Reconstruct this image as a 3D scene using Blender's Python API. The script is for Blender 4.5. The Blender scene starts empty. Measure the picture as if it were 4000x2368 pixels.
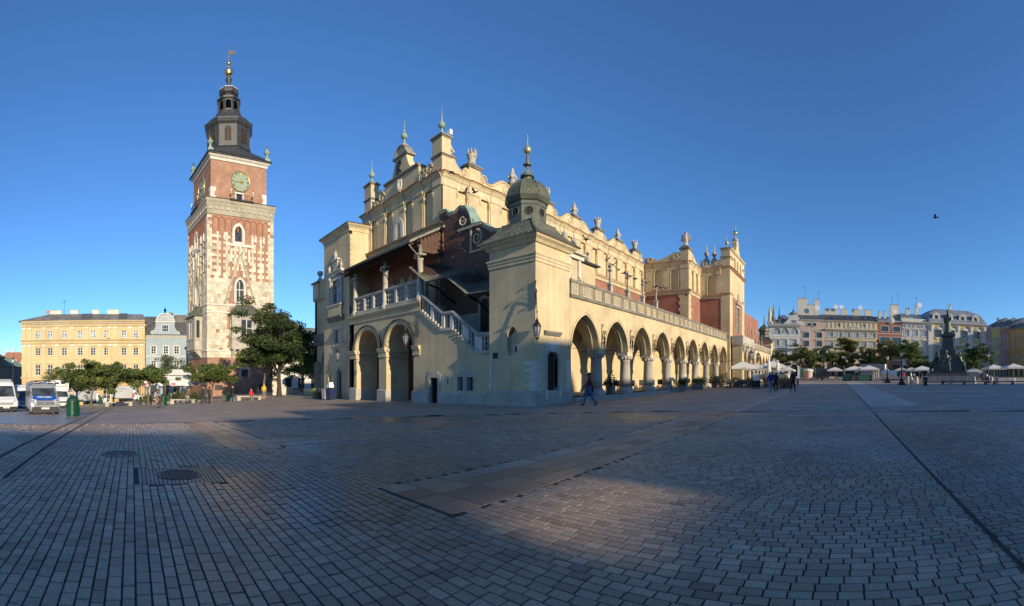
import bpy, bmesh, math, random
from mathutils import Matrix, Vector
R = random.Random(11)
PI = math.pi
sc = bpy.context.scene
col = sc.collection

# ---------------------------------------------------------------- camera (a wide cylindrical panorama, level, eye 1.65 m above the paving)
cd = bpy.data.cameras.new('camera')
cam = bpy.data.objects.new('camera', cd); col.objects.link(cam); sc.camera = cam
KPX, XV, YH = 1750.0, 3265.0, 1463.0
AZC = (2000.0 - XV) / KPX                       # the view's middle, measured from the hall's long axis (+Y)
cd.type = 'PANO'; cd.panorama_type = 'CENTRAL_CYLINDRICAL'
cd.central_cylindrical_range_u_min = -2000.0 / KPX
cd.central_cylindrical_range_u_max = 2000.0 / KPX
cd.central_cylindrical_range_v_min = -(2368.0 - YH) / KPX
cd.central_cylindrical_range_v_max = YH / KPX
cd.central_cylindrical_radius = 1.0
cd.clip_start = 0.1; cd.clip_end = 4000
cam.location = (0, 0, 1.65)
cam.rotation_euler = (PI / 2, 0, -AZC)

# ---------------------------------------------------------------- sky, sun, exposure
SUN_AZ, SUN_EL = math.radians(96.5), math.radians(14.5)   # azimuth clockwise from +Y
w = bpy.data.worlds.new('World'); sc.world = w; w.use_nodes = True
nt = w.node_tree; bg = nt.nodes['Background']
sky = nt.nodes.new('ShaderNodeTexSky'); sky.sky_type = 'NISHITA'; sky.sun_disc = False
sky.sun_elevation = SUN_EL; sky.sun_rotation = SUN_AZ
sky.altitude = 220; sky.air_density = 1.0; sky.dust_density = 0.0; sky.ozone_density = 7.0
nt.links.new(sky.outputs[0], bg.inputs['Color']); bg.inputs['Strength'].default_value = 0.128
sd = bpy.data.lights.new('sun', 'SUN'); sd.energy = 4.1; sd.angle = math.radians(0.5); sd.color = (1.0, 0.85, 0.62)
sun = bpy.data.objects.new('sun', sd); col.objects.link(sun)
sun.rotation_euler = (PI / 2 - SUN_EL, 0, PI - SUN_AZ); sun.location = (80, 0, 60)
vs = sc.view_settings; vs.view_transform = 'Standard'; vs.look = 'None'; vs.exposure = 0.62; vs.gamma = 1.0; vs.use_curve_mapping = False
sc.cycles.max_bounces = 6; sc.cycles.diffuse_bounces = 3; sc.cycles.glossy_bounces = 3; sc.cycles.transparent_max_bounces = 6
sc.cycles.use_denoising = True; sc.cycles.sample_clamp_indirect = 6

# ---------------------------------------------------------------- materials
M = {}
def new_mat(name):
    m = bpy.data.materials.new(name); m.use_nodes = True
    n = m.node_tree.nodes; l = m.node_tree.links
    return m, n, l, n['Principled BSDF']
def nd(n, t, **kw):
    x = n.new(t)
    for k, v in kw.items(): setattr(x, k, v)
    return x
def ramp(n, l, fac, stops):
    r = n.new('ShaderNodeValToRGB'); e = r.color_ramp.elements
    while len(e) < len(stops): e.new(0.5)
    for i, (p, c) in enumerate(stops):
        e[i].position = p; e[i].color = (c[0], c[1], c[2], 1) if hasattr(c, '__len__') else (c, c, c, 1)
    l.new(fac, r.inputs[0]); return r
def mixc(n, l, fac, a, b, mode='MIX'):
    x = n.new('ShaderNodeMix'); x.data_type = 'RGBA'; x.blend_type = mode
    for s, v in ((0, fac), (6, a), (7, b)):
        if hasattr(v, 'is_linked'): l.new(v, x.inputs[s])
        elif s == 0: x.inputs[0].default_value = v
        else: x.inputs[s].default_value = (v[0], v[1], v[2], 1)
    return x.outputs[2]
def pos(n):
    g = n.new('ShaderNodeNewGeometry'); return g.outputs['Position']
def noise(n, l, vec, scale, detail=4, rough=0.55, stretch=None):
    t = n.new('ShaderNodeTexNoise'); t.inputs['Scale'].default_value = scale
    t.inputs['Detail'].default_value = detail; t.inputs['Roughness'].default_value = rough
    if stretch:
        mp = n.new('ShaderNodeMapping'); mp.inputs['Scale'].default_value = stretch
        l.new(vec, mp.inputs[0]); vec = mp.outputs[0]
    l.new(vec, t.inputs['Vector']); return t.outputs['Fac']
def bump(n, l, b, h, strength, dist):
    x = n.new('ShaderNodeBump'); x.inputs['Strength'].default_value = strength; x.inputs['Distance'].default_value = dist
    l.new(h, x.inputs['Height']); l.new(x.outputs[0], b.inputs['Normal'])
def simple(name, c, rough=0.7, metal=0.0, var=0.12, scale=3.0, bmp=0.0, spec=0.4, streak=0.0, soot=None):
    """one colour with weathering: broad blotches, a finer grain, optional vertical streaks and soot patches"""
    m, n, l, b = new_mat(name); p = pos(n)
    f1 = noise(n, l, p, scale, 5, 0.6)
    f2 = noise(n, l, p, scale * 9, 3, 0.6)
    lo = [max(0, v * (1 - var * 1.6)) for v in c]; hi = [min(1, v * (1 + var)) for v in c]
    r1 = ramp(n, l, f1, [(0.3, lo), (0.7, hi)])
    cc = mixc(n, l, 0.25 * min(1, var * 4), r1.outputs[0], ramp(n, l, f2, [(0.3, lo), (0.7, hi)]).outputs[0])
    if streak:
        f3 = noise(n, l, p, 1.0, 4, 0.6, (3.0, 3.0, 0.16))
        r3 = ramp(n, l, f3, [(0.42, 0.0), (0.72, 1.0)])
        mul = n.new('ShaderNodeMath'); mul.operation = 'MULTIPLY'; mul.inputs[1].default_value = streak
        l.new(r3.outputs[0], mul.inputs[0])
        cc = mixc(n, l, mul.outputs[0], cc, soot or [v * 0.55 for v in c])
    l.new(cc, b.inputs['Base Color'])
    b.inputs['Roughness'].default_value = rough; b.inputs['Metallic'].default_value = metal
    b.inputs['Specular IOR Level'].default_value = spec
    if bmp: bump(n, l, b, f2, bmp, 0.02)
    M[name] = m; return m
def brickmat(name, c1, c2, mortar, bw, bh, mort=0.012, rough=0.85, vert=True, off=0.5, bm=0.5, tint=None):
    """bricks or setts too small to build: laid on walls (vert) by horizontal run and height, else on the ground plane"""
    m, n, l, b = new_mat(name); p = pos(n)
    if vert:
        s = n.new('ShaderNodeSeparateXYZ'); l.new(p, s.inputs[0])
        a = n.new('ShaderNodeMath'); a.operation = 'ADD'; l.new(s.outputs[0], a.inputs[0]); l.new(s.outputs[1], a.inputs[1])
        cx = n.new('ShaderNodeCombineXYZ'); l.new(a.outputs[0], cx.inputs[0]); l.new(s.outputs[2], cx.inputs[1]); v = cx.outputs[0]
    else: v = p
    t = n.new('ShaderNodeTexBrick'); l.new(v, t.inputs['Vector'])
    t.inputs['Color1'].default_value = (*c1, 1); t.inputs['Color2'].default_value = (*c2, 1); t.inputs['Mortar'].default_value = (*mortar, 1)
    t.inputs['Scale'].default_value = 1.0; t.inputs['Mortar Size'].default_value = mort; t.inputs['Brick Width'].default_value = bw
    t.inputs['Row Height'].default_value = bh; t.inputs['Mortar Smooth'].default_value = 0.3; t.offset = off; t.inputs['Bias'].default_value = 0.0
    f = noise(n, l, p, 0.6, 5, 0.6)
    cc = mixc(n, l, 1.0, t.outputs['Color'], ramp(n, l, f, [(0.3, 0.72), (0.7, 1.18)]).outputs[0], 'MULTIPLY')
    l.new(cc, b.inputs['Base Color']); b.inputs['Roughness'].default_value = rough
    inv = n.new('ShaderNodeMath'); inv.operation = 'SUBTRACT'; inv.inputs[0].default_value = 1.0; l.new(t.outputs['Fac'], inv.inputs[1])
    bump(n, l, b, inv.outputs[0], bm, 0.012)
    M[name] = m; return m
def glassmat(name, c=(0.03, 0.035, 0.045), rough=0.05, spec=0.9):
    m, n, l, b = new_mat(name); p = pos(n)
    f = noise(n, l, p, 1.3, 2)
    l.new(ramp(n, l, f, [(0.35, [v * 0.6 for v in c]), (0.7, [v * 2.2 for v in c])]).outputs[0], b.inputs['Base Color'])
    b.inputs['Roughness'].default_value = rough; b.inputs['Specular IOR Level'].default_value = spec
    bump(n, l, b, f, 0.06, 0.05)
    M[name] = m; return m
def tintmat(name, c, rough=0.6, var=0.35, wet=0.0, spec=0.5, bmp=0.25, grain=60):
    """stone pieces that differ one from the next (per-piece 'tint' attribute), with grain and damp, glossier patches"""
    m, n, l, b = new_mat(name); p = pos(n)
    at = n.new('ShaderNodeAttribute'); at.attribute_name = 'tint'
    r = ramp(n, l, at.outputs['Fac'], [(0.0, [v * (1 - var) for v in c]), (0.5, c), (1.0, [min(1, v * (1 + var)) for v in c])])
    g = noise(n, l, p, grain, 3, 0.7)
    cc = mixc(n, l, 1.0, r.outputs[0], ramp(n, l, g, [(0.25, 0.62), (0.5, 0.98), (0.78, 1.5)]).outputs[0], 'MULTIPLY')
    bl = noise(n, l, p, 0.35, 5, 0.6)
    cc = mixc(n, l, 1.0, cc, ramp(n, l, bl, [(0.3, 0.75), (0.7, 1.15)]).outputs[0], 'MULTIPLY')
    if wet:
        wv = ramp(n, l, noise(n, l, p, 0.16, 4, 0.55), [(0.46, 0.0), (0.62, 1.0)])
        cc = mixc(n, l, wv.outputs[0], cc, mixc(n, l, 1.0, cc, (0.62, 0.62, 0.64), 'MULTIPLY'))
        rr = n.new('ShaderNodeMapRange'); l.new(wv.outputs[0], rr.inputs[0]); rr.inputs[3].default_value = rough; rr.inputs[4].default_value = wet
        l.new(rr.outputs[0], b.inputs['Roughness'])
    else: b.inputs['Roughness'].default_value = rough
    l.new(cc, b.inputs['Base Color']); b.inputs['Specular IOR Level'].default_value = spec
    bump(n, l, b, g, bmp, 0.006)
    M[name] = m; return m
simple('plaster', (0.57, 0.455, 0.265), 0.85, var=0.2, scale=0.4, bmp=0.3, streak=0.5, soot=(0.34, 0.29, 0.21))
simple('plaster_trim', (0.57, 0.465, 0.28), 0.85, var=0.16, scale=0.8, streak=0.4, soot=(0.26, 0.22, 0.17))
simple('plaster_niche', (0.55, 0.42, 0.235), 0.9, var=0.08, scale=0.7)
simple('stone', (0.44, 0.40, 0.33), 0.85, var=0.22, scale=1.2, bmp=0.3, streak=0.35, soot=(0.16, 0.15, 0.13))
simple('stone_dark', (0.24, 0.22, 0.18), 0.9, var=0.3, scale=1.5, bmp=0.3, streak=0.5, soot=(0.08, 0.075, 0.06))
simple('stone_white', (0.60, 0.56, 0.48), 0.85, var=0.16, scale=1.3, bmp=0.2, streak=0.3, soot=(0.34, 0.32, 0.28))
simple('stone_baluster', (0.40, 0.37, 0.31), 0.85, var=0.2, scale=2.0, bmp=0.2, streak=0.3, soot=(0.22, 0.21, 0.19))
simple('stucco_grey', (0.40, 0.37, 0.31), 0.9, var=0.15, scale=0.8, bmp=0.2)
simple('slate', (0.085, 0.085, 0.07), 0.55, var=0.35, scale=2.0, bmp=0.3, streak=0.4, soot=(0.16, 0.19, 0.15))
simple('slate_green', (0.20, 0.20, 0.125), 0.7, var=0.3, scale=1.6, bmp=0.3)
simple('lead', (0.05, 0.052, 0.055), 0.5, var=0.35, scale=1.5, metal=0.2, streak=0.3, soot=(0.11, 0.11, 0.11))
simple('lead_pale', (0.42, 0.42, 0.41), 0.6, var=0.3, scale=2.0)
simple('copper_dark', (0.095, 0.105, 0.075), 0.5, var=0.3, scale=2.0, streak=0.3, soot=(0.15, 0.18, 0.13))
simple('copper_green', (0.24, 0.33, 0.26), 0.6, var=0.25, scale=2.0)
simple('gold', (0.75, 0.50, 0.15), 0.3, metal=1.0, var=0.15)
simple('iron', (0.025, 0.025, 0.027), 0.5, metal=0.3, var=0.3)
simple('wood_dark', (0.045, 0.026, 0.018), 0.65, var=0.35, scale=4)
simple('wood_red', (0.10, 0.05, 0.032), 0.65, var=0.25, scale=3)
simple('tile_red', (0.42, 0.20, 0.12), 0.85, var=0.3, scale=3, bmp=0.3)
simple('brick_red', (0.30, 0.105, 0.055), 0.9, var=0.25, scale=3, bmp=0.3)
simple('black', (0.012, 0.012, 0.013), 0.6, var=0.2)
simple('white_paint', (0.78, 0.77, 0.74), 0.5, var=0.06)
brickmat('brick_wall', (0.32, 0.115, 0.065), (0.24, 0.085, 0.05), (0.30, 0.20, 0.15), 0.26, 0.085)
brickmat('brick_tower', (0.36, 0.165, 0.095), (0.24, 0.10, 0.06), (0.42, 0.33, 0.24), 0.30, 0.10)
glassmat('glass')
glassmat('glass_pale', (0.16, 0.17, 0.18), 0.08)

# ---------------------------------------------------------------- object helpers
WM = {}                                          # world matrix of every parent, kept by hand
def link(o, parent=None):
    col.objects.link(o)
    if parent is not None: o.parent = parent
    return o
def tag(o, label=None, cat=None, group=None, kind=None):
    for k, v in (('label', label), ('category', cat), ('group', group), ('kind', kind)):
        if v: o[k] = v
    return o
def thing(name, label, cat, loc=(0, 0, 0), rz=0.0, group=None):
    o = bpy.data.objects.new(name, None); o.empty_display_size = 0.3
    o.location = loc; o.rotation_euler = (0, 0, rz); link(o)
    WM[o.name] = Matrix.Translation(loc) @ Matrix.Rotation(rz, 4, 'Z')
    return tag(o, label, cat, group)
def wm(o): return WM.get(o.name, Matrix.Identity(4)) if o is not None else Matrix.Identity(4)
class Fr:
    """a wall's own axes: u along it, z up, d out of it"""
    def __init__(s, o, u, n): s.o = Vector(o); s.u = Vector(u).normalized(); s.n = Vector(n).normalized()
    def p(s, u, z, d=0.0): return s.o + s.u * u + s.n * d + Vector((0, 0, z))
    def mat(s, u, z, d=0.0):                     # local x = along, y = INTO the wall, z = up
        m = Matrix.Identity(4); o = s.p(u, z, d)
        for i in range(3): m[i][0] = s.u[i]; m[i][1] = -s.n[i]; m[i][3] = o[i]
        m[0][2] = m[1][2] = 0; m[2][2] = 1
        return m
class MB:
    def __init__(s): s.v = []; s.f = []; s.m = []; s.ms = []; s.t = []
    def mi(s, mat):
        if mat not in s.ms: s.ms.append(mat)
        return s.ms.index(mat)
    def add(s, vs, fs, mat):
        b = len(s.v); k = s.mi(mat); s.v += [tuple(v) for v in vs]
        for f in fs: s.f.append([b + i for i in f]); s.m.append(k)
        return s
    def hexa(s, p, mat):                          # p: 4 bottom then 4 top, counter-clockwise
        return s.add(p, [(3, 2, 1, 0), (4, 5, 6, 7), (0, 1, 5, 4), (1, 2, 6, 5), (2, 3, 7, 6), (3, 0, 4, 7)], mat)
    def box(s, x0, x1, y0, y1, z0, z1, mat):
        return s.hexa([(x0, y0, z0), (x1, y0, z0), (x1, y1, z0), (x0, y1, z0), (x0, y0, z1), (x1, y0, z1), (x1, y1, z1), (x0, y1, z1)], mat)
    def fbox(s, fr, u0, u1, z0, z1, d0, d1, mat):
        P = fr.p
        return s.hexa([P(u0, z0, d1), P(u1, z0, d1), P(u1, z0, d0), P(u0, z0, d0), P(u0, z1, d1), P(u1, z1, d1), P(u1, z1, d0), P(u0, z1, d0)], mat)
    def prof(s, fr, u0, u1, pts, mat, e0=0.0, e1=0.0):
        """a moulding: profile [(z,d)] run from u0 to u1; e0/e1 = how far each end grows with d (mitres round a corner)"""
        a = [fr.p(u0 - e0 * d, z, d) for z, d in pts]; b = [fr.p(u1 + e1 * d, z, d) for z, d in pts]
        n = len(pts); fs = [(i, i + n, (i + 1) % n + n, (i + 1) % n) for i in range(n)]
        return s.add(a + b, fs + [tuple(range(n)), tuple(range(2 * n - 1, n - 1, -1))], mat)
    def plate(s, fr, pts, d0, d1, mat):
        """outline [(u,z)] given thickness d0..d1"""
        n = len(pts); a = [fr.p(u, z, d1) for u, z in pts]; b = [fr.p(u, z, d0) for u, z in pts]
        return s.add(a + b, [tuple(range(n)), tuple(range(2 * n - 1, n - 1, -1))] + [(i, i + n, (i + 1) % n + n, (i + 1) % n) for i in range(n)], mat)
    def lathe(s, c, prof, n, mat, a0=0.0, sx=1.0, sy=1.0, m=None):
        vs = []; fs = []
        for r, z in prof:
            for i in range(n):
                a = a0 + 2 * PI * i / n; v = Vector((r * math.cos(a) * sx, r * math.sin(a) * sy, z))
                vs.append((m @ v) if m else (c[0] + v.x, c[1] + v.y, c[2] + v.z))
        for j in range(len(prof) - 1):
            for i in range(n):
                k = (i + 1) % n; fs.append((j * n + i, j * n + k, (j + 1) * n + k, (j + 1) * n + i))
        fs.append(tuple(range(n - 1, -1, -1))); fs.append(tuple((len(prof) - 1) * n + i for i in range(n)))
        return s.add(vs, fs, mat)
    def tube(s, pts, r, n, mat):
        """swept round bar; r one radius or one per point"""
        P = [Vector(p) for p in pts]; rs = r if hasattr(r, '__len__') else [r] * len(P); vs = []; fs = []
        up = Vector((0, 0, 1)); prev = None
        for i, p in enumerate(P):
            t = (P[min(i + 1, len(P) - 1)] - P[max(i - 1, 0)])
            t = t.normalized() if t.length > 1e-9 else Vector((0, 0, 1))
            x = (prev - t * prev.dot(t)) if prev is not None else t.cross(up if abs(t.z) < 0.95 else Vector((1, 0, 0)))
            if x.length < 1e-6: x = t.cross(Vector((1, 0, 0)))
            x.normalize(); y = t.cross(x); prev = x
            for k in range(n):
                a = 2 * PI * k / n; vs.append(p + (x * math.cos(a) + y * math.sin(a)) * rs[i])
        for i in range(len(P) - 1):
            for k in range(n): fs.append((i * n + k, i * n + (k + 1) % n, (i + 1) * n + (k + 1) % n, (i + 1) * n + k))
        fs.append(tuple(range(n - 1, -1, -1))); fs.append(tuple((len(P) - 1) * n + k for k in range(n)))
        return s.add(vs, fs, mat)
    def mesh(s, name, smooth=False, m=None):
        me = bpy.data.meshes.new(name)
        me.from_pydata([m @ Vector(v) for v in s.v] if m is not None else s.v, [], s.f)
        for k in s.ms: me.materials.append(M[k])
        me.polygons.foreach_set('material_index', s.m)
        if smooth: me.polygons.foreach_set('use_smooth', [True] * len(s.f))
        me.update(); return me
    def groups(s):
        """the separate pieces in this builder: islands, joined where their boxes touch"""
        par = list(range(len(s.v)))
        def fd(i):
            while par[i] != i: par[i] = par[par[i]]; i = par[i]
            return i
        for f in s.f:
            a = fd(f[0])
            for i in f[1:]: par[fd(i)] = a
        bx = {}
        for i, v in enumerate(s.v):
            r = fd(i); b = bx.setdefault(r, [list(v), list(v)])
            for k in range(3): b[0][k] = min(b[0][k], v[k]); b[1][k] = max(b[1][k], v[k])
        ks = list(bx); gp = {k: k for k in ks}
        def gf(k):
            while gp[k] != k: k = gp[k]
            return k
        for i, a in enumerate(ks):
            A = bx[a]
            for b in ks[i + 1:]:
                B = bx[b]
                if all(A[0][k] - 0.015 < B[1][k] and B[0][k] - 0.015 < A[1][k] for k in range(3)): gp[gf(b)] = gf(a)
        out = {}
        for f, m in zip(s.f, s.m): out.setdefault(gf(fd(f[0])), []).append((f, m))
        return list(out.values())
    def build(s, name, parent=None, smooth=False, world=True, fix=True):
        if name in SPLIT and parent is not None:
            gs = s.groups(); o = None
            for g in gs:
                q = MB(); q.ms = s.ms; idx = {}
                for f, m in g:
                    q.f.append([idx.setdefault(i, len(idx)) for i in f]); q.m.append(m)
                q.v = [s.v[i] for i in idx]; o = q.build1(SPLIT[name], parent, smooth, world, fix)
            return o
        return s.build1(name, parent, smooth, world, fix)
    def build1(s, name, parent=None, smooth=False, world=True, fix=True):
        m = wm(parent).inverted() if (world and parent is not None) else None
        me = s.mesh(name, False, m)
        if fix:
            b = bmesh.new(); b.from_mesh(me); bmesh.ops.recalc_face_normals(b, faces=b.faces); b.to_mesh(me); b.free()
        if smooth:
            me.polygons.foreach_set('use_smooth', [True] * len(me.polygons))
            try: me.set_sharp_from_angle(angle=math.radians(40))
            except Exception: pass
        o = bpy.data.objects.new(name, me); link(o, parent)
        WM[o.name] = wm(parent) if world else wm(parent)
        return o
SPLIT = {k: k for k in ('arch_pier', 'vault_rib', 'plinth', 'pinnacle', 'roof_window', 'string_course', 'cornice', 'moulding', 'scroll_parapet', 'window_surround', 'canopy_bracket', 'plaque', 'shop_door', 'balustrade_rail', 'corner_pier', 'eye', 'ear')}
SPLIT.update({'pilasters': 'pilaster', 'archivolts': 'archivolt', 'quoins': 'quoin', 'stair_blocks': 'stair_block', 'rafters': 'rafter', 'gable_boards': 'gable_board', 'mouldings': 'moulding', 'blind_arches': 'blind_arch', 'numerals': 'numeral_stroke'})
TMPS = bpy.data.scenes.new('tmp')
def bake(data, mods=()):
    """evaluate text or modifiers in a side scene, so the big one is not re-evaluated each time"""
    o = bpy.data.objects.new('t', data); TMPS.collection.objects.link(o)
    for nm, ty, at_ in mods:
        md = o.modifiers.new(nm, ty)
        for k, v in at_.items(): setattr(md, k, v)
    vl = TMPS.view_layers[0]; vl.update(); me = bpy.data.meshes.new_from_object(o.evaluated_get(vl.depsgraph)); bpy.data.objects.remove(o); return me
def inst(name, me, parent, m=None, world=True):
    """one more copy of a mesh, placed by matrix"""
    o = bpy.data.objects.new(name, me); link(o, parent)
    ml = Matrix.Identity(4) if m is None else ((wm(parent).inverted() @ m) if world else m)
    if m is not None: o.matrix_local = ml
    WM[o.name] = wm(parent) @ ml
    return o
def set_tint(me, vals):
    a = me.attributes.new('tint', 'FLOAT', 'POINT'); a.data.foreach_set('value', vals)
def pieces(name, items, parent, mat, limit=300, key=None, stuff_name=None):
    """items: (verts8, tint) blocks; those showing largest become parts of their own, the rest one joined part"""
    if key: items = sorted(items, key=key)
    inv = wm(parent).inverted() if parent is not None else Matrix.Identity(4)
    F = [(4, 5, 6, 7), (0, 1, 5, 4), (1, 2, 6, 5), (2, 3, 7, 6), (3, 0, 4, 7)]
    for vs, t in items[:limit]:
        me = bpy.data.meshes.new(name); me.from_pydata([inv @ Vector(v) for v in vs], [], F); me.materials.append(M[mat])
        set_tint(me, [t] * 8)
        o = bpy.data.objects.new(name, me); link(o, parent); WM[o.name] = wm(parent)
    rest = items[limit:]
    if rest:
        V = []; FF = []; T = []
        for vs, t in rest:
            b = len(V); V += [tuple(inv @ Vector(v)) for v in vs]; FF += [[b + i for i in f] for f in F]; T += [t] * 8
        me = bpy.data.meshes.new(stuff_name or name); me.from_pydata(V, [], FF); me.materials.append(M[mat]); set_tint(me, T)
        o = bpy.data.objects.new(stuff_name or name, me); link(o, parent); tag(o, kind='stuff'); WM[o.name] = wm(parent)

# ---------------------------------------------------------------- walls with real openings
class Op:
    """an opening: centre, half width, sill, springing, head shape and rise"""
    def __init__(s, c, hw, sill, spring, kind='rect', rise=None):
        s.c, s.hw, s.sill, s.spring, s.kind = c, hw, sill, spring, kind
        s.rise = 0 if kind == 'rect' else (rise if rise is not None else hw)
    def curve(s, off=0.0, n=8):
        hw = s.hw + off; c = s.c; z = s.spring
        if s.kind == 'rect': return [(c - hw, z + off), (c + hw, z + off)]
        if s.kind == 'pointed':
            h = s.rise; r = (s.hw ** 2 + h ** 2) / (2 * s.hw); cx = r - s.hw; ro = r + off; hh = math.sqrt(max(0, ro * ro - cx * cx))
            a1 = math.atan2(hh, cx); L = [(c + cx - ro * math.cos(a1 * i / n), z + ro * math.sin(a1 * i / n)) for i in range(n + 1)]
            return L + [(2 * c - u, zz) for u, zz in reversed(L[:-1])]
        rr = s.rise + off
        return [(c - hw * math.cos(PI * i / (2 * n)), z + rr * math.sin(PI * i / (2 * n))) for i in range(2 * n + 1)]
def wall(mb, fr, u0, u1, z0, z1, th, ops, mat, rev=None, back=False, n=8):
    rev = rev or mat; P = fr.p
    def quad(a, b, c, e, mt, d=0.0): mb.add([P(*a, d), P(*b, d), P(*c, d), P(*e, d)], [(0, 1, 2, 3)], mt)
    ds = [0.0] + ([-th] if back else [])
    u = u0
    for op in sorted(ops, key=lambda o: o.c):
        l, r = op.c - op.hw, op.c + op.hw; cv = op.curve(n=n)
        for d in ds:
            if l > u + 1e-6: quad((u, z0), (l, z0), (l, z1), (u, z1), mat, d)
            if op.sill > z0 + 1e-6: quad((l, z0), (r, z0), (r, op.sill), (l, op.sill), mat, d)
            for (a, za), (b, zb) in zip(cv, cv[1:]): quad((a, za), (b, zb), (b, z1), (a, z1), mat, d)
        loop = [(l, max(op.sill, z0))] + cv + [(r, max(op.sill, z0))]
        for (a, za), (b, zb) in zip(loop, loop[1:] + loop[:1]):
            mb.add([P(a, za, 0), P(b, zb, 0), P(b, zb, -th), P(a, za, -th)], [(0, 1, 2, 3)], rev)
        u = r
    for d in ds:
        if u1 > u + 1e-6: quad((u, z0), (u1, z0), (u1, z1), (u, z1), mat, d)
    return mb
def band(mb, fr, op, w, d0, d1, mat, jamb=None, inner=0.0, n=8):
    """a moulded band round an opening's head (and down its jambs to height jamb)"""
    a = op.curve(inner, n); b = op.curve(inner + w, n)
    if jamb is not None:
        a = [(a[0][0], jamb)] + a + [(a[-1][0], jamb)]; b = [(b[0][0], jamb)] + b + [(b[-1][0], jamb)]
    P = fr.p; k = len(a); vs = [P(*q, d1) for q in a] + [P(*q, d1) for q in b] + [P(*q, d0) for q in a] + [P(*q, d0) for q in b]
    fs = []
    for i in range(k - 1):
        fs += [(i, i + 1, k + i + 1, k + i), (k + i, k + i + 1, 3 * k + i + 1, 3 * k + i), (i, 2 * k + i, 2 * k + i + 1, i + 1)]
    fs += [(0, k, 3 * k, 2 * k), (k - 1, 3 * k - 1, 4 * k - 1, 2 * k - 1)]
    return mb.add(vs, fs, mat)
WC = {}
def window(parent, fr, op, d, cols=2, rows=3, fmat='white_paint', gmat='glass', fw=0.07, bw=0.035, name='window', cross=None):
    """a glazed window as a part (frame and glazing bars) with its pane as a sub-part, sharing meshes between alike ones"""
    h = op.spring - op.sill; key = (round(op.hw, 3), round(h, 3), op.kind, round(op.rise, 3), cols, rows, fmat, gmat, cross)
    if key not in WC:
        o = Op(0, op.hw, 0, h, op.kind, op.rise); F = Fr((0, 0, 0), (1, 0, 0), (0, -1, 0)); mb = MB()
        if op.kind == 'rect':
            band(mb, F, Op(0, op.hw - fw, fw, h - fw), fw, -0.05, 0.03, fmat, jamb=0.0)
        else:
            band(mb, F, Op(0, op.hw - fw, 0, h, op.kind, max(0.02, op.rise - fw)), fw, -0.05, 0.03, fmat, jamb=0.0, n=5)
        mb.fbox(F, -op.hw + fw, op.hw - fw, 0, fw, -0.05, 0.029, fmat)
        top = h + (op.rise * 0.8 if op.kind != 'rect' else -fw)
        for i in range(1, cols):
            u = -op.hw + 2 * op.hw * i / cols; ww = bw * (1.5 if cols == 2 or i * 2 == cols else 1); mb.fbox(F, u - ww / 2, u + ww / 2, fw, top, -0.04, 0.02, fmat)
        for j in range(1, rows):
            z = h * j / rows; ww = bw
            mb.fbox(F, -op.hw + fw, op.hw - fw, z - ww / 2, z + ww / 2, -0.04, 0.016, fmat)
        if cross: mb.fbox(F, -op.hw + fw, op.hw - fw, h * cross - bw, h * cross + bw, -0.04, 0.024, fmat)
        g = MB(); cv = o.curve(-0.01, 5); g.add([F.p(-op.hw + 0.01, 0.01, -0.02)] + [F.p(a, b, -0.02) for a, b in cv] + [F.p(op.hw - 0.01, 0.01, -0.02)], [tuple(range(len(cv) + 2))], gmat)
        WC[key] = (mb.mesh(name), g.mesh('pane'))
    f, g = WC[key]; m = fr.mat(op.c, op.sill, d)
    o = inst(name, f, parent, m); inst('pane', g, o, None)
    return o

# ---------------------------------------------------------------- the lie of the ground: level round the hall, falling away to the west
def gz(x, y):
    a = x + 10.0; s = 0.5 * (a - math.sqrt(a * a + 9.0)); s = max(s, -150.0)
    return 0.004 * max(-20, min(150, y)) + s * (0.047 - 0.0009 * max(-15, min(25, y)))
# ================================================================ GROUND AND PAVING
tintmat('sett', (0.40, 0.29, 0.20), 0.65, 0.42, wet=0.33, spec=0.4)
tintmat('slab', (0.43, 0.25, 0.145), 0.6, 0.34, wet=0.36, grain=40, bmp=0.12)
tintmat('slab_grey', (0.40, 0.31, 0.23), 0.6, 0.3, wet=0.36, grain=40, bmp=0.12)
simple('joint', (0.055, 0.047, 0.04), 0.95, var=0.3, scale=2.0)
brickmat('paving', (0.48, 0.37, 0.27), (0.38, 0.295, 0.215), (0.045, 0.043, 0.042), 0.195, 0.122, 0.012, 0.65, False, bm=0.12)
brickmat('paving_dark', (0.135, 0.13, 0.13), (0.10, 0.098, 0.10), (0.035, 0.034, 0.034), 0.13, 0.11, 0.012, 0.42, False, bm=0.7)
brickmat('slab_far', (0.44, 0.31, 0.225), (0.37, 0.265, 0.2), (0.10, 0.08, 0.07), 0.8, 0.42, 0.012, 0.6, False, bm=0.1)
brickmat('slab_far_grey', (0.47, 0.42, 0.345), (0.41, 0.37, 0.305), (0.09, 0.085, 0.08), 0.8, 0.42, 0.012, 0.6, False, bm=0.1)
brickmat('road_setts', (0.38, 0.30, 0.23), (0.30, 0.24, 0.185), (0.03, 0.03, 0.03), 0.15, 0.11, 0.014, 0.38, False, bm=0.25)
NX0, NX1, NY0, NY1, NR = -19.0, 9.5, -7.0, 19.0, 19.0
def lines(a, b, near, step_near, steps):
    """grid lines, fine near the camera and coarse far off"""
    L = []; v = near[0]
    while v < near[1] + 1e-6: L.append(v); v += step_near
    v = near[0]
    while v > a: v -= max(steps, abs(v) * 0.12); L.append(max(v, a))
    v = near[1]
    while v < b: v += max(steps, abs(v) * 0.12); L.append(min(v, b))
    return sorted(set(round(x, 3) for x in L + [near[0], near[1]]))
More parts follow.
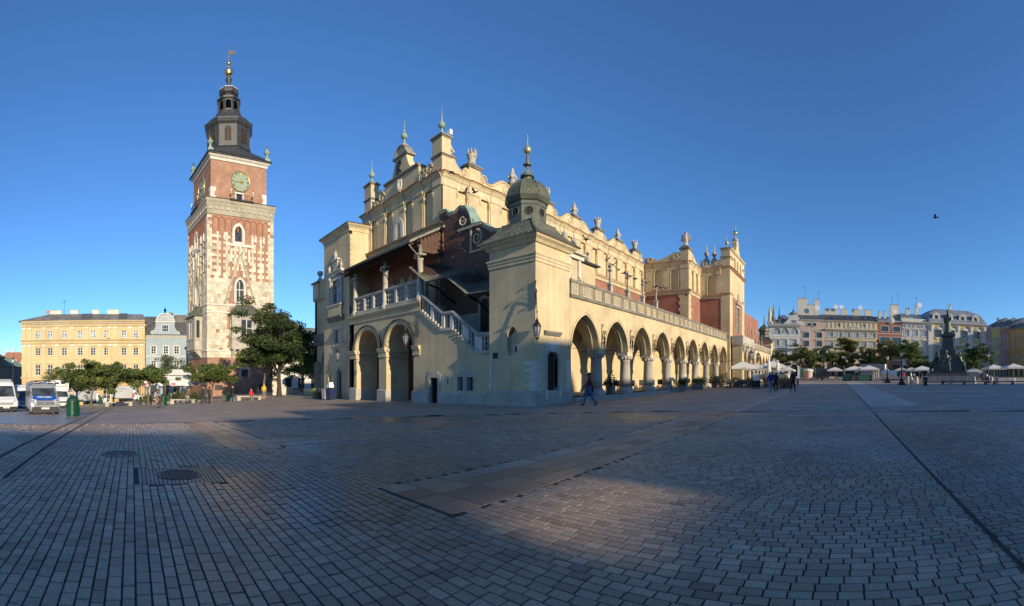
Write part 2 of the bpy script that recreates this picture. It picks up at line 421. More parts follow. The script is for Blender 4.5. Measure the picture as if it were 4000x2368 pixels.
def sheet(name, x0, x1, y0, y1, dz, mat, parent=None, sx=3.0, sy=3.0):
    mb = MB(); nx = max(1, int((x1 - x0) / sx)); ny = max(1, int((y1 - y0) / sy))
    vs = [(x0 + (x1 - x0) * i / nx, y0 + (y1 - y0) * j / ny) for j in range(ny + 1) for i in range(nx + 1)]
    mb.add([(x, y, gz(x, y) + dz) for x, y in vs], [(j * (nx + 1) + i, j * (nx + 1) + i + 1, (j + 1) * (nx + 1) + i + 1, (j + 1) * (nx + 1) + i) for j in range(ny) for i in range(nx)], mat)
    return mb.build(name, parent)
xs = lines(-900, 700, (NX0, NX1), 0.75, 4.0); ys = lines(-500, 1500, (NY0, NY1), 0.8125, 4.0)
mb = MB(); nx = len(xs)
def insett(x, y): return NX0 <= x <= NX1 and NY0 <= y <= NY1
mb.add([(x, y, gz(x, y) - (0.010 if NX0 < x < NX1 and NY0 < y < NY1 and math.hypot(x, y) < NR + 1.2 else 0)) for y in ys for x in xs], [], 'paving')
mb.mi('paving'); kj = mb.mi('joint')
for j in range(len(ys) - 1):
    for i in range(nx - 1):
        cx, cy = (xs[i] + xs[i + 1]) / 2, (ys[j] + ys[j + 1]) / 2
        mb.f.append([j * nx + i, j * nx + i + 1, (j + 1) * nx + i + 1, (j + 1) * nx + i])
        mb.m.append(kj if insett(cx, cy) and math.hypot(cx, cy) < NR + 0.4 else 0)
ground = tag(mb.build('ground', smooth=True, fix=False), 'grey stone paving of the market square', None, kind='structure')
BANDS = [  # x0, x1, y0, y1 of the slab bands that cross the setts
    (-5.6, -4.0, 3.46, 19.0, 'A'), (-4.0, 1.55, 16.9, 18.2, 'B'), (-19, -9.8, 2.2, 3.46, 'C'), (-11.6, -10.2, 3.46, 10.8, 'D'),
    (-19, -11.6, 9.2, 10.8, 'C'), (-19, -10.9, 12.9, 13.45, 'E'), (-10.9, -10.35, 12.9, 19, 'E'), (-8.1, -6.8, 0.1, 1.45, 'M')]
setts = []; slabs = []; gslabs = []
def block(x0, x1, y0, y1, h, b, jit):
    g = [gz(x0, y0), gz(x1, y0), gz(x1, y1), gz(x0, y1)]; dz = R.uniform(-jit, jit); tl = [R.uniform(-jit, jit) * 0.8 for _ in range(4)]
    X = [x0, x1, x1, x0]; Y = [y0, y0, y1, y1]; sx = [1, -1, -1, 1]; sy = [1, 1, -1, -1]
    lo = [(X[i], Y[i], g[i] - 0.03) for i in range(4)]
    hi = [(X[i] + sx[i] * b, Y[i] + sy[i] * b, g[i] + h + dz + tl[i]) for i in range(4)]
    return lo + hi
L, Wd = 0.19, 0.118
PATCH = [(-13, -7.5, -1.2, 1.0, 0.16), (-7, -4.2, 1.6, 3.3, -0.2), (-9.5, -5.7, 3.5, 8, -0.12), (-3.8, -1.2, 3.5, 6.5, 0.04), (-1, 1.4, 7, 10, -0.16), (1.6, 3.9, 3, 13, -0.18), (4.0, 8, 5, 9, 0.1), (-3, 0.5, 0, 3.4, -0.1), (-6.4, -3, -3, 1.2, 0.1), (-16, -12, -5, -2.7, -0.15), (-3.9, 1.5, 10.5, 16.8, 0.05)]  # areas relaid at other times
row = 0; y = NY0
while y < NY1:
    row += 1; Wd = R.uniform(0.106, 0.130)
    worn = 0.5 + 0.5 * math.sin(y * 1.7)
    x = NX0 + (0.5 * L if row % 2 else 0) + R.uniform(-0.02, 0.02)
    seam = abs(y - 3.46) < Wd
    while x < NX1:
        ln = L * R.uniform(0.93, 1.07); xc, yc = x + ln / 2, y + Wd / 2; d = math.hypot(xc, yc)
        if 2.7 < d < NR:
            az = math.atan2(xc, yc)
            if -1.93 < az < 0.47 and not any(b[0] - 0.02 < xc < b[1] + 0.02 and b[2] - 0.02 < yc < b[3] + 0.02 for b in BANDS):
                j = 0.006 + 0.005 * R.random(); rough = 0.0016 + (0.004 if (yc < 3.46 and R.random() < 0.25) else 0)
                k = 0.003 if d > 9 else 0.005
                t = 0.5 + R.gauss(0, 0.16) + (0.03 if yc > 3.46 and 1.55 > xc > -4 else 0) - (0.05 if xc > 1.6 and yc < 13 and xc < 3.9 else 0)
                t += sum(dv for (qa, qb, qc, qd, dv) in PATCH if qa < xc < qb and qc < yc < qd) - (0.3 if R.random() < 0.03 else 0)
                setts.append((block(x + j / 2, x + ln - j / 2, y + j / 2, y + Wd - j / 2, 0.0, k, rough), min(1, max(0, t)), d))
        x += ln
    y += Wd
for (x0, x1, y0, y1, kd) in BANDS:
    if kd == 'M':      # small mosaic cubes round the manhole
        xx = x0
        while xx < x1 - 0.03:
            yy = y0
            while yy < y1 - 0.03:
                if math.hypot(xx + 0.03 + 7.45, yy + 0.03 - 0.78) > 0.37:
                    setts.append((block(xx + 0.003, xx + 0.061, yy + 0.003, yy + 0.061, 0, 0.004, 0.002), R.uniform(0.0, 0.45), 40))
                yy += 0.064
            xx += 0.064
        continue
    alongy = (y1 - y0) > (x1 - x0)
    lo, hi, a0, a1 = (x0, x1, y0, y1) if alongy else (y0, y1, x0, x1)
    nrow = max(1, round((hi - lo) / 0.40)); wr = (hi - lo) / nrow
    for r in range(nrow):
        a = a0 - R.uniform(0, 0.4)
        while a < a1:
            ln = R.uniform(0.55, 0.85); s, e = max(a, a0), min(a + ln, a1); a += ln
            if e - s < 0.1: continue
            c0, c1 = lo + r * wr, lo + (r + 1) * wr
            bx = (c0 + 0.004, c1 - 0.004, s + 0.004, e - 0.004) if alongy else (s + 0.004, e - 0.004, c0 + 0.004, c1 - 0.004)
            if math.hypot((bx[0] + bx[1]) / 2, (bx[2] + bx[3]) / 2) > NR + 1: continue
            grey = (kd == 'A' and r == 0) or (kd == 'B' and r == 0) or (kd in 'CD' and r == nrow - 1)
            (gslabs if grey else slabs).append((block(*bx, 0.0, 0.006, 0.0015), min(1, max(0, R.gauss(0.5, 0.22))), math.hypot((bx[0] + bx[1]) / 2, (bx[2] + bx[3]) / 2)))
setts.sort(key=lambda s: s[2])
pieces('sett', [(v, t) for v, t, d in setts], ground, 'sett', 300, stuff_name='setts')
slabs.sort(key=lambda s: s[2]); gslabs.sort(key=lambda s: s[2])
pieces('paving_slab', [(v, t) for v, t, d in slabs], ground, 'slab', 200, stuff_name='paving_slabs')
pieces('paving_slab', [(v, t) for v, t, d in gslabs], ground, 'slab_grey', 100, stuff_name='paving_slabs')
# the same bands further off, as thin sheets
for nm, a in (('path', (-5.6, -4.4, 19.0, 105, 'slab_far')), ('path', (-4.4, -4.0, 19.0, 105, 'slab_far_grey')), ('path', (-10.9, -10.35, 19, 90, 'slab_far')), ('path', (-60, -19, 2.2, 3.46, 'slab_far')),
              ('path', (-34, -19, 9.2, 10.8, 'slab_far')), ('path', (-36, -19, 12.9, 13.45, 'slab_far')), ('path', (-4.0, 1.55, 25.0, 26.2, 'slab_far')),
              ('path', (1.7, 4.2, 22, 120, 'slab_far_grey')), ('path', (7, 30, 30.4, 31.4, 'slab_far_grey')), ('path', (5, 14, 38, 40, 'slab_far_grey')), ('path', (-31, -28.5, -1.5, 2, 'slab_far')),
              ('path', (-42, -39, 1.0, 6, 'slab_far')), ('path', (-30, 40, 74, 77, 'slab_far_grey'))):
    tag(sheet(nm, a[0], a[1], a[2], a[3], 0.005, a[4]), 'band of large stone slabs across the square', None, kind='structure')
road = tag(sheet('road', -150, -18.5, -13.5, -2.7, 0.006, 'road_setts', sx=2.5), 'damp sett-paved roadway for delivery vans', None, kind='structure')
mb = MB()
for yy in (-2.7, -2.05):
    for i in range(60):
        xa, xb = -7.0 - i * 1.6, -8.58 - i * 1.6
        mb.add([(xa, yy - 0.035, gz(xa, yy) + 0.012), (xa, yy + 0.035, gz(xa, yy) + 0.012), (xb, yy + 0.035, gz(xb, yy) + 0.012), (xb, yy - 0.035, gz(xb, yy) + 0.012)], [(0, 1, 2, 3)], 'joint')
tag(mb.build('path'), 'dark drainage joints along the roadway edge', None, kind='structure')
mb = MB()
for i in range(60):
    ya, yb = 3.0 + i * 1.2, 4.2 + i * 1.2
    mb.add([(1.525, ya, gz(1.5, ya) + 0.008), (1.575, ya, gz(1.5, ya) + 0.008), (1.575, yb, gz(1.5, yb) + 0.008), (1.525, yb, gz(1.5, yb) + 0.008)], [(0, 1, 2, 3)], 'joint')
tag(mb.build('path'), 'straight dark joint running away over the setts', None, kind='structure')
def manhole(x, y, r, lab):
    t = thing('manhole_cover', lab, 'manhole cover', (x, y, gz(x, y)))
    m = MB(); m.lathe((x, y, gz(x, y)), [(r + 0.05, -0.03), (r + 0.05, 0.008), (r, 0.012), (r - 0.02, 0.002), (0.01, 0.002)], 28, 'iron'); m.build('rim', t)
    m = MB()
    for i in range(-5, 6):
        for j in range(-5, 6):
            u, v = i * r / 6.0, j * r / 6.0
            if math.hypot(u, v) < r * 0.85: m.box(x + u - r * 0.05, x + u + r * 0.05, y + v - r * 0.05, y + v + r * 0.05, gz(x, y) + 0.0, gz(x, y) + 0.010, 'iron')
    tag(m.build('tread_plate', t), kind='stuff')
manhole(-7.45, 0.78, 0.33, 'round iron manhole cover in a square of small mosaic stones')
manhole(-9.6, -0.25, 0.36, 'round iron manhole cover beside the pale worn setts')
manhole(-15.2, 12.2, 0.36, 'round iron manhole cover before the shaded staircase front')
# ================================================================ THE CLOTH HALL
H = thing('market_hall', 'long cream renaissance market hall with arcade, attic parapet and corner turret', 'building', (-30, 22.3, -0.6))
def FS(y): return Fr((0, y, 0), (1, 0, 0), (0, -1, 0))     # south-facing wall: u = X
def FE(x): return Fr((x, 0, 0), (0, 1, 0), (1, 0, 0))      # east-facing wall: u = Y
YG, XG = 22.3, -26.95
def spiral(mb, fr, c, z, r, mat, d=0.05, turns=1.6, w=0.07, flip=1, start=0.0, n=30):
    pts = []; rs = []
    for i in range(n + 1):
        t = i / n; a = start + flip * turns * 2 * PI * t; rr = r * (1 - 0.86 * t)
        pts.append(fr.p(c + rr * math.cos(a), z + rr * math.sin(a), d)); rs.append(w * (1 - 0.55 * t))
    mb.tube(pts, rs, 6, mat)
def finial(mb, c, z0, h, s, m1='stone', m2='copper_green', m3='copper_green', n=10):
    """base block, stem, ball, needle"""
    x, y = c
    mb.lathe((x, y, z0), [(0.42 * s, 0), (0.42 * s, 0.08 * s), (0.25 * s, 0.22 * s), (0.12 * s, 0.3 * s)], n, m1)
    mb.lathe((x, y, z0 + 0.3 * s), [(0.12 * s, 0), (0.16 * s, 0.1 * s), (0.08 * s, 0.22 * s), (0.10 * s, 0.36 * s)], n, m2)
    zb = z0 + 0.66 * s; rb = 0.28 * s
    mb.lathe((x, y, zb), [(0.08 * s, 0)] + [(rb * math.sin(PI * k / 9) + 0.02, rb - rb * math.cos(PI * k / 9)) for k in range(1, 9)] + [(0.09 * s, 2 * rb)], 14, m3)
    z1 = zb + 2 * rb
    mb.lathe((x, y, z1), [(0.09 * s, 0), (0.05 * s, h * 0.35), (0.10 * s, h * 0.36), (0.10 * s, h * 0.42), (0.03 * s, h * 0.45), (0.015 * s, h)], 8, m2)
def entab(mb, fr, u0, u1, ress, z=17.57, e0=0, e1=0, small=False):
    """string, frieze and tiled cornice, breaking forward over the pilasters in ress"""
    segs = [(u0, u1, 0.0, e0, e1)] + [(a, b, 0.10, 0, 0) for a, b in ress]
    for a, b, o, ea, eb in segs:
        P = [(16.45, 0.0), (16.45, 0.05 + o), (16.53, 0.09 + o), (16.58, 0.05 + o), (17.05, 0.05 + o), (17.12, 0.12 + o), (17.3, 0.22 + o), (17.42, 0.34 + o), (17.46, 0.0)]
        mb.prof(fr, a, b, P, 'plaster_trim', ea, eb)
        mb.prof(fr, a, b, [(17.46, 0.0), (17.44, 0.42 + o), (17.50, 0.42 + o), (17.60, 0.0)], 'tile_red', ea, eb)
# ---- the walls behind everything
mb = MB()
mb.box(-38.95, -27.11, YG + 0.16, 104.6, -2.5, 17.4, 'plaster_niche')
mb.box(-26.0, -19.6, 25.6, 104, -1.5, 6.55, 'plaster')
mb.box(-51.5, -38.8, YG + 0.3, 104, -4, 7.0, 'plaster')
mb.build('inner_wall', H)
# ---- south gable, upper storey with blind arches
fs = FS(YG); mb = MB()
SN = [-28.6, -31.35, -34.45, -37.1]
wall(mb, fs, -39.15, XG, 13.3, 17.5, 0.17, [Op(c, 0.54, 13.62, 16.12, 'round') for c in SN], 'plaster', 'plaster_trim')
wall(mb, fs, -39.15, XG, -2, 13.3, 0.3, [], 'plaster')
g = mb.build('gable_wall', H)
mb = MB(); PIL = [(-27.95, XG + 0.1), (-30.7, -29.3), (-33.8, -32.0), (-36.4, -35.15), (-39.25, -37.85)]
for a, b in PIL: mb.fbox(fs, a, b, 13.55, 16.47, -0.02, 0.10, 'plaster')
for c in SN:
    op = Op(c, 0.54, 13.6, 16.12, 'round'); band(mb, fs, op, 0.14, -0.02, 0.09, 'plaster_trim')
    for s in (-1, 1):
        u = c + s * 0.61; mb.fbox(fs, u - 0.075, u + 0.075, 13.6, 15.75, -0.02, 0.06, 'plaster_trim')
        for k, (z, pr) in enumerate(((15.75, 0.05), (15.9, 0.08), (16.02, 0.11))): mb.fbox(fs, u - 0.075 - pr * 0.4, u + 0.075 + pr * 0.4, z, z + 0.1, -0.02, 0.07 + pr, 'plaster_trim')
mb.build('pilasters', H)
mb = MB(); entab(mb, fs, -39.15, XG, PIL, e0=1, e1=1)
mb.prof(fs, -38.1, XG, [(13.1, 0), (13.1, 0.12), (13.3, 0.22), (13.34, 0.4), (13.42, 0.42), (13.56, 0.0)], 'plaster_trim', 0, 1)
mb.prof(fs, -38.1, XG, [(13.40, 0.05), (13.40, 0.48), (13.46, 0.48), (13.60, 0.05)], 'tile_red', 0, 1)
mb.build('cornice', H)
# the little Gothic window of the gable
mb = MB(); op = Op(-32.8, 0.34, 13.75, 14.5, 'pointed', 0.6); band(mb, fs, op, 0.42, -0.02, 0.16, 'stone_white', jamb=13.62)
band(mb, fs, Op(-32.8, 0.2, 13.75, 14.35, 'pointed', 0.4), 0.14, 0.0, 0.13, 'stone', jamb=13.75)
mb.plate(fs, [(-33.0, 13.75), (-32.6, 13.75), (-32.6, 14.4), (-32.8, 14.75), (-33.0, 14.4)], 0.0, 0.105, 'plaster_niche'); mb.build('gothic_window', H)
# ---- gable parapet
DP = -0.75
mb = MB()
mb.plate(fs, [(-35.25, 17.5), (-30.0, 17.5), (-30.0, 19.1), (-35.25, 19.1)], DP, -0.02, 'plaster')
mb.prof(fs, -35.3, -29.95, [(19.08, DP - 0.1), (19.08, 0.06), (19.2, 0.16), (19.3, 0.16), (19.3, DP - 0.1)], 'stone_dark')
L = [(-35.2, 19.3)] + [(-35.1 + 1.55 * t ** 0.5, 19.3 + 1.3 * t ** 2.2) for t in (0.15, 0.3, 0.45, 0.6, 0.75, 0.88, 1.0)] + [(-33.5, 20.85)]
out = L + [(-65.3 - u, z) for u, z in reversed(L)]
mb.plate(fs, out, DP, -0.02, 'plaster')
mb.prof(fs, -33.75, -31.55, [(20.8, DP - 0.1), (20.8, 0.08), (20.92, 0.14), (21.0, 0.14), (21.0, DP - 0.1)], 'stone_dark')
arc = [(-32.65 + 0.85 * math.cos(a), 21.0 + 0.85 * math.sin(a)) for a in [PI * i / 10 for i in range(11)]]
mb.plate(fs, arc, DP, -0.03, 'plaster')
band(mb, fs, Op(-32.65, 0.72, 21, 21.0, 'round'), 0.16, DP, 0.08, 'stone_dark')
mb.plate(fs, [(-37.2, 17.5), (-35.3, 17.5), (-35.3, 18.9), (-35.9, 18.95), (-36.5, 18.3), (-36.9, 18.2), (-37.2, 18.3)], -0.4, -0.05, 'plaster')
mb.plate(fs, [(-29.95, 17.5), (-28.2, 17.5), (-28.2, 18.75), (-28.55, 18.6), (-28.9, 18.05), (-29.2, 18.6), (-29.6, 18.75), (-29.95, 18.5)], -0.4, -0.05, 'plaster')
for c, z, r, f in ((-36.75, 17.98, 0.40, -1), (-35.8, 18.35, 0.50, 1), (-29.45, 18.1, 0.55, -1), (-28.55, 18.3, 0.42, 1)): spiral(mb, fs, c, z, r, 'plaster_trim', 0.0, flip=f)
mb.build('gable_parapet', H)
def pier(mb, x0, x1, y0, y1, z0, zm, zt):
    mb.box(x0, x1, y0, y1, z0, zt, 'plaster')
    for z, h, o in ((zm, 0.1, 0.05), (zm + 0.1, 0.07, 0.11), (zt - 0.02, 0.1, 0.06), (zt + 0.08, 0.1, 0.14), (zt + 0.18, 0.12, 0.02)):
        mb.box(x0 - o, x1 + o, y0 - o, y1 + o, z, z + h, 'stone_dark')
mb = MB(); pier(mb, -28.2, XG - 0.02, YG + 0.03, YG + 0.95, 17.5, 18.85, 20.35); mb.box(-28.1, XG - 0.06, YG + 0.95, YG + 1.45, 17.5, 18.95, 'plaster')
mb.box(-28.15, XG + 0.02, YG + 0.9, YG + 1.5, 18.95, 19.15, 'stone_dark'); mb.build('corner_pier', H)
mb = MB(); pier(mb, -39.1, -37.85, YG + 0.03, YG + 0.95, 17.5, 18.85, 20.35); mb.box(-38.9, -38.0, YG + 1.0, YG + 1.5, 17.5, 18.9, 'plaster'); mb.build('corner_pier', H)
for c, z in (((-27.55, YG + 0.5), 20.6), ((-38.45, YG + 0.5), 20.6), ((-32.65, YG + 0.4), 21.85)):
    mb = MB(); finial(mb, c, z, 1.25, 1.0); mb.build('finial', H, smooth=True)
mb = MB()       # crowned monogram and the eagle shield on the gable
for a in ([(-33.25, 19.55), (-33.05, 19.55), (-33.05, 20.3), (-33.25, 20.3)], [(-32.7, 20.3), (-32.5, 20.3), (-32.95, 19.95), (-33.05, 20.0)], [(-33.05, 19.9), (-32.9, 19.98), (-32.5, 19.55), (-32.75, 19.5)],
          [(-33.15, 20.35), (-32.6, 20.35), (-32.5, 20.62), (-32.7, 20.48), (-32.87, 20.66), (-33.05, 20.48), (-33.25, 20.62)], [(-33.3, 19.42), (-32.95, 19.42), (-33.0, 19.52), (-33.3, 19.52)]): mb.plate(fs, a, -0.03, 0.05, 'iron')
mb.build('monogram', H)
mb = MB(); mb.plate(fs, [(-33.15, 18.85), (-32.5, 18.85), (-32.45, 18.3), (-32.6, 18.0), (-32.83, 17.85), (-33.05, 18.0), (-33.2, 18.3)], -0.03, 0.08, 'stone_white')
mb.lathe((0, 0, 0), [(0.02, -0.45), (0.14, -0.25), (0.17, 0.05), (0.09, 0.3), (0.12, 0.45), (0.05, 0.55)], 8, 'stone', m=Matrix.Translation((-32.83, YG - 0.1, 18.35)))
mb.build('shield', H)
# ---- east attic over the arcade
fe = FE(XG); mb = MB(); YE = 59.0
EN = [24.42 + 2.57 * i for i in range(14)]
wall(mb, fe, YG, YE, 13.3, 17.5, 0.17, [Op(c, 0.5, 13.62, 16.2, 'round') for c in EN], 'plaster', 'plaster_trim')
mb.build('attic_wall', H)
mb = MB(); wall(mb, fe, YG, YE, 6.5, 13.0, 0.3, [], 'brick_wall'); mb.build('brick_wall', H)
mb = MB(); EP = [(YG - 0.1, 23.75)] + [(25.09 + 2.57 * i, 26.32 + 2.57 * i) for i in range(13)]
for a, b in EP: mb.fbox(fe, a, b, 13.55, 16.47, -0.02, 0.10, 'plaster')
for c in EN:
    op = Op(c, 0.5, 13.6, 16.2, 'round'); band(mb, fe, op, 0.13, -0.02, 0.09, 'plaster_trim')
    for s in (-1, 1):
        u = c + s * 0.57; mb.fbox(fe, u - 0.07, u + 0.07, 13.6, 15.8, -0.02, 0.06, 'plaster_trim')
        for z, pr in ((15.8, 0.05), (15.95, 0.08), (16.06, 0.11)): mb.fbox(fe, u - 0.07 - pr * 0.4, u + 0.07 + pr * 0.4, z, z + 0.1, -0.02, 0.07 + pr, 'plaster_trim')
mb.build('pilasters', H)
mb = MB(); entab(mb, fe, YG, YE, EP, e0=0, e1=0)
mb.prof(fe, YG, YE, [(12.9, 0), (12.9, 0.12), (13.2, 0.22), (13.3, 0.4), (13.42, 0.42), (13.56, 0.0)], 'plaster_trim')
mb.prof(fe, YG, YE, [(13.40, 0.05), (13.40, 0.48), (13.46, 0.48), (13.60, 0.05)], 'tile_red'); mb.build('cornice', H)
# attic piers, scroll parapet between them and the carved heads on top
AP = [25.86 + 5.14 * i for i in range(7)]
def ogee(u0, u1, flip):
    pts = []
    for i in range(17):
        t = i / 16; z = 18.85 - 0.8 * math.sin(min(1, t / 0.30) * PI / 2) if t < 0.30 else 18.05 + 0.85 * (0.5 - 0.5 * math.cos((t - 0.30) / 0.5 * PI)) if t < 0.80 else 18.9 - 0.15 * (t - 0.8) / 0.2
        pts.append((t, z))
    if flip: pts = [(1 - t, z) for t, z in reversed(pts)]
    return [(u0 + (u1 - u0) * t, z) for t, z in pts]
mb = MB()
for i, c in enumerate([23.6 - 0.65] + AP):
    a = c + 0.65; b = (AP[i] - 0.65) if i < len(AP) else YE - 0.6
    if b - a < 0.4: continue
    if i == 0:
        mb.plate(fe, [(a, 17.5), (b, 17.5), (b, 18.55), (b - 0.4, 18.6), (b - 0.75, 18.1), (a + 0.35, 18.5), (a, 18.95)], -0.4, -0.03, 'plaster'); spiral(mb, fe, b - 0.42, 18.1, 0.42, 'plaster_trim', 0.0, flip=-1); continue
    flip = i % 2 == 0
    og = ogee(a, b, flip); mb.plate(fe, [(a, 17.5), (b, 17.5)] + list(reversed(og)), -0.4, -0.03, 'plaster')
    mb.tube([fe.p(u, z, -0.2) for u, z in og], 0.12, 6, 'stone_dark')
    mb.tube([fe.p(u, z - 0.13, 0.0) for u, z in og], 0.06, 5, 'plaster_trim')
    s = (a + 0.42, b - 0.5) if not flip else (b - 0.42, a + 0.5)
    spiral(mb, fe, s[0], 18.2, 0.40, 'plaster_trim', 0.0, flip=1); spiral(mb, fe, s[1], 18.22, 0.55, 'plaster_trim', 0.0, flip=-1)
mb.build('scroll_parapet', H)
def carved_head(kind, s=1.0):
    """two sorts of weathered attic carving: a crowned mask and a leafy pine-cone urn"""
    m = MB()
    if kind == 0:
        m.lathe((0, 0, 0), [(0.30, 0), (0.34, 0.15), (0.30, 0.35), (0.40, 0.55), (0.42, 0.8), (0.30, 0.95), (0.1, 1.0)], 9, 'stone')
        for a in range(7): m.lathe((0.36 * math.cos(a * 0.9), 0.36 * math.sin(a * 0.9), 0.82), [(0.10, 0), (0.09, 0.2), (0.02, 0.45)], 5, 'stone')
        m.lathe((0.36, 0, 0.5), [(0.02, 0), (0.12, 0.05), (0.14, 0.15), (0.03, 0.25)], 6, 'stone'); m.lathe((0.3, 0.18, 0.62), [(0.02, 0), (0.1, 0.06), (0.03, 0.16)], 6, 'stone_white')
    else:
        m.lathe((0, 0, 0), [(0.34, 0), (0.36, 0.1), (0.22, 0.2), (0.34, 0.42), (0.40, 0.5), (0.30, 0.6), (0.33, 0.7), (0.22, 0.95), (0.12, 1.2), (0.14, 1.26), (0.03, 1.45)], 10, 'stone')
        for a in range(6): m.lathe((0.38 * math.cos(a * 1.05), 0.38 * math.sin(a * 1.05), 0.45), [(0.03, -0.05), (0.12, 0.06), (0.03, 0.2)], 6, 'stone_white')
    return m.mesh('carved_head', True)
CH = [carved_head(0), carved_head(1)]
for i, c in enumerate(AP):
    mb = MB(); mb.fbox(fe, c - 0.65, c + 0.65, 17.5, 18.8, -0.7, 0.0, 'plaster')
    for z, h, o in ((18.8, 0.12, 0.12), (18.92, 0.1, 0.2), (19.02, 0.12, 0.06), (19.14, 0.12, -0.12)): mb.fbox(fe, c - 0.65 - o, c + 0.65 + o, z, z + h, -0.7 - o, o, 'stone_dark')
    p = mb.build('attic_pier', H); inst('carved_head', CH[i % 2], p, Matrix.Translation(fe.p(c, 19.26, -0.35)))
inst('carved_head', CH[1], H, Matrix.Translation((-27.5, YG + 1.2, 19.15))); inst('carved_head', CH[0], H, Matrix.Translation((-38.4, YG + 1.25, 18.9)))
# ---- transept: a lower stepped block, then the tall front
def storey(fr, u0, u1, niches, pil, name, quoin=None):
    mb = MB(); wall(mb, fr, u0, u1, 13.3, 17.5, 0.22, [Op(c, 0.55, 13.65, 15.9, 'round') for c in niches], 'plaster', 'plaster_trim')
    for c in niches:
        mb.fbox(fr, c - 0.6, c + 0.6, 13.6, 16.6, -0.30, -0.19, 'plaster_niche'); band(mb, fr, Op(c, 0.55, 13.65, 15.9, 'round'), 0.13, -0.02, 0.08, 'plaster_trim', jamb=13.65)
    for a, b in pil: mb.fbox(fr, a, b, 13.55, 16.47, -0.02, 0.09, 'plaster')
    wall(mb, fr, u0, u1, 5.5, 13.0, 0.2, [], 'brick_wall'); mb.build(name, H)
    mb = MB(); entab(mb, fr, u0, u1, pil, e1=0.0)
    mb.prof(fr, u0, u1, [(12.9, 0), (12.9, 0.12), (13.2, 0.22), (13.3, 0.4), (13.42, 0.42), (13.56, 0.0)], 'plaster_trim', 0, 1)
    mb.prof(fr, u0, u1, [(13.40, 0.05), (13.40, 0.48), (13.46, 0.48), (13.60, 0.05)], 'tile_red', 0, 1); mb.build('cornice', H)
XM, YF, XF = -20.15, 64.4, -15.5
f1 = FS(YE); storey(f1, XG, XM, [-24.7, -22.2], [(-26.6, -25.6), (-23.9, -23.0), (-21.3, XM + 0.05)], 'transept_wall')
f2 = FE(XM); storey(f2, YE, YF, [60.6, 62.6], [(YE - 0.05, 60.0), (61.2, 62.0), (63.2, YF)], 'transept_wall')
f3 = FS(YF); storey(f3, XM, -16.9, [-18.4], [(-20.1, -19.3), (-17.6, -16.95)], 'transept_wall')
mb = MB(); mb.box(XG, XM - 0.2, YE + 0.22, 76, -1, 17.3, 'plaster'); mb.box(XM - 0.3, XF - 0.25, YF + 0.22, 76, -1, 17.3, 'plaster'); mb.build('inner_wall', H)
mb = MB()       # plaster corner of the brick storey, toothed like quoins
for k in range(15):
    z = 5.8 + k * 0.47; o = 0.0 if k % 2 else 0.22; mb.box(XM - 1.2 - o, XM + 0.06, YE - 0.06, YE + 0.9 + o, z, z + 0.46, 'plaster')
mb.build('quoins', H)
mb = MB()       # parapet scrolls of the transept
mb.plate(f1, [(-26.9, 17.5), (-21.35, 17.5), (-21.35, 18.75), (-22.3, 18.85), (-23.6, 18.3), (-24.8, 17.95), (-25.5, 18.3), (-26.2, 18.45), (-26.9, 18.5)], -0.4, -0.03, 'plaster')
spiral(mb, f1, -22.0, 18.25, 0.5, 'plaster_trim', 0.0, flip=-1); spiral(mb, f1, -26.0, 18.05, 0.42, 'plaster_trim', 0.0)
mb.plate(f2, [(60.3, 17.5), (63.9, 17.5), (63.9, 17.9), (62.6, 18.1), (61.4, 18.8), (60.3, 19.0)], -0.4, -0.03, 'plaster'); spiral(mb, f2, 60.9, 18.3, 0.45, 'plaster_trim', 0.0)
mb.plate(f3, [(-20.1, 17.5), (-16.95, 17.5), (-16.95, 18.7), (-17.5, 18.75), (-18.2, 18.2), (-18.8, 18.0), (-19.4, 18.5), (-20.1, 18.9)], -0.4, -0.03, 'plaster')
spiral(mb, f3, -17.4, 18.25, 0.45, 'plaster_trim', 0.0, flip=-1); spiral(mb, f3, -19.4, 18.1, 0.4, 'plaster_trim', 0.0); mb.build('scroll_parapet', H)
mb = MB(); mb.box(-21.35, XM, YE, YE + 1.2, 17.5, 19.1, 'plaster')
for z, h, o in ((19.1, 0.15, 0.12), (19.25, 0.12, 0.2), (19.37, 0.2, 0.0), (19.57, 0.15, -0.15)): mb.box(-21.35 - o, XM + o, YE - o, YE + 1.2 + o, z, z + h, 'stone_dark')
ped = mb.build('attic_pier', H)
mb = MB(); c = (-20.75, YE + 0.6, 19.7)     # the stone bird with spread wings
mb.lathe(c, [(0.45, 0), (0.35, 0.25), (0.3, 0.5), (0.42, 0.9), (0.36, 1.3), (0.2, 1.6), (0.22, 1.8), (0.16, 2.0), (0.05, 2.1)], 10, 'stone')
for s in (-1, 1): mb.hexa([(c[0] + s * 0.2, c[1] - 0.12, c[2] + 0.7), (c[0] + s * 0.75, c[1] - 0.02, c[2] + 0.75), (c[0] + s * 0.75, c[1] + 0.1, c[2] + 0.75), (c[0] + s * 0.2, c[1] + 0.2, c[2] + 0.7),
                           (c[0] + s * 0.2, c[1] - 0.12, c[2] + 1.5), (c[0] + s * 0.6, c[1] - 0.02, c[2] + 1.75), (c[0] + s * 0.6, c[1] + 0.1, c[2] + 1.75), (c[0] + s * 0.2, c[1] + 0.2, c[2] + 1.5)], 'stone')
mb.lathe((c[0] + 0.12, c[1] - 0.2, c[2] + 1.82), [(0.1, 0), (0.06, 0.12), (0.01, 0.2)], 6, 'stone'); mb.build('bird_statue', ped)
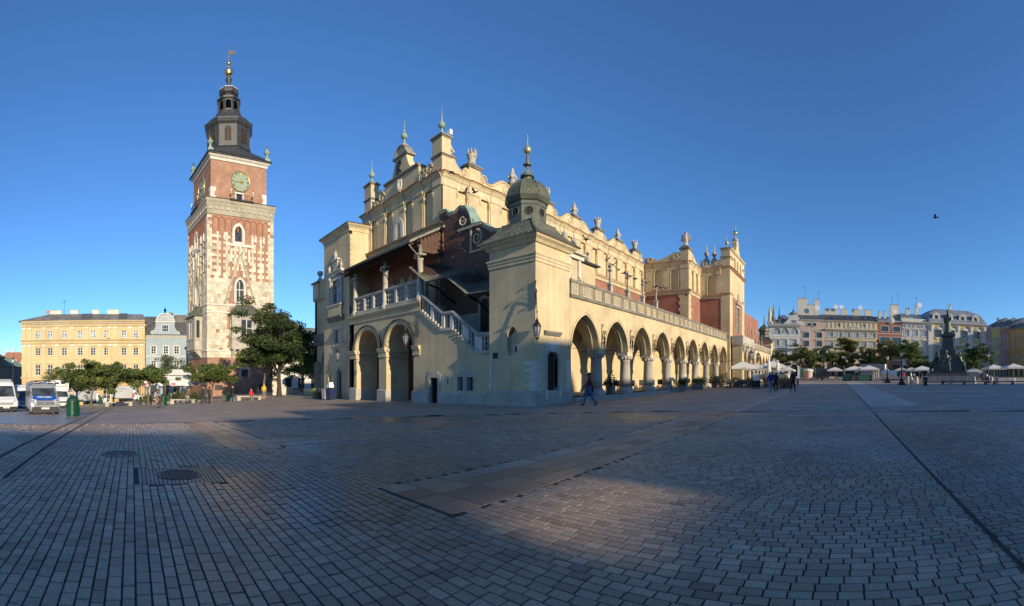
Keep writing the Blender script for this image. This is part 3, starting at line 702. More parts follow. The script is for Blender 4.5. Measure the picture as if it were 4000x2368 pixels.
# tall front block
ff = FE(XF); mb = MB()
mb.box(-16.9, XF, YF - 0.05, YF + 1.7, -1, 20.3, 'plaster'); mb.box(-16.9, XF, 73.0, 74.7, -1, 20.3, 'plaster')
for z in (13.5, 17.5, 18.9, 20.2):
    for y0, y1 in ((YF - 0.05, YF + 1.7), (73.0, 74.7)): mb.box(-17.0, XF + 0.12, y0 - 0.12, y1 + 0.12, z, z + 0.14, 'plaster_trim'); mb.box(-17.04, XF + 0.2, y0 - 0.2, y1 + 0.2, z + 0.14, z + 0.22, 'tile_red' if z in (13.5, 17.5) else 'stone_dark')
mb.build('corner_pier', H)
mb = MB(); wall(mb, ff, YF + 1.7, 73, 6, 13.4, 0.3, [Op(69.6, 1.0, 8.2, 12.2)], 'brick_wall', 'plaster')
band(mb, ff, Op(69.6, 1.0, 8.2, 12.2), 0.3, -0.02, 0.12, 'stone', jamb=8.2); mb.fbox(ff, 68.0, 71.2, 12.6, 12.85, 0, 0.4, 'stone'); mb.lathe((XF + 0.1, 69.6, 12.9), [(0.5, 0), (0.35, 0.5), (0.3, 0.9), (0.18, 1.3), (0.02, 1.6)], 8, 'stone')
wall(mb, ff, YF + 1.7, 73, 13.4, 20.2, 0.3, [Op(c, 0.42, 17.95, 19.2, 'round') for c in (67.6, 69.6, 71.6)], 'plaster', 'plaster_trim')
mb.box(XF - 0.6, XF - 0.3, YF + 1.7, 73, 6, 20.2, 'plaster_niche')
mb.prof(ff, YF, 74.7, [(17.3, 0), (17.3, 0.15), (17.45, 0.3), (17.5, 0.45), (17.6, 0.0)], 'tile_red'); mb.prof(ff, YF, 74.7, [(20.15, 0), (20.15, 0.12), (20.3, 0.3), (20.42, 0.3), (20.5, 0.0)], 'plaster_trim')
mb.plate(ff, [(66.6, 20.4), (72.6, 20.4), (71.2, 20.9), (70.4, 21.8), (70.3, 22.6), (69.6, 23.1), (68.9, 22.6), (68.8, 21.8), (68.0, 20.9)], -0.7, 0.0, 'plaster'); mb.build('transept_front', H)
window(H, ff, Op(69.6, 1.0, 8.2, 12.2), -0.2, 3, 3, 'stone_white')
for c, z, s in (((-16.2, YF + 0.8), 20.5, 0.9), ((-16.2, 73.9), 20.5, 0.9), ((-15.9, 69.6), 23.0, 1.25)):
    mb = MB(); finial(mb, c, z, 1.3, s, 'stone', 'copper_green', 'gold'); mb.build('finial', H, smooth=True)
for x, y in ((-18.5, 66.5), (-19.6, 66.0), (-18.0, 70.0)):
    mb = MB(); mb.box(x - 0.4, x + 0.4, y - 0.4, y + 0.4, 17.3, 19.2, 'plaster'); mb.lathe((x, y, 19.2), [(0.45, 0), (0.3, 0.2), (0.15, 0.5), (0.42, 0.9), (0.3, 1.1), (0.12, 1.3), (0.1, 1.9), (0.02, 2.3)], 10, 'stone'); mb.build('urn', H, smooth=True)
# the stone balcony porch in the middle of the long side
mb = MB(); mb.box(-15.3, -13.6, 64.6, 74.0, 6.0, 7.4, 'stone'); mb.box(-15.2, -13.75, 64.8, 66.0, -0.5, 6.0, 'plaster')
for k in range(6): mb.lathe((-13.55, 65.2 + k * 1.6, 5.4 - 0.5 * (k % 2)), [(0.05, -0.6), (0.22, 0), (0.3, 0.5), (0.1, 0.9)], 7, 'stone')
mb.build('porch', H)
# ---- east arcade
XA, ZF = -15.16, 0.24
fa = FE(XA)
def arcade(y0, cols, y1, hw, nm):
    edges = [y0] + cols + [y1]; ops = []
    for i in range(len(edges) - 1):
        a = edges[i] + (0.18 if i == 0 else 0.46); b = edges[i + 1] - (0.25 if i == len(edges) - 2 else 0.46); ops.append(Op((a + b) / 2, (b - a) / 2, ZF, 3.35, 'pointed', 2.1))
    mb = MB(); wall(mb, fa, y0, y1, ZF, 6.4, 0.85, ops, 'plaster', 'plaster', back=True)
    mb.fbox(fa, y0, y1, 6.39, 6.41, -4.5, 0.0, 'plaster')
    o = mb.build(nm, H)
    # cut away the piers below the imposts: columns stand there instead
    me = o.data; b = bmesh.new(); b.from_mesh(me)
    inv = wm(H)
    kill = []
    for f in b.faces:
        c = inv @ f.calc_center_median()
        if any(abs(c.y - cc) < 0.5 for cc in cols) and c.z < 6.0:
            zs = [(inv @ v.co).z for v in f.verts]; ys_ = [(inv @ v.co).y for v in f.verts]
            if max(zs) - min(zs) > 2.9 and min(zs) < 1 and max(ys_) - min(ys_) < 1.0: kill.append(f)
    bmesh.ops.delete(b, geom=kill, context='FACES'); b.to_mesh(me); b.free()
    mb = MB()
    for c in cols:
        for d in (0.0, -0.85): mb.add([fa.p(c - 0.46, 3.05, d), fa.p(c + 0.46, 3.05, d), fa.p(c + 0.46, 6.4, d), fa.p(c - 0.46, 6.4, d)], [(0, 1, 2, 3)], 'plaster')
        mb.fbox(fa, c - 0.455, c + 0.455, 3.02, 3.36, -0.845, -0.005, 'stone')
    mb.build('arch_pier', H)
    mb = MB()
    for op in ops:
        band(mb, fa, op, 0.10, -0.02, 0.07, 'plaster_trim', n=10); band(mb, fa, op, 0.10, -0.02, 0.04, 'plaster_trim', inner=0.18, n=10)
        band(mb, fa, op, 0.06, -0.5, -0.42, 'plaster_trim', inner=-0.07, n=10)
    mb.build('archivolts', H)
    return ops
COLS = [26.3 + 4.335 * i for i in range(8)]
opsE = arcade(22.4, COLS, 61.2, 1.7, 'arcade_wall')
cm = MB(); cm.lathe((0, 0, 0), [(0.62, -0.3), (0.62, 0.18), (0.55, 0.24), (0.52, 0.36), (0.46, 0.44), (0.44, 0.46)], 8, 'stone', PI / 8)
cm.lathe((0, 0, 0), [(0.42, 0.46), (0.41, 1.2), (0.37, 2.4), (0.40, 2.42), (0.40, 2.47)], 20, 'stone')
bs_mesh = cm.mesh('column', True)
cap = MB(); cap.lathe((0, 0, 0), [(0.39, 2.47), (0.42, 2.6), (0.52, 2.72), (0.56, 2.74)], 12, 'stone')
for k in range(12):
    a = k * PI / 6; cap.lathe((0.48 * math.cos(a), 0.48 * math.sin(a), 2.55), [(0.02, 0), (0.10, 0.06), (0.09, 0.14), (0.02, 0.2)], 5, 'stone_white')
cap.lathe((0, 0, 0), [(0.60, 2.72), (0.62, 2.76), (0.62, 2.82)], 8, 'stone', PI / 8)
cap_mesh = cap.mesh('capital', True)
def column(y):
    m = Matrix.Translation((XA - 0.42, y, ZF)); o = inst('column', bs_mesh, H, m); inst('capital', cap_mesh, o, None)
for y in COLS: column(y)
mb = MB()       # portico: floor, step, vault webs, inner wall with the shop doors
mb.box(-20.4, -14.75, 22.6, 61.0, -1.0, ZF, 'stucco_grey'); mb.box(-14.75, -14.4, 22.9, 60.5, -1.0, 0.10, 'stone'); mb.build('portico_floor', H)
fi = FE(-19.9); inner = [Op(o.c, 1.15, ZF, 2.3, 'pointed', 1.75) for o in opsE]
mb = MB(); wall(mb, fi, 22.4, 61.2, ZF, 6.4, 0.35, inner, 'plaster', 'plaster')
for op in inner: band(mb, fi, op, 0.16, -0.02, 0.10, 'plaster_trim', jamb=ZF)
mb.build('portico_wall', H)
mb = MB()
for c in COLS:
    F = Fr((0, c, 0), (-1, 0, 0), (0, -1, 0))        # transverse rib: u runs west
    for d in (-0.2, 0.2):
        op = Op(18.0, 1.75, 2.5, 3.1, 'pointed', 2.2); cv = op.curve(n=8)
        for (a, za), (b, zb) in zip(cv, cv[1:]): mb.add([F.p(a, za, d), F.p(b, zb, d), F.p(b, 6.4, d), F.p(a, 6.4, d)], [(0, 1, 2, 3)], 'plaster')
    cv = Op(18.0, 1.75, 2.5, 3.1, 'pointed', 2.2).curve(n=8)
    for (a, za), (b, zb) in zip(cv, cv[1:]): mb.add([F.p(a, za, 0.2), F.p(b, zb, 0.2), F.p(b, zb, -0.2), F.p(a, za, -0.2)], [(0, 1, 2, 3)], 'plaster')
    mb.tube([F.p(16.0, 3.5, 0), F.p(19.9, 3.5, 0)], 0.02, 5, 'iron')
mb.build('vault_rib', H)
for k, op in enumerate(inner):      # each shop door: dark leaves, glazed grille above
    mb = MB(); c = op.c; z = ZF
    mb.fbox(fi, c - 1.15, c + 1.15, 2.22, 2.4, -0.34, -0.05, 'wood_red'); mb.fbox(fi, c - 0.06, c + 0.06, z, 2.25, -0.34, -0.1, 'wood_red')
    for s in (-1, 1):
        mb.fbox(fi, c + s * 0.62 - 0.5, c + s * 0.62 + 0.5, z, 2.2, -0.34, -0.24, 'glass'); mb.fbox(fi, c + s * 1.1 - 0.06, c + s * 1.1 + 0.06, z, 2.25, -0.34, -0.1, 'wood_red')
        mb.fbox(fi, c + s * 0.62 - 0.5, c + s * 0.62 + 0.5, z, z + 0.7, -0.34, -0.2, 'wood_dark')
    mb.fbox(fi, c + 1.2, c + 2.0, z, 2.1, 0.02, 0.08, 'wood_dark')
    mb.build('shop_door', H)
    g = MB(); cv = op.curve(-0.02, 8); g.add([fi.p(a, b, -0.3) for a, b in [(c - 1.13, 2.3)] + cv + [(c + 1.13, 2.3)]], [tuple(range(len(cv) + 2))], 'glass')
    for j in range(-4, 5):
        for s in (-1, 1): g.tube([fi.p(c + j * 0.28, 2.4, -0.22), fi.p(c + j * 0.28 + s * 0.25, 2.85, -0.22), fi.p(c + j * 0.28, 3.3, -0.22)] if abs(j) < 4 else [fi.p(c + j * 0.26, 2.4, -0.22), fi.p(c + j * 0.2, 2.8, -0.22)], 0.014, 4, 'iron')
    for j in (-1, 0, 1): g.tube([fi.p(c + j * 0.38, 2.4, -0.22), fi.p(c + j * 0.38, 3.95 - 0.55 * abs(j), -0.22)], 0.018, 4, 'iron')
    g.build('grille_window', H)
# balustrade of the terrace with pierced tracery panels
mb = MB(); mb.prof(fa, 22.4, 61.3, [(6.32, 0.0), (6.34, 0.12), (6.46, 0.16), (6.54, 0.16), (6.56, -0.3), (6.32, -0.3)], 'stone_dark'); mb.prof(fa, 22.4, 61.3, [(7.26, -0.22), (7.26, 0.10), (7.34, 0.14), (7.44, 0.14), (7.46, -0.22)], 'stone_dark')
mb.box(-26.9, -15.3, 25.6, 61.2, 6.45, 6.56, 'stucco_grey'); mb.build('balustrade_rail', H)
tp = {}
def tracery(wd):
    if wd not in tp:
        m = MB(); F = Fr((0, 0, 0), (1, 0, 0), (0, -1, 0))
        m.fbox(F, -wd / 2, wd / 2, 0, 0.70, -0.12, 0.0, 'stucco_grey'); band(m, F, Op(0, wd / 2 - 0.07, 0.05, 0.64), 0.06, -0.02, 0.05, 'plaster_trim', jamb=0.06); m.fbox(F, -wd / 2 + 0.01, wd / 2 - 0.01, 0.0, 0.06, -0.02, 0.051, 'plaster_trim')
        nq = 1 if wd < 1.0 else 2
        for q in range(nq):
            c = 0 if nq == 1 else (-wd / 4 + q * wd / 2) * 0.9
            for k in range(4):
                a = PI / 4 + k * PI / 2; pts = [F.p(c + 0.13 * math.cos(a) + 0.12 * math.cos(t), 0.35 + 0.13 * math.sin(a) + 0.12 * math.sin(t), 0.02) for t in [2 * PI * j / 8 for j in range(9)]]
                m.tube(pts, 0.025, 4, 'plaster_trim')
            m.lathe((0, 0, 0), [(0.045, 0), (0.04, 0.03)], 6, 'brick_red', m=F.mat(c, 0.35, 0.0) @ Matrix.Rotation(PI / 2, 4, 'X'))
        tp[wd] = m.mesh('tracery_panel')
    return tp[wd]
pm = MB(); F0 = Fr((0, 0, 0), (1, 0, 0), (0, -1, 0)); pm.fbox(F0, -0.14, 0.14, 0, 0.76, -0.2, 0.07, 'stone_dark'); post_mesh = pm.mesh('post')
u = 22.55; k = 0; brail = []
while u < 61.0:
    wd = 1.25 if k % 3 == 1 else 0.86
    if u + wd > 61.1: break
    inst('tracery_panel', tracery(wd), H, fa.mat(u + wd / 2 + 0.02, 6.55, 0.0)); inst('post', post_mesh, H, fa.mat(u + wd + 0.19, 6.53, 0.0)); u += wd + 0.38; k += 1
# structures on the terrace: the gabled bay beside the turret, bracket scroll and slender pinnacles
mb = MB(); fb = FE(-16.4); wall(mb, fb, 22.5, 25.6, 6.5, 9.5, 0.3, [Op(23.35, 0.62, 7.3, 9.2)], 'plaster', 'stone'); mb.box(-19.6, -16.7, 22.5, 25.6, 6.5, 9.5, 'plaster_niche'); mb.box(-16.75, -16.4, 25.57, 25.6, 6.5, 9.5, 'plaster')
for a, b in ((22.5, 22.68), (24.05, 24.3), (25.2, 25.45)): mb.fbox(fb, a, b, 7.0, 9.3, 0.0, 0.12, 'stone_white')
mb.fbox(fb, 22.45, 25.7, 9.3, 9.5, -0.3, 0.22, 'stone_white'); mb.fbox(fb, 22.4, 25.75, 9.62, 9.74, -0.3, 0.34, 'stone'); mb.fbox(fb, 22.5, 25.6, 9.5, 9.62, -0.3, 0.14, 'plaster_trim'); mb.build('terrace_bay', H)
window(H, fb, Op(23.35, 0.62, 7.3, 9.2), -0.15, 2, 2, 'stone_white')
for y, h in ((22.8, 1.0), (23.9, 1.35), (25.1, 0.9)):
    mb = MB(); mb.box(-16.75, -16.4, y - 0.16, y + 0.16, 9.74, 9.74 + h * 0.55, 'stone_white'); mb.lathe((-16.57, y, 9.74 + h * 0.5), [(0.24, 0), (0.24, 0.06), (0.12, 0.12), (0.20, 0.3), (0.18, 0.42), (0.05, 0.52), (0.02, 0.5 + 0.25 * h)], 8, 'stone'); mb.build('urn', H, smooth=True)
mb = MB(); fsx = FS(25.65)      # bracketed scroll buttress with a small lead roof
pts = [fe.p(25.9 + 0.5 * math.sin(t * 2.2) + 0.9, 9.2 - 2.4 * t, 9.6 + 0.55 * math.sin(t * PI * 1.6) + 0.3 * t) for t in [i / 10 for i in range(11)]]
mb.tube(pts, [0.22 + 0.05 * math.sin(i) for i in range(11)], 6, 'stone_white'); mb.box(-18.2, -16.2, 25.7, 28.0, 9.35, 9.45, 'lead'); mb.box(-18.0, -16.5, 25.75, 27.7, 6.5, 9.35, 'plaster'); mb.lathe((-16.7, 27.0, 9.45), [(0.2, 0), (0.1, 0.2), (0.18, 0.4), (0.06, 0.6), (0.1, 0.75), (0.02, 0.95)], 8, 'stone')
mb.build('scroll_buttress', H)
pn = MB(); pn.box(-0.28, 0.28, -0.28, 0.28, 0, 1.2, 'stone_white'); pn.lathe((0, 0, 1.2), [(0.42, 0), (0.30, 0.15), (0.22, 0.3), (0.22, 1.1), (0.32, 1.16), (0.1, 1.4), (0.08, 2.2), (0.26, 2.3), (0.08, 2.45), (0.2, 2.65), (0.02, 2.95)], 4, 'stone', PI / 4)
pn_mesh = pn.mesh('pinnacle')
for i in range(4): inst('pinnacle', pn_mesh, H, Matrix.Translation((-17.2, 31.2 + 3.1 * i, 6.4)))
# ---- north half: arcade, terrace rail, far turret (seen past the porch)
COLN = [79.0 + 4.0 * i for i in range(6)]
opsN = arcade(75.0, COLN, 103.4, 1.6, 'arcade_wall')
for y in COLN: column(y)
mb = MB(); mb.prof(fa, 74.8, 103.6, [(6.32, 0.0), (6.34, 0.12), (6.46, 0.16), (6.54, 0.16), (6.56, -0.3), (6.32, -0.3)], 'stone_dark'); mb.prof(fa, 74.8, 103.6, [(7.26, -0.22), (7.26, 0.10), (7.44, 0.14), (7.46, -0.22)], 'stone'); mb.box(-20.4, -14.75, 75, 103.6, -1.0, ZF, 'stucco_grey'); mb.fbox(fi, 75, 103.5, 0, 6.4, -0.1, 0, 'plaster'); mb.build('balustrade_rail', H)
for i in range(24):
    inst('tracery_panel', tracery(0.86), H, fa.mat(75.6 + 1.2 * i, 6.55, 0)); inst('post', post_mesh, H, fa.mat(76.2 + 1.2 * i, 6.53, 0))
for i in range(6): inst('pinnacle', pn_mesh, H, Matrix.Translation((-16.6, 79.5 + 4 * i, 6.4)))
mb = MB(); mb.box(-27.5, -18, 77, 103, 6.4, 14.0, 'brick_wall'); mb.build('brick_wall', H)
# ---- corner turrets
def turret(x0, x1, y0, y1, z0, near):
    cx, cy = (x0 + x1) / 2 - (0.1 if near else 0), (y0 + y1) / 2 - (0.1 if near else 0)
    mb = MB()
    if near:
        fS, fE = FS(y0), FE(x1)
        wall(mb, fS, x0, x1, z0, 9.05, 0.35, [Op(-16.84, 0.42, 2.75, 3.75, 'pointed', 0.62)], 'plaster', 'plaster')
        wall(mb, fE, y0, y1, z0, 9.05, 0.35, [Op(20.62, 0.52, 0.28, 2.55, 'pointed', 0.35)], 'plaster', 'stone')
        mb.box(x0, x0 + 0.35, y0 + 0.35, y1, z0, 9.05, 'plaster'); mb.box(x0, x1 - 0.35, y1 - 0.3, y1, z0, 9.05, 'plaster')
    else: mb.box(x0, x1, y0, y1, z0, 9.05, 'plaster')
    T = mb.build('corner_turret', H)
    mb = MB()
    for f, a, b in ((FS(y0), x0, x1), (FE(x1), y0, y1)):
        mb.prof(f, a, b, [(7.86, 0), (7.86, 0.05), (8.02, 0.05), (8.06, 0.09), (8.18, 0.09), (8.24, 0.14), (8.34, 0.14), (8.4, 0.0)], 'plaster_trim', 1, 1)
        mb.prof(f, a, b, [(8.9, 0), (8.9, 0.1), (9.05, 0.2), (9.16, 0.36), (9.28, 0.42), (9.3, 0.0)], 'plaster_trim', 1, 1)
        mb.prof(f, a, b, [(z0, 0), (z0, 0.14), (0.62, 0.14), (0.74, 0.0)], 'stucco_grey', 1, 1)
    mb.build('moulding', T)
    o = 0.52; e = [(x0 - o, y0 - o), (x1 + o, y0 - o), (x1 + o, y1 + o), (x0 - o, y1 + o)]
    prof = [(1.0, 9.28), (0.80, 9.62), (0.63, 9.98), (0.53, 10.28), (0.49, 10.5)]
    rings = [[(cx + (px - cx) * s, cy + (py - cy) * s, z) for px, py in e] for s, z in prof]
    mb = MB()
    for a, b in zip(rings, rings[1:]):
        for i in range(4): mb.add([a[i], a[(i + 1) % 4], b[(i + 1) % 4], b[i]], [(0, 1, 2, 3)], 'slate')
    mb.add(rings[0], [(0, 3, 2, 1)], 'plaster_trim'); mb.add(rings[-1], [(0, 1, 2, 3)], 'slate')
    for i in range(4): mb.tube([r[i] for r in rings], 0.05, 5, 'copper_dark')
    RO = mb.build('roof', T)
    if near:        # slates laid diagonally on the two roof slopes in view, each proud of the next
        its = []
        for side in (0, 1):
            def S_(u, v):
                v = max(0, min(0.999, v)) * (len(rings) - 1); k = int(v); t = v - k
                lo = Vector(rings[k][side]).lerp(Vector(rings[k][side + 1]), u); hi = Vector(rings[k + 1][side]).lerp(Vector(rings[k + 1][side + 1]), u); return lo.lerp(hi, t)
            nv = 9
            for r in range(nv):
                for c in range(10):
                    u0 = (c + (0.5 if r % 2 else 0)) / 10.5; cu, cv = u0 + 0.05, (r + 0.5) / nv; du, dv = 0.052, 0.95 / nv
                    q = [(cu, cv - dv), (cu + du, cv), (cu, cv + dv * 0.9), (cu - du, cv)]
                    if any(a < 0.0 or a > 1 or b < -0.02 or b > 1 for a, b in q): continue
                    P4 = [S_(*a) for a in q]; n = (P4[1] - P4[0]).cross(P4[3] - P4[0]).normalized(); n = n if n.z > 0 else -n
                    its.append(([p + n * 0.0 for p in P4] + [P4[0] + n * 0.02, P4[1] + n * 0.012, P4[2] + n * 0.005, P4[3] + n * 0.012], R.uniform(0.2, 0.9)))
        pieces('slate_tile', its, RO, 'slate_tile', 300)
    # octagonal lantern and dome
    c8 = math.cos(PI / 8); rr = 1.16
    mb = MB(); mb.lathe((cx, cy, 0), [(rr, 10.2), (rr, 11.42), (rr + 0.05, 11.45), (rr + 0.05, 11.52), (rr, 11.55), (rr, 11.66), (rr + 0.12, 11.72), (rr + 0.22, 11.88), (rr + 0.27, 11.96), (rr + 0.27, 12.02), (rr + 0.2, 12.05)], 8, 'copper_dark', PI / 8)
    LN = mb.build('lantern', T)
    for k in range(8):
        a = k * PI / 4; n = Vector((math.cos(a), math.sin(a), 0)); F = Fr(Vector((cx, cy, 0)) + n * rr * c8, Vector((-n.y, n.x, 0)), n); mb = MB()
        mb.lathe((0, 0, 0), [(0.24, 0.005), (0.24, 0.01), (0.02, 0.012)], 18, 'black', m=F.mat(0, 11.08, 0) @ Matrix.Rotation(PI / 2, 4, 'X'))
        mb.tube([F.p(0.24 * math.cos(t), 11.08 + 0.24 * math.sin(t), 0.02) for t in [2 * PI * j / 18 for j in range(19)]], 0.03, 5, 'copper_dark')
        for q in range(4):
            b_ = q * PI / 2 + PI / 4; mb.tube([F.p(0.11 * math.cos(b_) + 0.075 * math.cos(t), 11.08 + 0.11 * math.sin(b_) + 0.075 * math.sin(t), 0.02) for t in [2 * PI * j / 9 for j in range(10)]], 0.011, 4, 'iron')
        for q in (0, PI / 2): mb.tube([F.p(0.24 * math.cos(q), 11.08 + 0.24 * math.sin(q), 0.025), F.p(-0.24 * math.cos(q), 11.08 - 0.24 * math.sin(q), 0.025)], 0.014, 4, 'iron')
        mb.build('round_window', LN)
    dome = [(rr + 0.20, 12.03), (rr + 0.15, 12.28), (rr + 0.03, 12.56), (rr - 0.17, 12.82), (rr - 0.45, 13.05), (rr - 0.75, 13.19), (0.25, 13.25)]
    mb = MB(); mb.lathe((cx, cy, 0), dome, 8, 'copper_dark', PI / 8)
    for k in range(8):
        a = PI / 8 + k * PI / 4; mb.tube([(cx + r * math.cos(a), cy + r * math.sin(a), z) for r, z in dome], 0.035, 5, 'copper_dark')
    DM = mb.build('dome', T)
    if near:
        its = []
        for k in range(8):
            a0, a1 = -PI / 8 + k * PI / 4, PI / 8 + k * PI / 4
            mid = (a0 + a1) / 2
            if not (math.cos(mid + PI / 4) > -0.45 and (math.sin(mid) < 0.9)): continue
            def D_(u, v):
                v = max(0, min(0.999, v)) * (len(dome) - 1); i = int(v); t = v - i; r = dome[i][0] * (1 - t) + dome[i + 1][0] * t; z = dome[i][1] * (1 - t) + dome[i + 1][1] * t
                return Vector((cx + r * (math.cos(a0) * (1 - u) + math.cos(a1) * u), cy + r * (math.sin(a0) * (1 - u) + math.sin(a1) * u), z))
            nv = 10
            for r in range(nv - 1):
                cols_ = max(2, round(6 * dome[min(len(dome) - 1, int(r / nv * 6))][0] / 1.4))
                for c in range(cols_):
                    u = (c + 0.5 + (0.5 if r % 2 else 0)) / (cols_ + 0.5); h = 0.5 / (cols_ + 0.3); v = r / nv
                    q = [(max(0.01, u - h * 0.5), v - 0.01), (min(0.99, u + h * 0.5), v - 0.01), (min(0.99, u + h), v + 0.10), (max(0.01, u - h), v + 0.10)]
                    P4 = [D_(x_, max(0, y_)) for x_, y_ in q]; n = (P4[1] - P4[0]).cross(P4[3] - P4[0]); 
                    if n.length < 1e-8: continue
                    n.normalize(); ctr = Vector((cx, cy, 12.2)); n = n if n.dot(P4[0] - ctr) > 0 else -n
                    its.append((P4 + [P4[0] + n * 0.025, P4[1] + n * 0.025, P4[2] + n * 0.008, P4[3] + n * 0.008], R.uniform(0.2, 0.9)))
        pieces('copper_scale', its, DM, 'copper_scale', 300)
    mb = MB(); mb.lathe((cx, cy, 0), [(0.28, 13.22), (0.30, 13.38), (0.22, 13.42)], 8, 'copper_dark'); mb.lathe((cx, cy, 0), [(0.44, 13.40), (0.46, 13.48), (0.2, 13.52)], 8, 'copper_dark', PI / 8)
    mb.lathe((cx, cy, 0), [(0.10, 13.47), (0.09, 14.07), (0.26, 14.14), (0.26, 14.20), (0.10, 14.24), (0.07, 14.82)], 8, 'copper_dark')
    for k in range(4):
        a = k * PI / 2 + 0.4; F = Fr((cx, cy, 0), (math.cos(a), math.sin(a), 0), (-math.sin(a), math.cos(a), 0)); spiral(mb, F, 0.22, 13.69, 0.14, 'copper_green', 0.0, 1.0, 0.035, n=14)
    mb.lathe((cx, cy, 14.82), [(0.05, 0)] + [(0.235 * math.sin(PI * k / 9), 0.235 - 0.235 * math.cos(PI * k / 9)) for k in range(1, 9)] + [(0.05, 0.47)], 14, 'brass'); mb.lathe((cx, cy, 15.28), [(0.06, 0), (0.03, 0.6), (0.045, 0.62), (0.045, 0.68), (0.01, 0.7)], 8, 'copper_green')
    mb.build('finial', T, smooth=True)
    return T
simple('brass', (0.42, 0.40, 0.22), 0.4, metal=0.5, var=0.3)
tintmat('slate_tile', (0.13, 0.13, 0.09), 0.6, 0.35, grain=14, bmp=0.2); tintmat('copper_scale', (0.115, 0.12, 0.08), 0.5, 0.35, grain=10, bmp=0.2)
T1 = turret(-18.66, XA, 19.12, 22.42, -1.0, True)
T2 = turret(-18.9, XA + 0.1, 103.4, 107.0, -1.0, False)
# turret details: blind lancet, slit, square recess, door, quoin stones
fS, fE = FS(19.12), FE(XA)
mb = MB(); mb.plate(fS, [(-17.26, 2.72), (-16.42, 2.72), (-16.42, 3.75), (-16.84, 4.37), (-17.26, 3.75)], -0.40, -0.30, 'plaster'); mb.fbox(fS, -17.0, -16.62, 2.78, 3.35, -0.32, -0.25, 'stone_white'); mb.fbox(fS, -16.86, -16.72, 2.9, 3.28, -0.31, -0.245, 'black'); mb.prof(fS, -17.26, -16.42, [(2.5, 0), (2.5, 0.03), (2.76, -0.2), (2.72, -0.3)], 'plaster'); mb.build('lancet_niche', T1)
mb = MB(); mb.fbox(fS, -18.4, -17.96, 2.56, 2.95, -0.02, 0.006, 'stone_dark'); mb.fbox(fS, -18.36, -18.0, 2.6, 2.91, -0.02, 0.012, 'black'); mb.build('vent_recess', T1)
mb = MB(); dop = Op(20.62, 0.52, 0.28, 2.55, 'pointed', 0.35); band(mb, fE, dop, 0.12, -0.2, 0.10, 'stone', jamb=0.9); band(mb, fE, dop, 0.12, -0.25, 0.05, 'stone_white', jamb=0.2, inner=0.10)
mb.fbox(fE, 20.0, 21.25, 2.95, 3.5, -0.02, 0.06, 'stone_white'); mb.fbox(fE, 20.08, 21.17, 3.02, 3.43, 0.0, 0.045, 'stone')
for k in range(5): mb.tube([fE.p(20.2 + 0.21 * k + 0.09 * math.cos(t), 3.2 + 0.12 * math.sin(t), 0.06) for t in [2 * PI * j / 8 for j in range(9)]], 0.022, 4, 'stone_white')
for s in (-1, 1): mb.fbox(fE, 20.62 + s * 0.82 - 0.2, 20.62 + s * 0.82 + 0.2, 2.1, 2.55, -0.02, 0.02, 'stone'); mb.fbox(fE, 20.62 + s * 0.66 - 0.1, 20.62 + s * 0.66 + 0.1, -0.2, 0.85, -0.1, 0.16, 'stone_white')
mb.fbox(fE, 19.9, 21.35, -0.3, 0.28, -0.3, 0.2, 'stone'); mb.build('portal', T1)
mb = MB(); mb.fbox(fE, 20.1, 21.14, 0.28, 2.9, -0.34, -0.26, 'wood_dark')
for k in range(6): mb.fbox(fE, 20.12 + k * 0.17, 20.26 + k * 0.17, 0.3, 2.85, -0.27, -0.24, 'wood_dark')
mb.build('door', T1)
mb = MB(); mb.prof(fE, 19.85, 21.4, [(3.85, 0), (3.85, 0.06), (3.98, 0.16), (4.04, 0.2), (4.1, 0.2), (4.12, 0)], 'stone_dark'); mb.build('hood_moulding', T1)
for k in range(8):
    a = 0.42 if k % 2 else 0.24; b = 0.25 if k % 2 else 0.45; z = 0.75 + k * 0.205; mb = MB()
    mb.hexa([(XA - a * 1.8, 19.12 - 0.025, z), (XA + 0.03, 19.12 - 0.025, z), (XA + 0.03, 19.12 + b, z), (XA - a * 1.8, 19.12 + 0.1, z), (XA - a * 1.8, 19.12 - 0.025, z + 0.195), (XA + 0.03, 19.12 - 0.025, z + 0.195), (XA + 0.03, 19.12 + b, z + 0.195), (XA - a * 1.8, 19.12 + 0.1, z + 0.195)], 'stone_white'); mb.build('quoin', T1)
for k in range(5):
    mb = MB(); mb.fbox(fE, 22.05 + 0.08 * (k % 2), 22.44, 0.8 + 0.36 * k, 1.1 + 0.36 * k, -0.02, 0.02, 'stone_white'); mb.build('quoin', T1)
    mb = MB(); mb.fbox(fS, -18.68, -18.5 + 0.07 * (k % 2), 0.8 + 0.36 * k, 1.12 + 0.36 * k, -0.02, 0.02, 'stone_white'); mb.build('quoin', T1)
# ================================================================ SOUTH FRONT: LOGGIA, STAIRCASE, WEST BLOCK
YL = 19.5; fl = FS(YL)
A1, A2 = Op(-33.66, 1.94, -1.5, 3.74, 'round', 1.76), Op(-28.72, 1.88, -1.5, 3.72, 'round', 1.8)
mb = MB(); wall(mb, fl, -36.6, -26.1, -1.5, 6.3, 2.2, [A1, A2], 'plaster', 'plaster', n=12)
DOOR, WA, WB, SL = Op(-24.45, 0.43, -0.5, 1.42), Op(-21.65, 0.24, 0.6, 1.48), Op(-20.77, 0.30, 0.6, 1.48), Op(-22.92, 0.07, 1.0, 1.5)
wall(mb, fl, -26.1, -18.66, -1.2, 2.9, 0.45, [DOOR, SL, WA, WB], 'plaster', 'stone')
mb.plate(fl, [(-26.1, 2.9), (-18.66, 2.9), (-18.66, 3.12), (-20.37, 3.06), (-22.5, 4.78), (-23.95, 4.74), (-26.1, 6.3)], -0.45, 0.0, 'plaster')
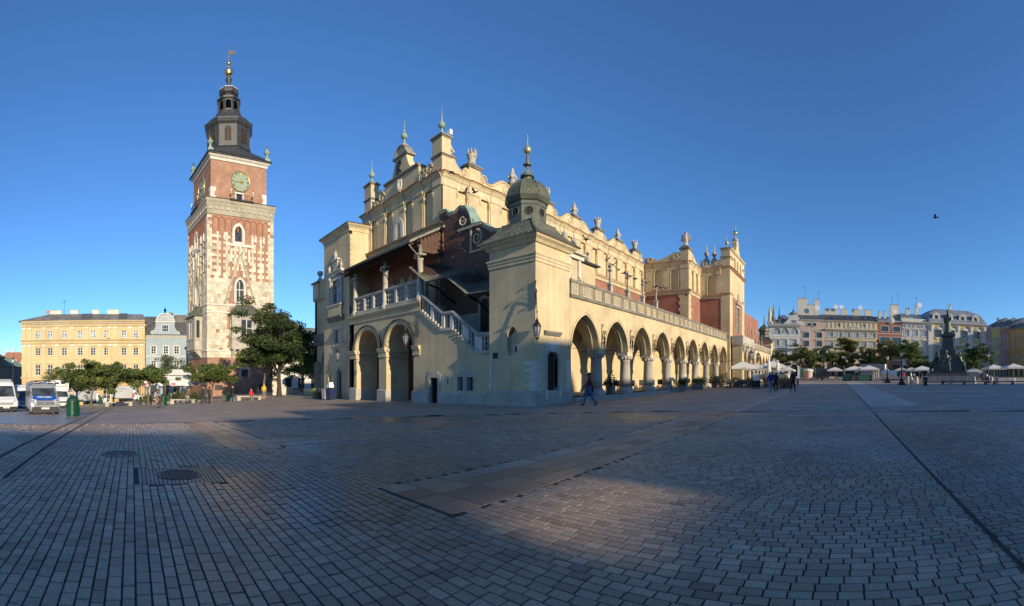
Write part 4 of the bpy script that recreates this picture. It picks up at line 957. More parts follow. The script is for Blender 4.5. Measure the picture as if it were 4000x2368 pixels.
mb.box(-36.6, -36.1, YL, 22.3, -1.5, 6.3, 'plaster'); mb.box(-36.6, -26.1, 19.9, 22.3, 6.25, 6.9, 'plaster'); mb.box(-26.4, -26.1, 19.7, 22.0, -1.5, 6.3, 'plaster')
mb.build('staircase_wall', H)
mb = MB(); mb.box(-24.9, -24.0, YL + 0.44, YL + 0.5, -0.6, 1.45, 'black'); mb.box(-24.87, -24.82, YL + 0.2, YL + 0.44, -0.5, 1.42, 'wood_dark')
for k in range(4): mb.box(-24.6 + 0.18 * k, -24.46 + 0.18 * k, YL + 0.36, YL + 0.42, -0.5, 0.2, 'wood_dark')
mb.build('cellar_door', H)
mb = MB()        # stone surrounds, plinth
for op, wd, low in ((DOOR, 0.28, -0.5), (WA, 0.16, 0.5), (WB, 0.16, 0.5)): band(mb, fl, op, wd, -0.02, 0.03 if op is DOOR else 0.025, 'stucco_grey', jamb=low)
mb.fbox(fl, -22.1, -20.2, 1.62, 1.88, -0.02, 0.028, 'stucco_grey'); mb.fbox(fl, -24.95, -23.95, 1.6, 1.85, -0.02, 0.034, 'stucco_grey'); band(mb, fl, SL, 0.1, -0.02, 0.02, 'stone_white', jamb=0.95)
mb.build('window_surround', H)
mb = MB()
for a, b in ((-36.75, -35.5), (-31.85, -30.5), (-26.95, -24.98), (-23.92, -18.6)): mb.prof(fl, a, b, [(-1.5, 0), (-1.5, 0.13), (0.33, 0.13), (0.43, 0.0)], 'stucco_grey')
for x in (-35.6, -31.72, -30.6, -26.83): mb.box(x - 0.03 if x in (-35.6, -30.6) else x - 0.02, x + 0.03 if x in (-31.72, -26.83) else x + 0.02, YL, 21.6, -1.5, 0.33, 'stucco_grey')
mb.build('plinth', H)
for op in (WA, WB):
    mb = MB(); mb.fbox(fl, op.c - op.hw, op.c + op.hw, op.sill, op.spring, -0.44, -0.4, 'glass')
    for k in range(5): mb.tube([fl.p(op.c - op.hw + 2 * op.hw * (k + 0.5) / 5, op.sill, -0.25), fl.p(op.c - op.hw + 2 * op.hw * (k + 0.5) / 5, op.spring, -0.25)], 0.012, 4, 'iron')
    mb.build('barred_window', H)
mb = MB()
for op in (A1, A2):      # archivolts with their dark lead caps, imposts
    band(mb, fl, op, 0.36, -0.02, 0.10, 'plaster_trim', n=14); band(mb, fl, op, 0.10, 0.0, 0.14, 'plaster_trim', inner=0.10, n=14); band(mb, fl, op, 0.05, -0.03, 0.22, 'lead', inner=0.365, n=14)
for a, b in ((-36.75, -35.55), (-31.77, -30.55), (-26.88, -26.0)):
    mb.prof(fl, a, b, [(3.05, 0.0), (3.05, 0.08), (3.13, 0.10), (3.17, 0.06), (3.45, 0.08), (3.52, 0.18), (3.62, 0.2), (3.70, 0.24), (3.76, 0.24), (3.78, 0.0)], 'plaster_trim')
    for x, s in ((a + 0.14, -1), (b - 0.05, 1)):
        if (a < -36 and s < 0) or (b > -26.5 and s > 0): continue
        mb.box(x - 0.08, x + 0.13, YL, 21.6, 3.05, 3.13, 'plaster_trim'); mb.box(x - 0.12, x + 0.17, YL + 0.02, 21.6, 3.5, 3.74, 'plaster_trim')
mb.build('archivolts', H)
mb = MB()        # inside the passage: brick back wall with stone portals
fp = FS(22.2); wall(mb, fp, -36.4, -26.2, -1.5, 6.3, 0.3, [Op(-34.2, 1.1, -1.5, 1.6, 'pointed', 1.5), Op(-29.0, 1.1, -1.5, 1.6, 'pointed', 1.5)], 'brick_wall', 'stone')
for c in (-34.2, -29.0): band(mb, fp, Op(c, 1.1, -1.5, 1.6, 'pointed', 1.5), 0.3, -0.05, 0.12, 'stone', jamb=-1.5); mb.fbox(fp, c - 1.1, c + 1.1, -1.5, 3.2, -0.3, -0.2, 'wood_dark')
mb.build('passage_wall', H)
# loggia floor edge and cornice
mb = MB(); mb.prof(fl, -36.85, -26.0, [(6.25, 0), (6.25, 0.08), (6.36, 0.1), (6.42, 0.05), (6.62, 0.08), (6.72, 0.2), (6.8, 0.24), (6.86, 0.3), (6.94, 0.3), (6.96, -0.5)], 'plaster_trim', 0, 1); mb.fbox(fl, -36.7, -26.0, 6.95, 7.28, -0.35, 0.06, 'stone'); mb.build('loggia_cornice', H)
# balusters
bp = [(0.10, 0), (0.10, 0.06), (0.06, 0.10), (0.055, 0.16), (0.105, 0.34), (0.10, 0.44), (0.05, 0.52), (0.075, 0.55), (0.05, 0.58), (0.10, 0.68), (0.105, 0.78), (0.055, 0.95), (0.06, 1.0), (0.10, 1.04), (0.10, 1.1)]
bm_ = MB(); bm_.lathe((0, 0, 0), bp, 10, 'stone_baluster'); bal = bm_.mesh('baluster', True)
pd = MB(); pd.box(-0.16, 0.16, -0.15, 0.15, 0, 1.1, 'stone_white'); pd.box(-0.12, 0.12, -0.165, -0.14, 0.12, 0.98, 'stone_baluster'); pedm = pd.mesh('pedestal')
RL = MB()
RL.fbox(fl, -36.2, -26.0, 8.36, 8.46, -0.3, 0.0, 'stone_baluster'); RL.fbox(fl, -36.2, -26.0, 8.46, 8.6, -0.33, 0.05, 'stone_baluster')
for a, b in ((-35.65, -31.35), (-30.6, -26.5)):
    n = 14
    for i in range(n):
        u = a + (b - a) * (i + 0.5) / n
        inst('pedestal' if i in (4, 9) else 'baluster', pedm if i in (4, 9) else bal, H, Matrix.Translation(fl.p(u, 7.27, -0.15)))
rail = [(-26.0, 7.5), (-23.5, 5.86), (-22.5, 5.86), (-20.0, 4.2), (-18.66, 4.2)]; foot = [(-26.0, 6.3), (-23.6, 4.72), (-22.4, 4.72), (-20.1, 3.06), (-18.66, 3.06)]
def at(poly, u):
    for (a, za), (b, zb) in zip(poly, poly[1:]):
        if a <= u <= b: return za + (zb - za) * (u - a) / (b - a)
    return poly[-1][1]
for (a, za), (b, zb) in zip(rail, rail[1:]):
    for h0, h1, o in ((-0.22, -0.1, 0.0), (-0.1, 0.04, 0.05)): RL.plate(fl, [(a, za + h0), (b, zb + h0), (b, zb + h1), (a, za + h1)], -0.30 - o, o, 'stone_baluster')
RL.build('handrail', H)
ST = MB(); bl2 = MB(); bl2.lathe((0, 0, 0), [(r, z * 0.82) for r, z in bp], 10, 'stone_baluster'); bal2 = bl2.mesh('baluster', True)
pd2 = MB(); pd2.box(-0.15, 0.15, -0.15, 0.15, 0, 0.98, 'stone_white'); ped2 = pd2.mesh('pedestal')
u = -25.85; k = 0
while u < -18.8:
    flat = -23.5 < u < -22.5 or u > -20.05
    zt = at(rail, u) - 0.2; zb = at(foot, u); k += 1
    if any(abs(u - q) < 0.16 for q in (-24.7, -23.45, -22.5, -21.2, -20.0)):
        inst('pedestal', ped2, H, Matrix.Translation(fl.p(u, zt - 0.95, -0.15)))
    else: inst('baluster', bal2, H, Matrix.Translation(fl.p(u, zt - 0.9, -0.15)))
    ST.fbox(fl, u - 0.17, u + 0.17, zb - 0.12, zt - 0.88, -0.34, 0.09 + 0.002 * (k % 2), 'stone')
    u += 0.30
ST.build('stair_blocks', H)
for i in range(18):      # the steps themselves
    x = -26.0 + 0.4 * i; mb = MB(); z = max(3.0, at(foot, min(-18.7, x + 0.2)) + 0.1); mb.box(x, x + 0.4, YL + 0.45, 21.95, z - 0.9, z, 'stone'); mb.build('step', H)
mb = MB(); mb.box(-26.4, -18.66, YL + 0.5, 22.0, -1, 2.6, 'plaster'); mb.build('stair_core', H)
# loggia columns with scrolled capitals
lc = MB(); lc.lathe((0, 0, 0), [(0.34, 0), (0.34, 0.3), (0.28, 0.34), (0.30, 0.42), (0.24, 0.48), (0.24, 1.2), (0.205, 3.0), (0.25, 3.03), (0.25, 3.12)], 16, 'stone')
lc.box(-0.36, 0.36, -0.3, 0.3, 3.36, 3.46, 'stone')
FL0 = Fr((0, -0.26, 0), (1, 0, 0), (0, -1, 0))
for s in (-1, 1): spiral(lc, FL0, 0.26 * s, 3.25, 0.15, 'stone', 0.02, 1.4, 0.05, flip=s, n=14)
lc.lathe((0, 0, 0), [(0.2, 3.46), (0.12, 3.6), (0.18, 3.75), (0.1, 3.9), (0.12, 4.1)], 8, 'stone_dark'); lcm = lc.mesh('loggia_column', True)
for x in (-36.05, -30.97, -26.22): inst('loggia_column', lcm, H, Matrix.Translation((x, YL + 0.15, 7.0)))
# loggia back wall: brick with plaster lancets, all in the roof's shade
fk = FS(22.28); LN_ = [Op(c, 0.42, 7.3, 9.4, 'pointed', 0.8) for c in (-35.3, -32.4, -31.2, -28.2)] + [Op(c, 0.5, 7.0, 9.1, 'round') for c in (-33.9, -29.6)]
mb = MB(); wall(mb, fk, -38.1, -26.2, 6.9, 13.2, 0.12, LN_, 'brick_wall', 'stone'); mb.box(-38.0, -26.3, 22.38, 22.44, 6.9, 11, 'stucco_grey')
for op in LN_[-2:]: band(mb, fk, op, 0.2, -0.02, 0.06, 'stone', jamb=7.0); mb.fbox(fk, op.c - 0.5, op.c + 0.5, 7.0, 9.6, -0.1, -0.04, 'black')
mb.build('loggia_wall', H)
# loggia roof
mb = MB(); e0, e1 = (18.75, 11.2), (22.25, 13.1)
mb.hexa([(-38.4, e0[0], e0[1] - 0.10), (-26.3, e0[0], e0[1] - 0.10), (-26.3, e1[0], e1[1] - 0.10), (-38.1, e1[0], e1[1] - 0.10), (-38.4, e0[0], e0[1]), (-26.3, e0[0], e0[1]), (-26.3, e1[0], e1[1]), (-38.1, e1[0], e1[1])], 'wood_dark'); LR = mb.build('loggia_roof', H)
its = []; nc, nr_ = 44, 11
for r in range(nr_):
    for c in range(nc):
        x0 = -38.4 + 12.1 * (c + (0.5 if r % 2 else 0)) / (nc + 0.5); x1 = x0 + 12.1 / (nc + 0.5) - 0.012
        y0 = e0[0] + (e1[0] - e0[0]) * r / nr_; y1 = y0 + 0.40; z0 = e0[1] + (e1[1] - e0[1]) * r / nr_; z1 = z0 + 0.40 * 1.9 / 3.5
        if y1 > e1[0]: y1, z1 = e1
        its.append(([(x0, y0 - 0.01, z0 + 0.005), (x1, y0 - 0.01, z0 + 0.005), (x1, y1, z1), (x0, y1, z1), (x0, y0 - 0.01, z0 + 0.04), (x1, y0 - 0.01, z0 + 0.04), (x1, y1, z1 + 0.01), (x0, y1, z1 + 0.01)], R.uniform(0.1, 0.9)))
pieces('slate_tile', its, LR, 'slate_tile', 300, stuff_name='slate_tiles')
mb = MB()
for i in range(26): x = -38.0 + i * 0.455; mb.hexa([(x, e0[0] + 0.1, e0[1] - 0.24), (x + 0.12, e0[0] + 0.1, e0[1] - 0.24), (x + 0.12, 22.2, 12.85), (x, 22.2, 12.85), (x, e0[0] + 0.1, e0[1] - 0.1), (x + 0.12, e0[0] + 0.1, e0[1] - 0.1), (x + 0.12, 22.2, 12.98), (x, 22.2, 12.98)], 'wood_dark')
mb.box(-38.1, -26.3, YL - 0.05, YL + 0.2, 10.95, 11.2, 'wood_dark'); LRF = mb.build('rafters', LR)
mb = MB(); mb.hexa([(-26.32, e0[0] - 0.05, e0[1] - 0.06), (-26.2, e0[0] - 0.05, e0[1] - 0.06), (-26.2, 22.2, 13.0), (-26.32, 22.2, 13.0), (-26.32, e0[0] - 0.05, e0[1] + 0.12), (-26.2, e0[0] - 0.05, e0[1] + 0.12), (-26.2, 22.2, 13.2), (-26.32, 22.2, 13.2)], 'stone_dark')
for k in range(7): y = 19.75 + 0.33 * k; mb.box(-26.40, -26.33, y, y + 0.31, 10.9, min(12.9, 11.2 + (y - 18.75) * 0.54 - 0.15), 'wood_red')
mb.box(-26.44, -26.3, 19.7, 22.1, 10.7, 10.95, 'wood_red'); mb.build('gable_boards', LR)
mb = MB(); mb.tube([(-26.5, 18.8, 11.1), (-26.45, 19.2, 10.7), (-26.1, 19.35, 10.3), (-25.95, 19.38, 8.6)], 0.055, 6, 'stone_dark'); mb.build('downpipe', H)
# brick side wall beside the stair: built brick by brick
YB = 22.0; fb2 = FS(YB)
top = [(-26.95, 14.15), (-26.0, 14.15), (-25.6, 13.75), (-25.0, 13.7), (-24.4, 13.95), (-23.8, 13.75), (-23.4, 13.2), (-23.1, 12.3), (-22.2, 12.25), (-21.5, 11.75), (-20.7, 11.4), (-19.5, 11.2), (-18.2, 11.1)]
mb = MB(); mb.plate(fb2, [(-26.95, 2.0), (-17.6, 2.0), (-17.6, 11.1)] + list(reversed(top)), -0.6, -0.012, 'stucco_grey')
mb.box(-26.9, -17.8, 22.3, 25.6, 2, 11.0, 'plaster')
BW = mb.build('brick_wall', H)
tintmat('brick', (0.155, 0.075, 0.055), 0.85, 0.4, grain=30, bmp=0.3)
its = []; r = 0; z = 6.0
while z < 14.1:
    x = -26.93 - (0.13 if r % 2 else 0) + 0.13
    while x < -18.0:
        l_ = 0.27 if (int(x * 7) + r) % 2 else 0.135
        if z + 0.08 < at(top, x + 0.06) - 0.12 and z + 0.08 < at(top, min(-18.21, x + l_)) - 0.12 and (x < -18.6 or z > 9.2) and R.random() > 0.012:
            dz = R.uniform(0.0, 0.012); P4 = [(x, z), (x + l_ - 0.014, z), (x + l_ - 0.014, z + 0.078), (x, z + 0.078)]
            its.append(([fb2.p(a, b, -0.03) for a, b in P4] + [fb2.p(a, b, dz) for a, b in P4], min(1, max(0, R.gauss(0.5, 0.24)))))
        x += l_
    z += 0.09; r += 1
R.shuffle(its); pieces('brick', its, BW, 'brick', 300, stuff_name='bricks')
mb = MB(); cap_ = [fb2.p(u, z + 0.02, -0.28) for u, z in top]
for (a, za), (b, zb) in zip(top, top[1:]): mb.plate(fb2, [(a, za - 0.10), (b, zb - 0.10), (b, zb + 0.05), (a, za + 0.05)], -0.62, 0.10, 'plaster_trim'); mb.plate(fb2, [(a, za + 0.05), (b, zb + 0.05), (b, zb + 0.09), (a, za + 0.09)], -0.66, 0.14, 'copper_green')
mb.fbox(fb2, -24.6, -22.2, 12.1, 12.28, -0.5, 0.16, 'stone_baluster'); spiral(mb, fb2, -24.15, 12.9, 0.42, 'plaster_trim', 0.03, 1.5, 0.08, flip=-1); spiral(mb, fb2, -22.65, 11.3, 0.55, 'plaster_trim', 0.03, 1.6, 0.1, flip=-1, start=PI / 2)
mb.fbox(fb2, -23.35, -23.2, 10.4, 12.1, -0.05, 0.08, 'plaster_trim'); mb.fbox(fb2, -23.4, -18.7, 10.3, 10.45, -0.05, 0.10, 'plaster_trim')
mb.hexa([fb2.p(-24.2, 13.95, 0.0), fb2.p(-23.1, 12.3, 0.0), fb2.p(-23.1, 12.3, -1.0), fb2.p(-24.2, 13.95, -1.0), fb2.p(-24.0, 14.0, 0.0), fb2.p(-22.9, 12.35, 0.0), fb2.p(-22.9, 12.35, -1.0), fb2.p(-24.0, 14.0, -1.0)], 'copper_green'); mb.build('scroll_coping', BW)
mb = MB(); band(mb, fb2, Op(-21.9, 0.42, 4.6, 6.6, 'pointed', 0.3), 0.22, -0.02, 0.05, 'stone', jamb=4.4); mb.fbox(fb2, -22.32, -21.48, 4.4, 6.8, -0.02, 0.02, 'wood_dark'); mb.build('stair_door', BW)
# slate canopy stepping down over the stair
fr_ = [(-27.0, 9.6), (-25.0, 8.2), (-22.8, 8.2), (-20.75, 6.75), (-18.75, 6.7)]; bk_ = [(-26.9, 10.3), (-24.9, 9.5), (-23.0, 9.15), (-21.2, 8.2), (-18.75, 8.0)]
mb = MB()
for i in range(4):
    a, b, c, d = fr_[i], fr_[i + 1], bk_[i + 1], bk_[i]
    lo = [(a[0], 19.25, a[1] - 0.1), (b[0], 19.25, b[1] - 0.1), (c[0], 22.0, c[1] - 0.1), (d[0], 22.0, d[1] - 0.1)]; mb.hexa(lo + [(x, y, z + 0.1) for x, y, z in lo], 'wood_dark')
CN = mb.build('stair_canopy', H); its = []
for i in range(4):
    A, B, C_, D_ = Vector((fr_[i][0], 19.25, fr_[i][1])), Vector((fr_[i + 1][0], 19.25, fr_[i + 1][1])), Vector((bk_[i + 1][0], 22.0, bk_[i + 1][1])), Vector((bk_[i][0], 22.0, bk_[i][1]))
    nv, nu = 8, 7
    for r in range(nv):
        for c in range(nu):
            u0, u1, v0, v1 = c / nu + 0.004, (c + 1) / nu - 0.004, r / nv, min(1, (r + 1.1) / nv); q = [A.lerp(B, u).lerp(D_.lerp(C_, u), v) for u, v in ((u0, v0), (u1, v0), (u1, v1), (u0, v1))]
            n = (q[1] - q[0]).cross(q[3] - q[0]).normalized(); its.append((q + [q[0] + n * 0.03, q[1] + n * 0.03, q[2] + n * 0.008, q[3] + n * 0.008], R.uniform(0, 0.6)))
pieces('slate_tile', its, CN, 'slate_tile', 300)
mb = MB()
for (x, z) in ((-24.9, 8.1), (-22.8, 8.1), (-20.8, 6.7), (-19.2, 6.65)): mb.tube([(x, 22.0, z - 1.2), (x, 21.2, z - 0.9), (x, 20.2, z - 0.25), (x, 19.4, z - 0.12)], 0.08, 5, 'wood_dark')
mb.tube([(a, 19.22, z - 0.02) for a, z in fr_], 0.045, 6, 'stone_dark'); mb.build('canopy_bracket', CN)
# ---- west block with its ornate window
YW = 20.1; fw = FS(YW); XW0, XW1 = -44.0, -38.1
WN, TW = Op(-40.9, 0.92, 8.75, 11.25), Op(-40.6, 0.85, 4.75, 6.25)
mb = MB(); wall(mb, fw, XW0, XW1, -2, 4.2, 0.3, [Op(-42.5, 0.42, -0.4, 1.2, 'round'), Op(-40.3, 0.5, -0.9, 1.55, 'pointed', 0.7)], 'plaster', 'stucco_grey')
wall(mb, fw, XW0, XW1, 4.2, 7.2, 0.3, [TW], 'plaster', 'stone'); wall(mb, fw, XW0, XW1, 7.2, 15.7, 0.3, [WN], 'plaster', 'stone')
mb.box(XW1 - 0.3, XW1, YW + 0.3, YG + 0.2, -2, 15.7, 'plaster'); mb.box(XW0, XW1 - 0.3, YW + 0.5, 26, -3, 15.6, 'plaster_niche'); mb.build('west_block', H)
mb = MB()
for f, a, b in ((fw, XW0, XW1), (FE(XW1), YW, YG)): mb.prof(f, a, b, [(15.5, 0), (15.5, 0.06), (15.75, 0.1), (15.9, 0.22), (16.05, 0.4), (16.12, 0.42), (16.16, -0.4)], 'plaster_trim', 1, 1)
mb.box(XW0 - 0.45, XW1 + 0.45, YW - 0.45, 26.2, 16.14, 16.22, 'lead')
for k in range(14): mb.box(XW1, XW1 + 0.018, YW + 0.02, YW + (0.75 if k % 2 else 0.5), 8.2 + k * 0.5, 8.67 + k * 0.5, 'plaster')
mb.build('cornice', H)
window(H, fw, WN, -0.12, 3, 2, 'stone_white', cross=0.62); window(H, fw, TW, -0.15, 3, 1, 'stone_white', bw=0.12)
mb = MB(); band(mb, fw, WN, 0.25, -0.02, 0.12, 'stone_white', jamb=8.7); band(mb, fw, TW, 0.18, -0.02, 0.04, 'stone_white', jamb=4.62); mb.fbox(fw, -41.65, -39.55, 4.5, 4.65, -0.02, 0.08, 'stone_white')
for s in (-1, 1):
    u = WN.c + s * 1.32; mb.fbox(fw, u - 0.12, u + 0.12, 8.7, 11.4, -0.02, 0.2, 'stone'); mb.fbox(fw, u - 0.2, u + 0.2, 11.4, 11.62, -0.02, 0.28, 'stone_white'); mb.lathe((u, YW - 0.15, 12.1), [(0.18, 0), (0.1, 0.2), (0.2, 0.45), (0.08, 0.7), (0.02, 1.1)], 8, 'stone')
    spiral(mb, fw, WN.c + s * 0.75, 12.5, 0.35, 'stone', 0.08, flip=s)
mb.prof(fw, -42.5, -39.3, [(11.6, 0), (11.6, 0.15), (11.75, 0.25), (11.95, 0.25), (12.05, 0.42), (12.12, 0.42), (12.14, 0)], 'stone_white'); mb.fbox(fw, -41.4, -40.4, 12.14, 13.2, -0.02, 0.2, 'stone'); mb.fbox(fw, -41.6, -40.2, 13.2, 13.35, -0.02, 0.3, 'stone_white'); mb.lathe((-40.9, YW - 0.12, 13.35), [(0.25, 0), (0.12, 0.2), (0.24, 0.4), (0.1, 0.65), (0.02, 0.95)], 8, 'stone')
mb.fbox(fw, -42.3, -39.5, 7.55, 8.7, -0.02, 0.3, 'plaster_trim'); mb.fbox(fw, -42.5, -39.3, 8.55, 8.75, -0.02, 0.4, 'stone'); mb.prof(fw, -42.6, -39.2, [(7.0, 0), (7.05, 0.12), (7.2, 0.2), (7.3, 0.35), (7.45, 0.45), (7.55, 0.45), (7.57, 0)], 'stone_dark'); mb.build('window_aedicule', H)
mb = MB(); band(mb, fw, Op(-40.3, 0.5, -0.9, 1.55, 'pointed', 0.7), 0.2, -0.02, 0.05, 'stone', jamb=-1.2); mb.fbox(fw, -40.9, -39.7, -1.2, 2.4, -0.34, -0.28, 'wood_dark'); mb.fbox(fw, -43.0, -42.0, -0.6, 1.8, -0.3, -0.24, 'plaster'); mb.build('side_door', H)
# ---- west arcade's end wall
fz = FS(22.4); mb = MB(); wall(mb, fz, -51.8, -44.0, -3, 13.2, 0.6, [Op(-47.6, 2.1, -3, 1.9, 'pointed', 3.2)], 'plaster', 'stone'); mb.box(-51.8, -51.2, 22.4, 104, -4, 13.2, 'plaster'); mb.box(-51.7, -44, 24.5, 25, -4, 13, 'plaster_niche')
mb.prof(fz, -51.8, -44, [(10.7, 0), (10.7, 0.1), (10.95, 0.3), (11.05, 0.3), (11.07, 0)], 'stone'); mb.fbox(fz, -52.0, -44, 5.2, 6.6, -0.05, 0.15, 'stone_dark'); mb.fbox(fz, -51.9, -50.0, -3, 3.2, -0.3, 0.12, 'stone_dark'); band(mb, fz, Op(-47.6, 2.1, -3, 1.9, 'pointed', 3.2), 0.35, -0.02, 0.1, 'stone_dark')
mb.box(-52.0, -50.3, 22.2, 23.4, 11.0, 12.9, 'plaster'); mb.box(-52.2, -50.1, 22.0, 23.6, 12.9, 13.1, 'stone_dark'); mb.lathe((-51.1, 22.8, 13.1), [(0.6, 0), (0.3, 0.4), (0.12, 0.7), (0.35, 1.0), (0.38, 1.25), (0.2, 1.5), (0.02, 1.6)], 10, 'stone'); mb.plate(fz, [(-50.2, 11), (-46.0, 11), (-46.0, 13.0), (-47.6, 13.6), (-49.5, 12.2)], -0.4, -0.05, 'plaster'); mb.build('west_end_wall', H)
# ================================================================ TOWN HALL TOWER
TH = math.radians(8.1); TW_ = 13.31; TC = Vector((-80.85, 13.71, 0)); te = Vector((-math.sin(TH), math.cos(TH), 0)); tn = Vector((math.cos(TH), math.sin(TH), 0))
TT = thing('town_hall_tower', 'tall gothic brick and white stone clock tower with dark baroque spire', 'tower', (TC.x, TC.y, gz(TC.x, TC.y)))
TR = Fr(TC, te, tn); TL = Fr(TC - tn * TW_, tn, -te)     # the lit east face and the narrow south face
TB = [Fr(TC - tn * TW_ + te * TW_, -te, -tn), Fr(TC + te * TW_, -tn, te)]
tintmat('stone_block', (0.53, 0.465, 0.345), 0.85, 0.34, grain=6, bmp=0.2)
simple('clock_green', (0.25, 0.30, 0.22), 0.7, var=0.15)
W1, W2 = Op(6.42, 0.75, 15.4, 18.2, 'pointed', 1.25), Op(6.1, 0.75, 26.5, 28.3, 'pointed', 1.2)
mb = MB()
for f in (TR, TL):
    wall(mb, f, 0, TW_, -8, 14.9, 0.4, [Op(7.4, 0.75, 1.2, 2.6)], 'brick_tower', 'stone'); wall(mb, f, 0, TW_, 14.9, 24.5, 0.6, [W1], 'brick_tower', 'stone_white'); wall(mb, f, 0, TW_, 24.5, 31.4, 0.6, [W2], 'brick_tower', 'stone_white')
    mb.fbox(f, 0.5, TW_ - 0.5, -8, 31.3, -0.7, -0.62, 'black')
for f in TB: wall(mb, f, 0, TW_, -8, 31.4, 0.1, [], 'brick_tower')
mb.build('shaft', TT)
its = []
for f in (TR, TL):
    z = 4.75; row = 0
    while z < 31.0:
        h = R.uniform(0.5, 0.66); u = 0.0; row += 1
        while u < TW_ - 0.05:
            wd = 0.436 if z > 19.4 else R.uniform(0.55, 0.95)
            if u + wd > TW_ - 0.3: wd = TW_ - u
            c = u + wd / 2; zc = z + h / 2; dq = min(c, TW_ - c)
            tri = abs(c - 6.42) < max(0, 3.3 * (24.3 - zc) / 10.3) and 14.7 < zc < 24.3
            inner = abs(c - 6.42) < max(0, 3.3 * (24.3 - zc) / 10.3 - 0.55) and 14.7 < zc < 23
            strip = math.sin(c * 3.6 + 0.5) + 0.35 * (1 if row % 2 else -1)
            st = zc < 14.8 or dq < 0.75 + (0.35 if row % 2 else 0)
            if 14.8 <= zc < 19.5: st = st or not inner
            if 19.5 <= zc < 25.5: st = st or (tri and not inner) or strip > -0.05 + 0.12 * R.uniform(-1, 1)
            if 25.5 <= zc < 27.9: st = st or strip > 0.05
            if zc > 27.9: st = dq < 0.45 + (0.45 if row % 2 else 0) and R.random() < 0.85
            if 14.8 < zc and inner and zc < 21: st = False
            for wn in (W1, W2):
                if abs(c - wn.c) < wn.hw + 0.95 and wn.sill - 0.5 < zc < wn.spring + 2.0: st = wn is W1 and False
            if 6.1 < zc < 14.3 and 4.0 < c < 10.4: st = zc < 14.3 and False
            if st and R.random() > 0.015:
                pr = 0.10 + R.uniform(-0.02, 0.025) + (0.06 if abs((c * 0.78) % 2.0 - 1) < 0.4 and zc > 14.9 else 0)
                a, b = (u + 0.008, u + wd - 0.008); a = -0.10 if u == 0 else a; b = TW_ + 0.10 if u + wd >= TW_ - 0.01 else b
                q = [(a, z + 0.006), (b, z + 0.006), (b, z + h - 0.006), (a, z + h - 0.006)]
                its.append(([f.p(x, y, -0.02) for x, y in q] + [f.p(x, y, pr) for x, y in q], min(1, max(0, R.gauss(0.58, 0.2))), (0 if f is TR else 1) + R.random() * 0.5))
            u += wd
        z += h
its.sort(key=lambda t: t[2]); pieces('stone_block', [(v, t) for v, t, k in its], TT, 'stone_block', 300, stuff_name='stone_blocks')
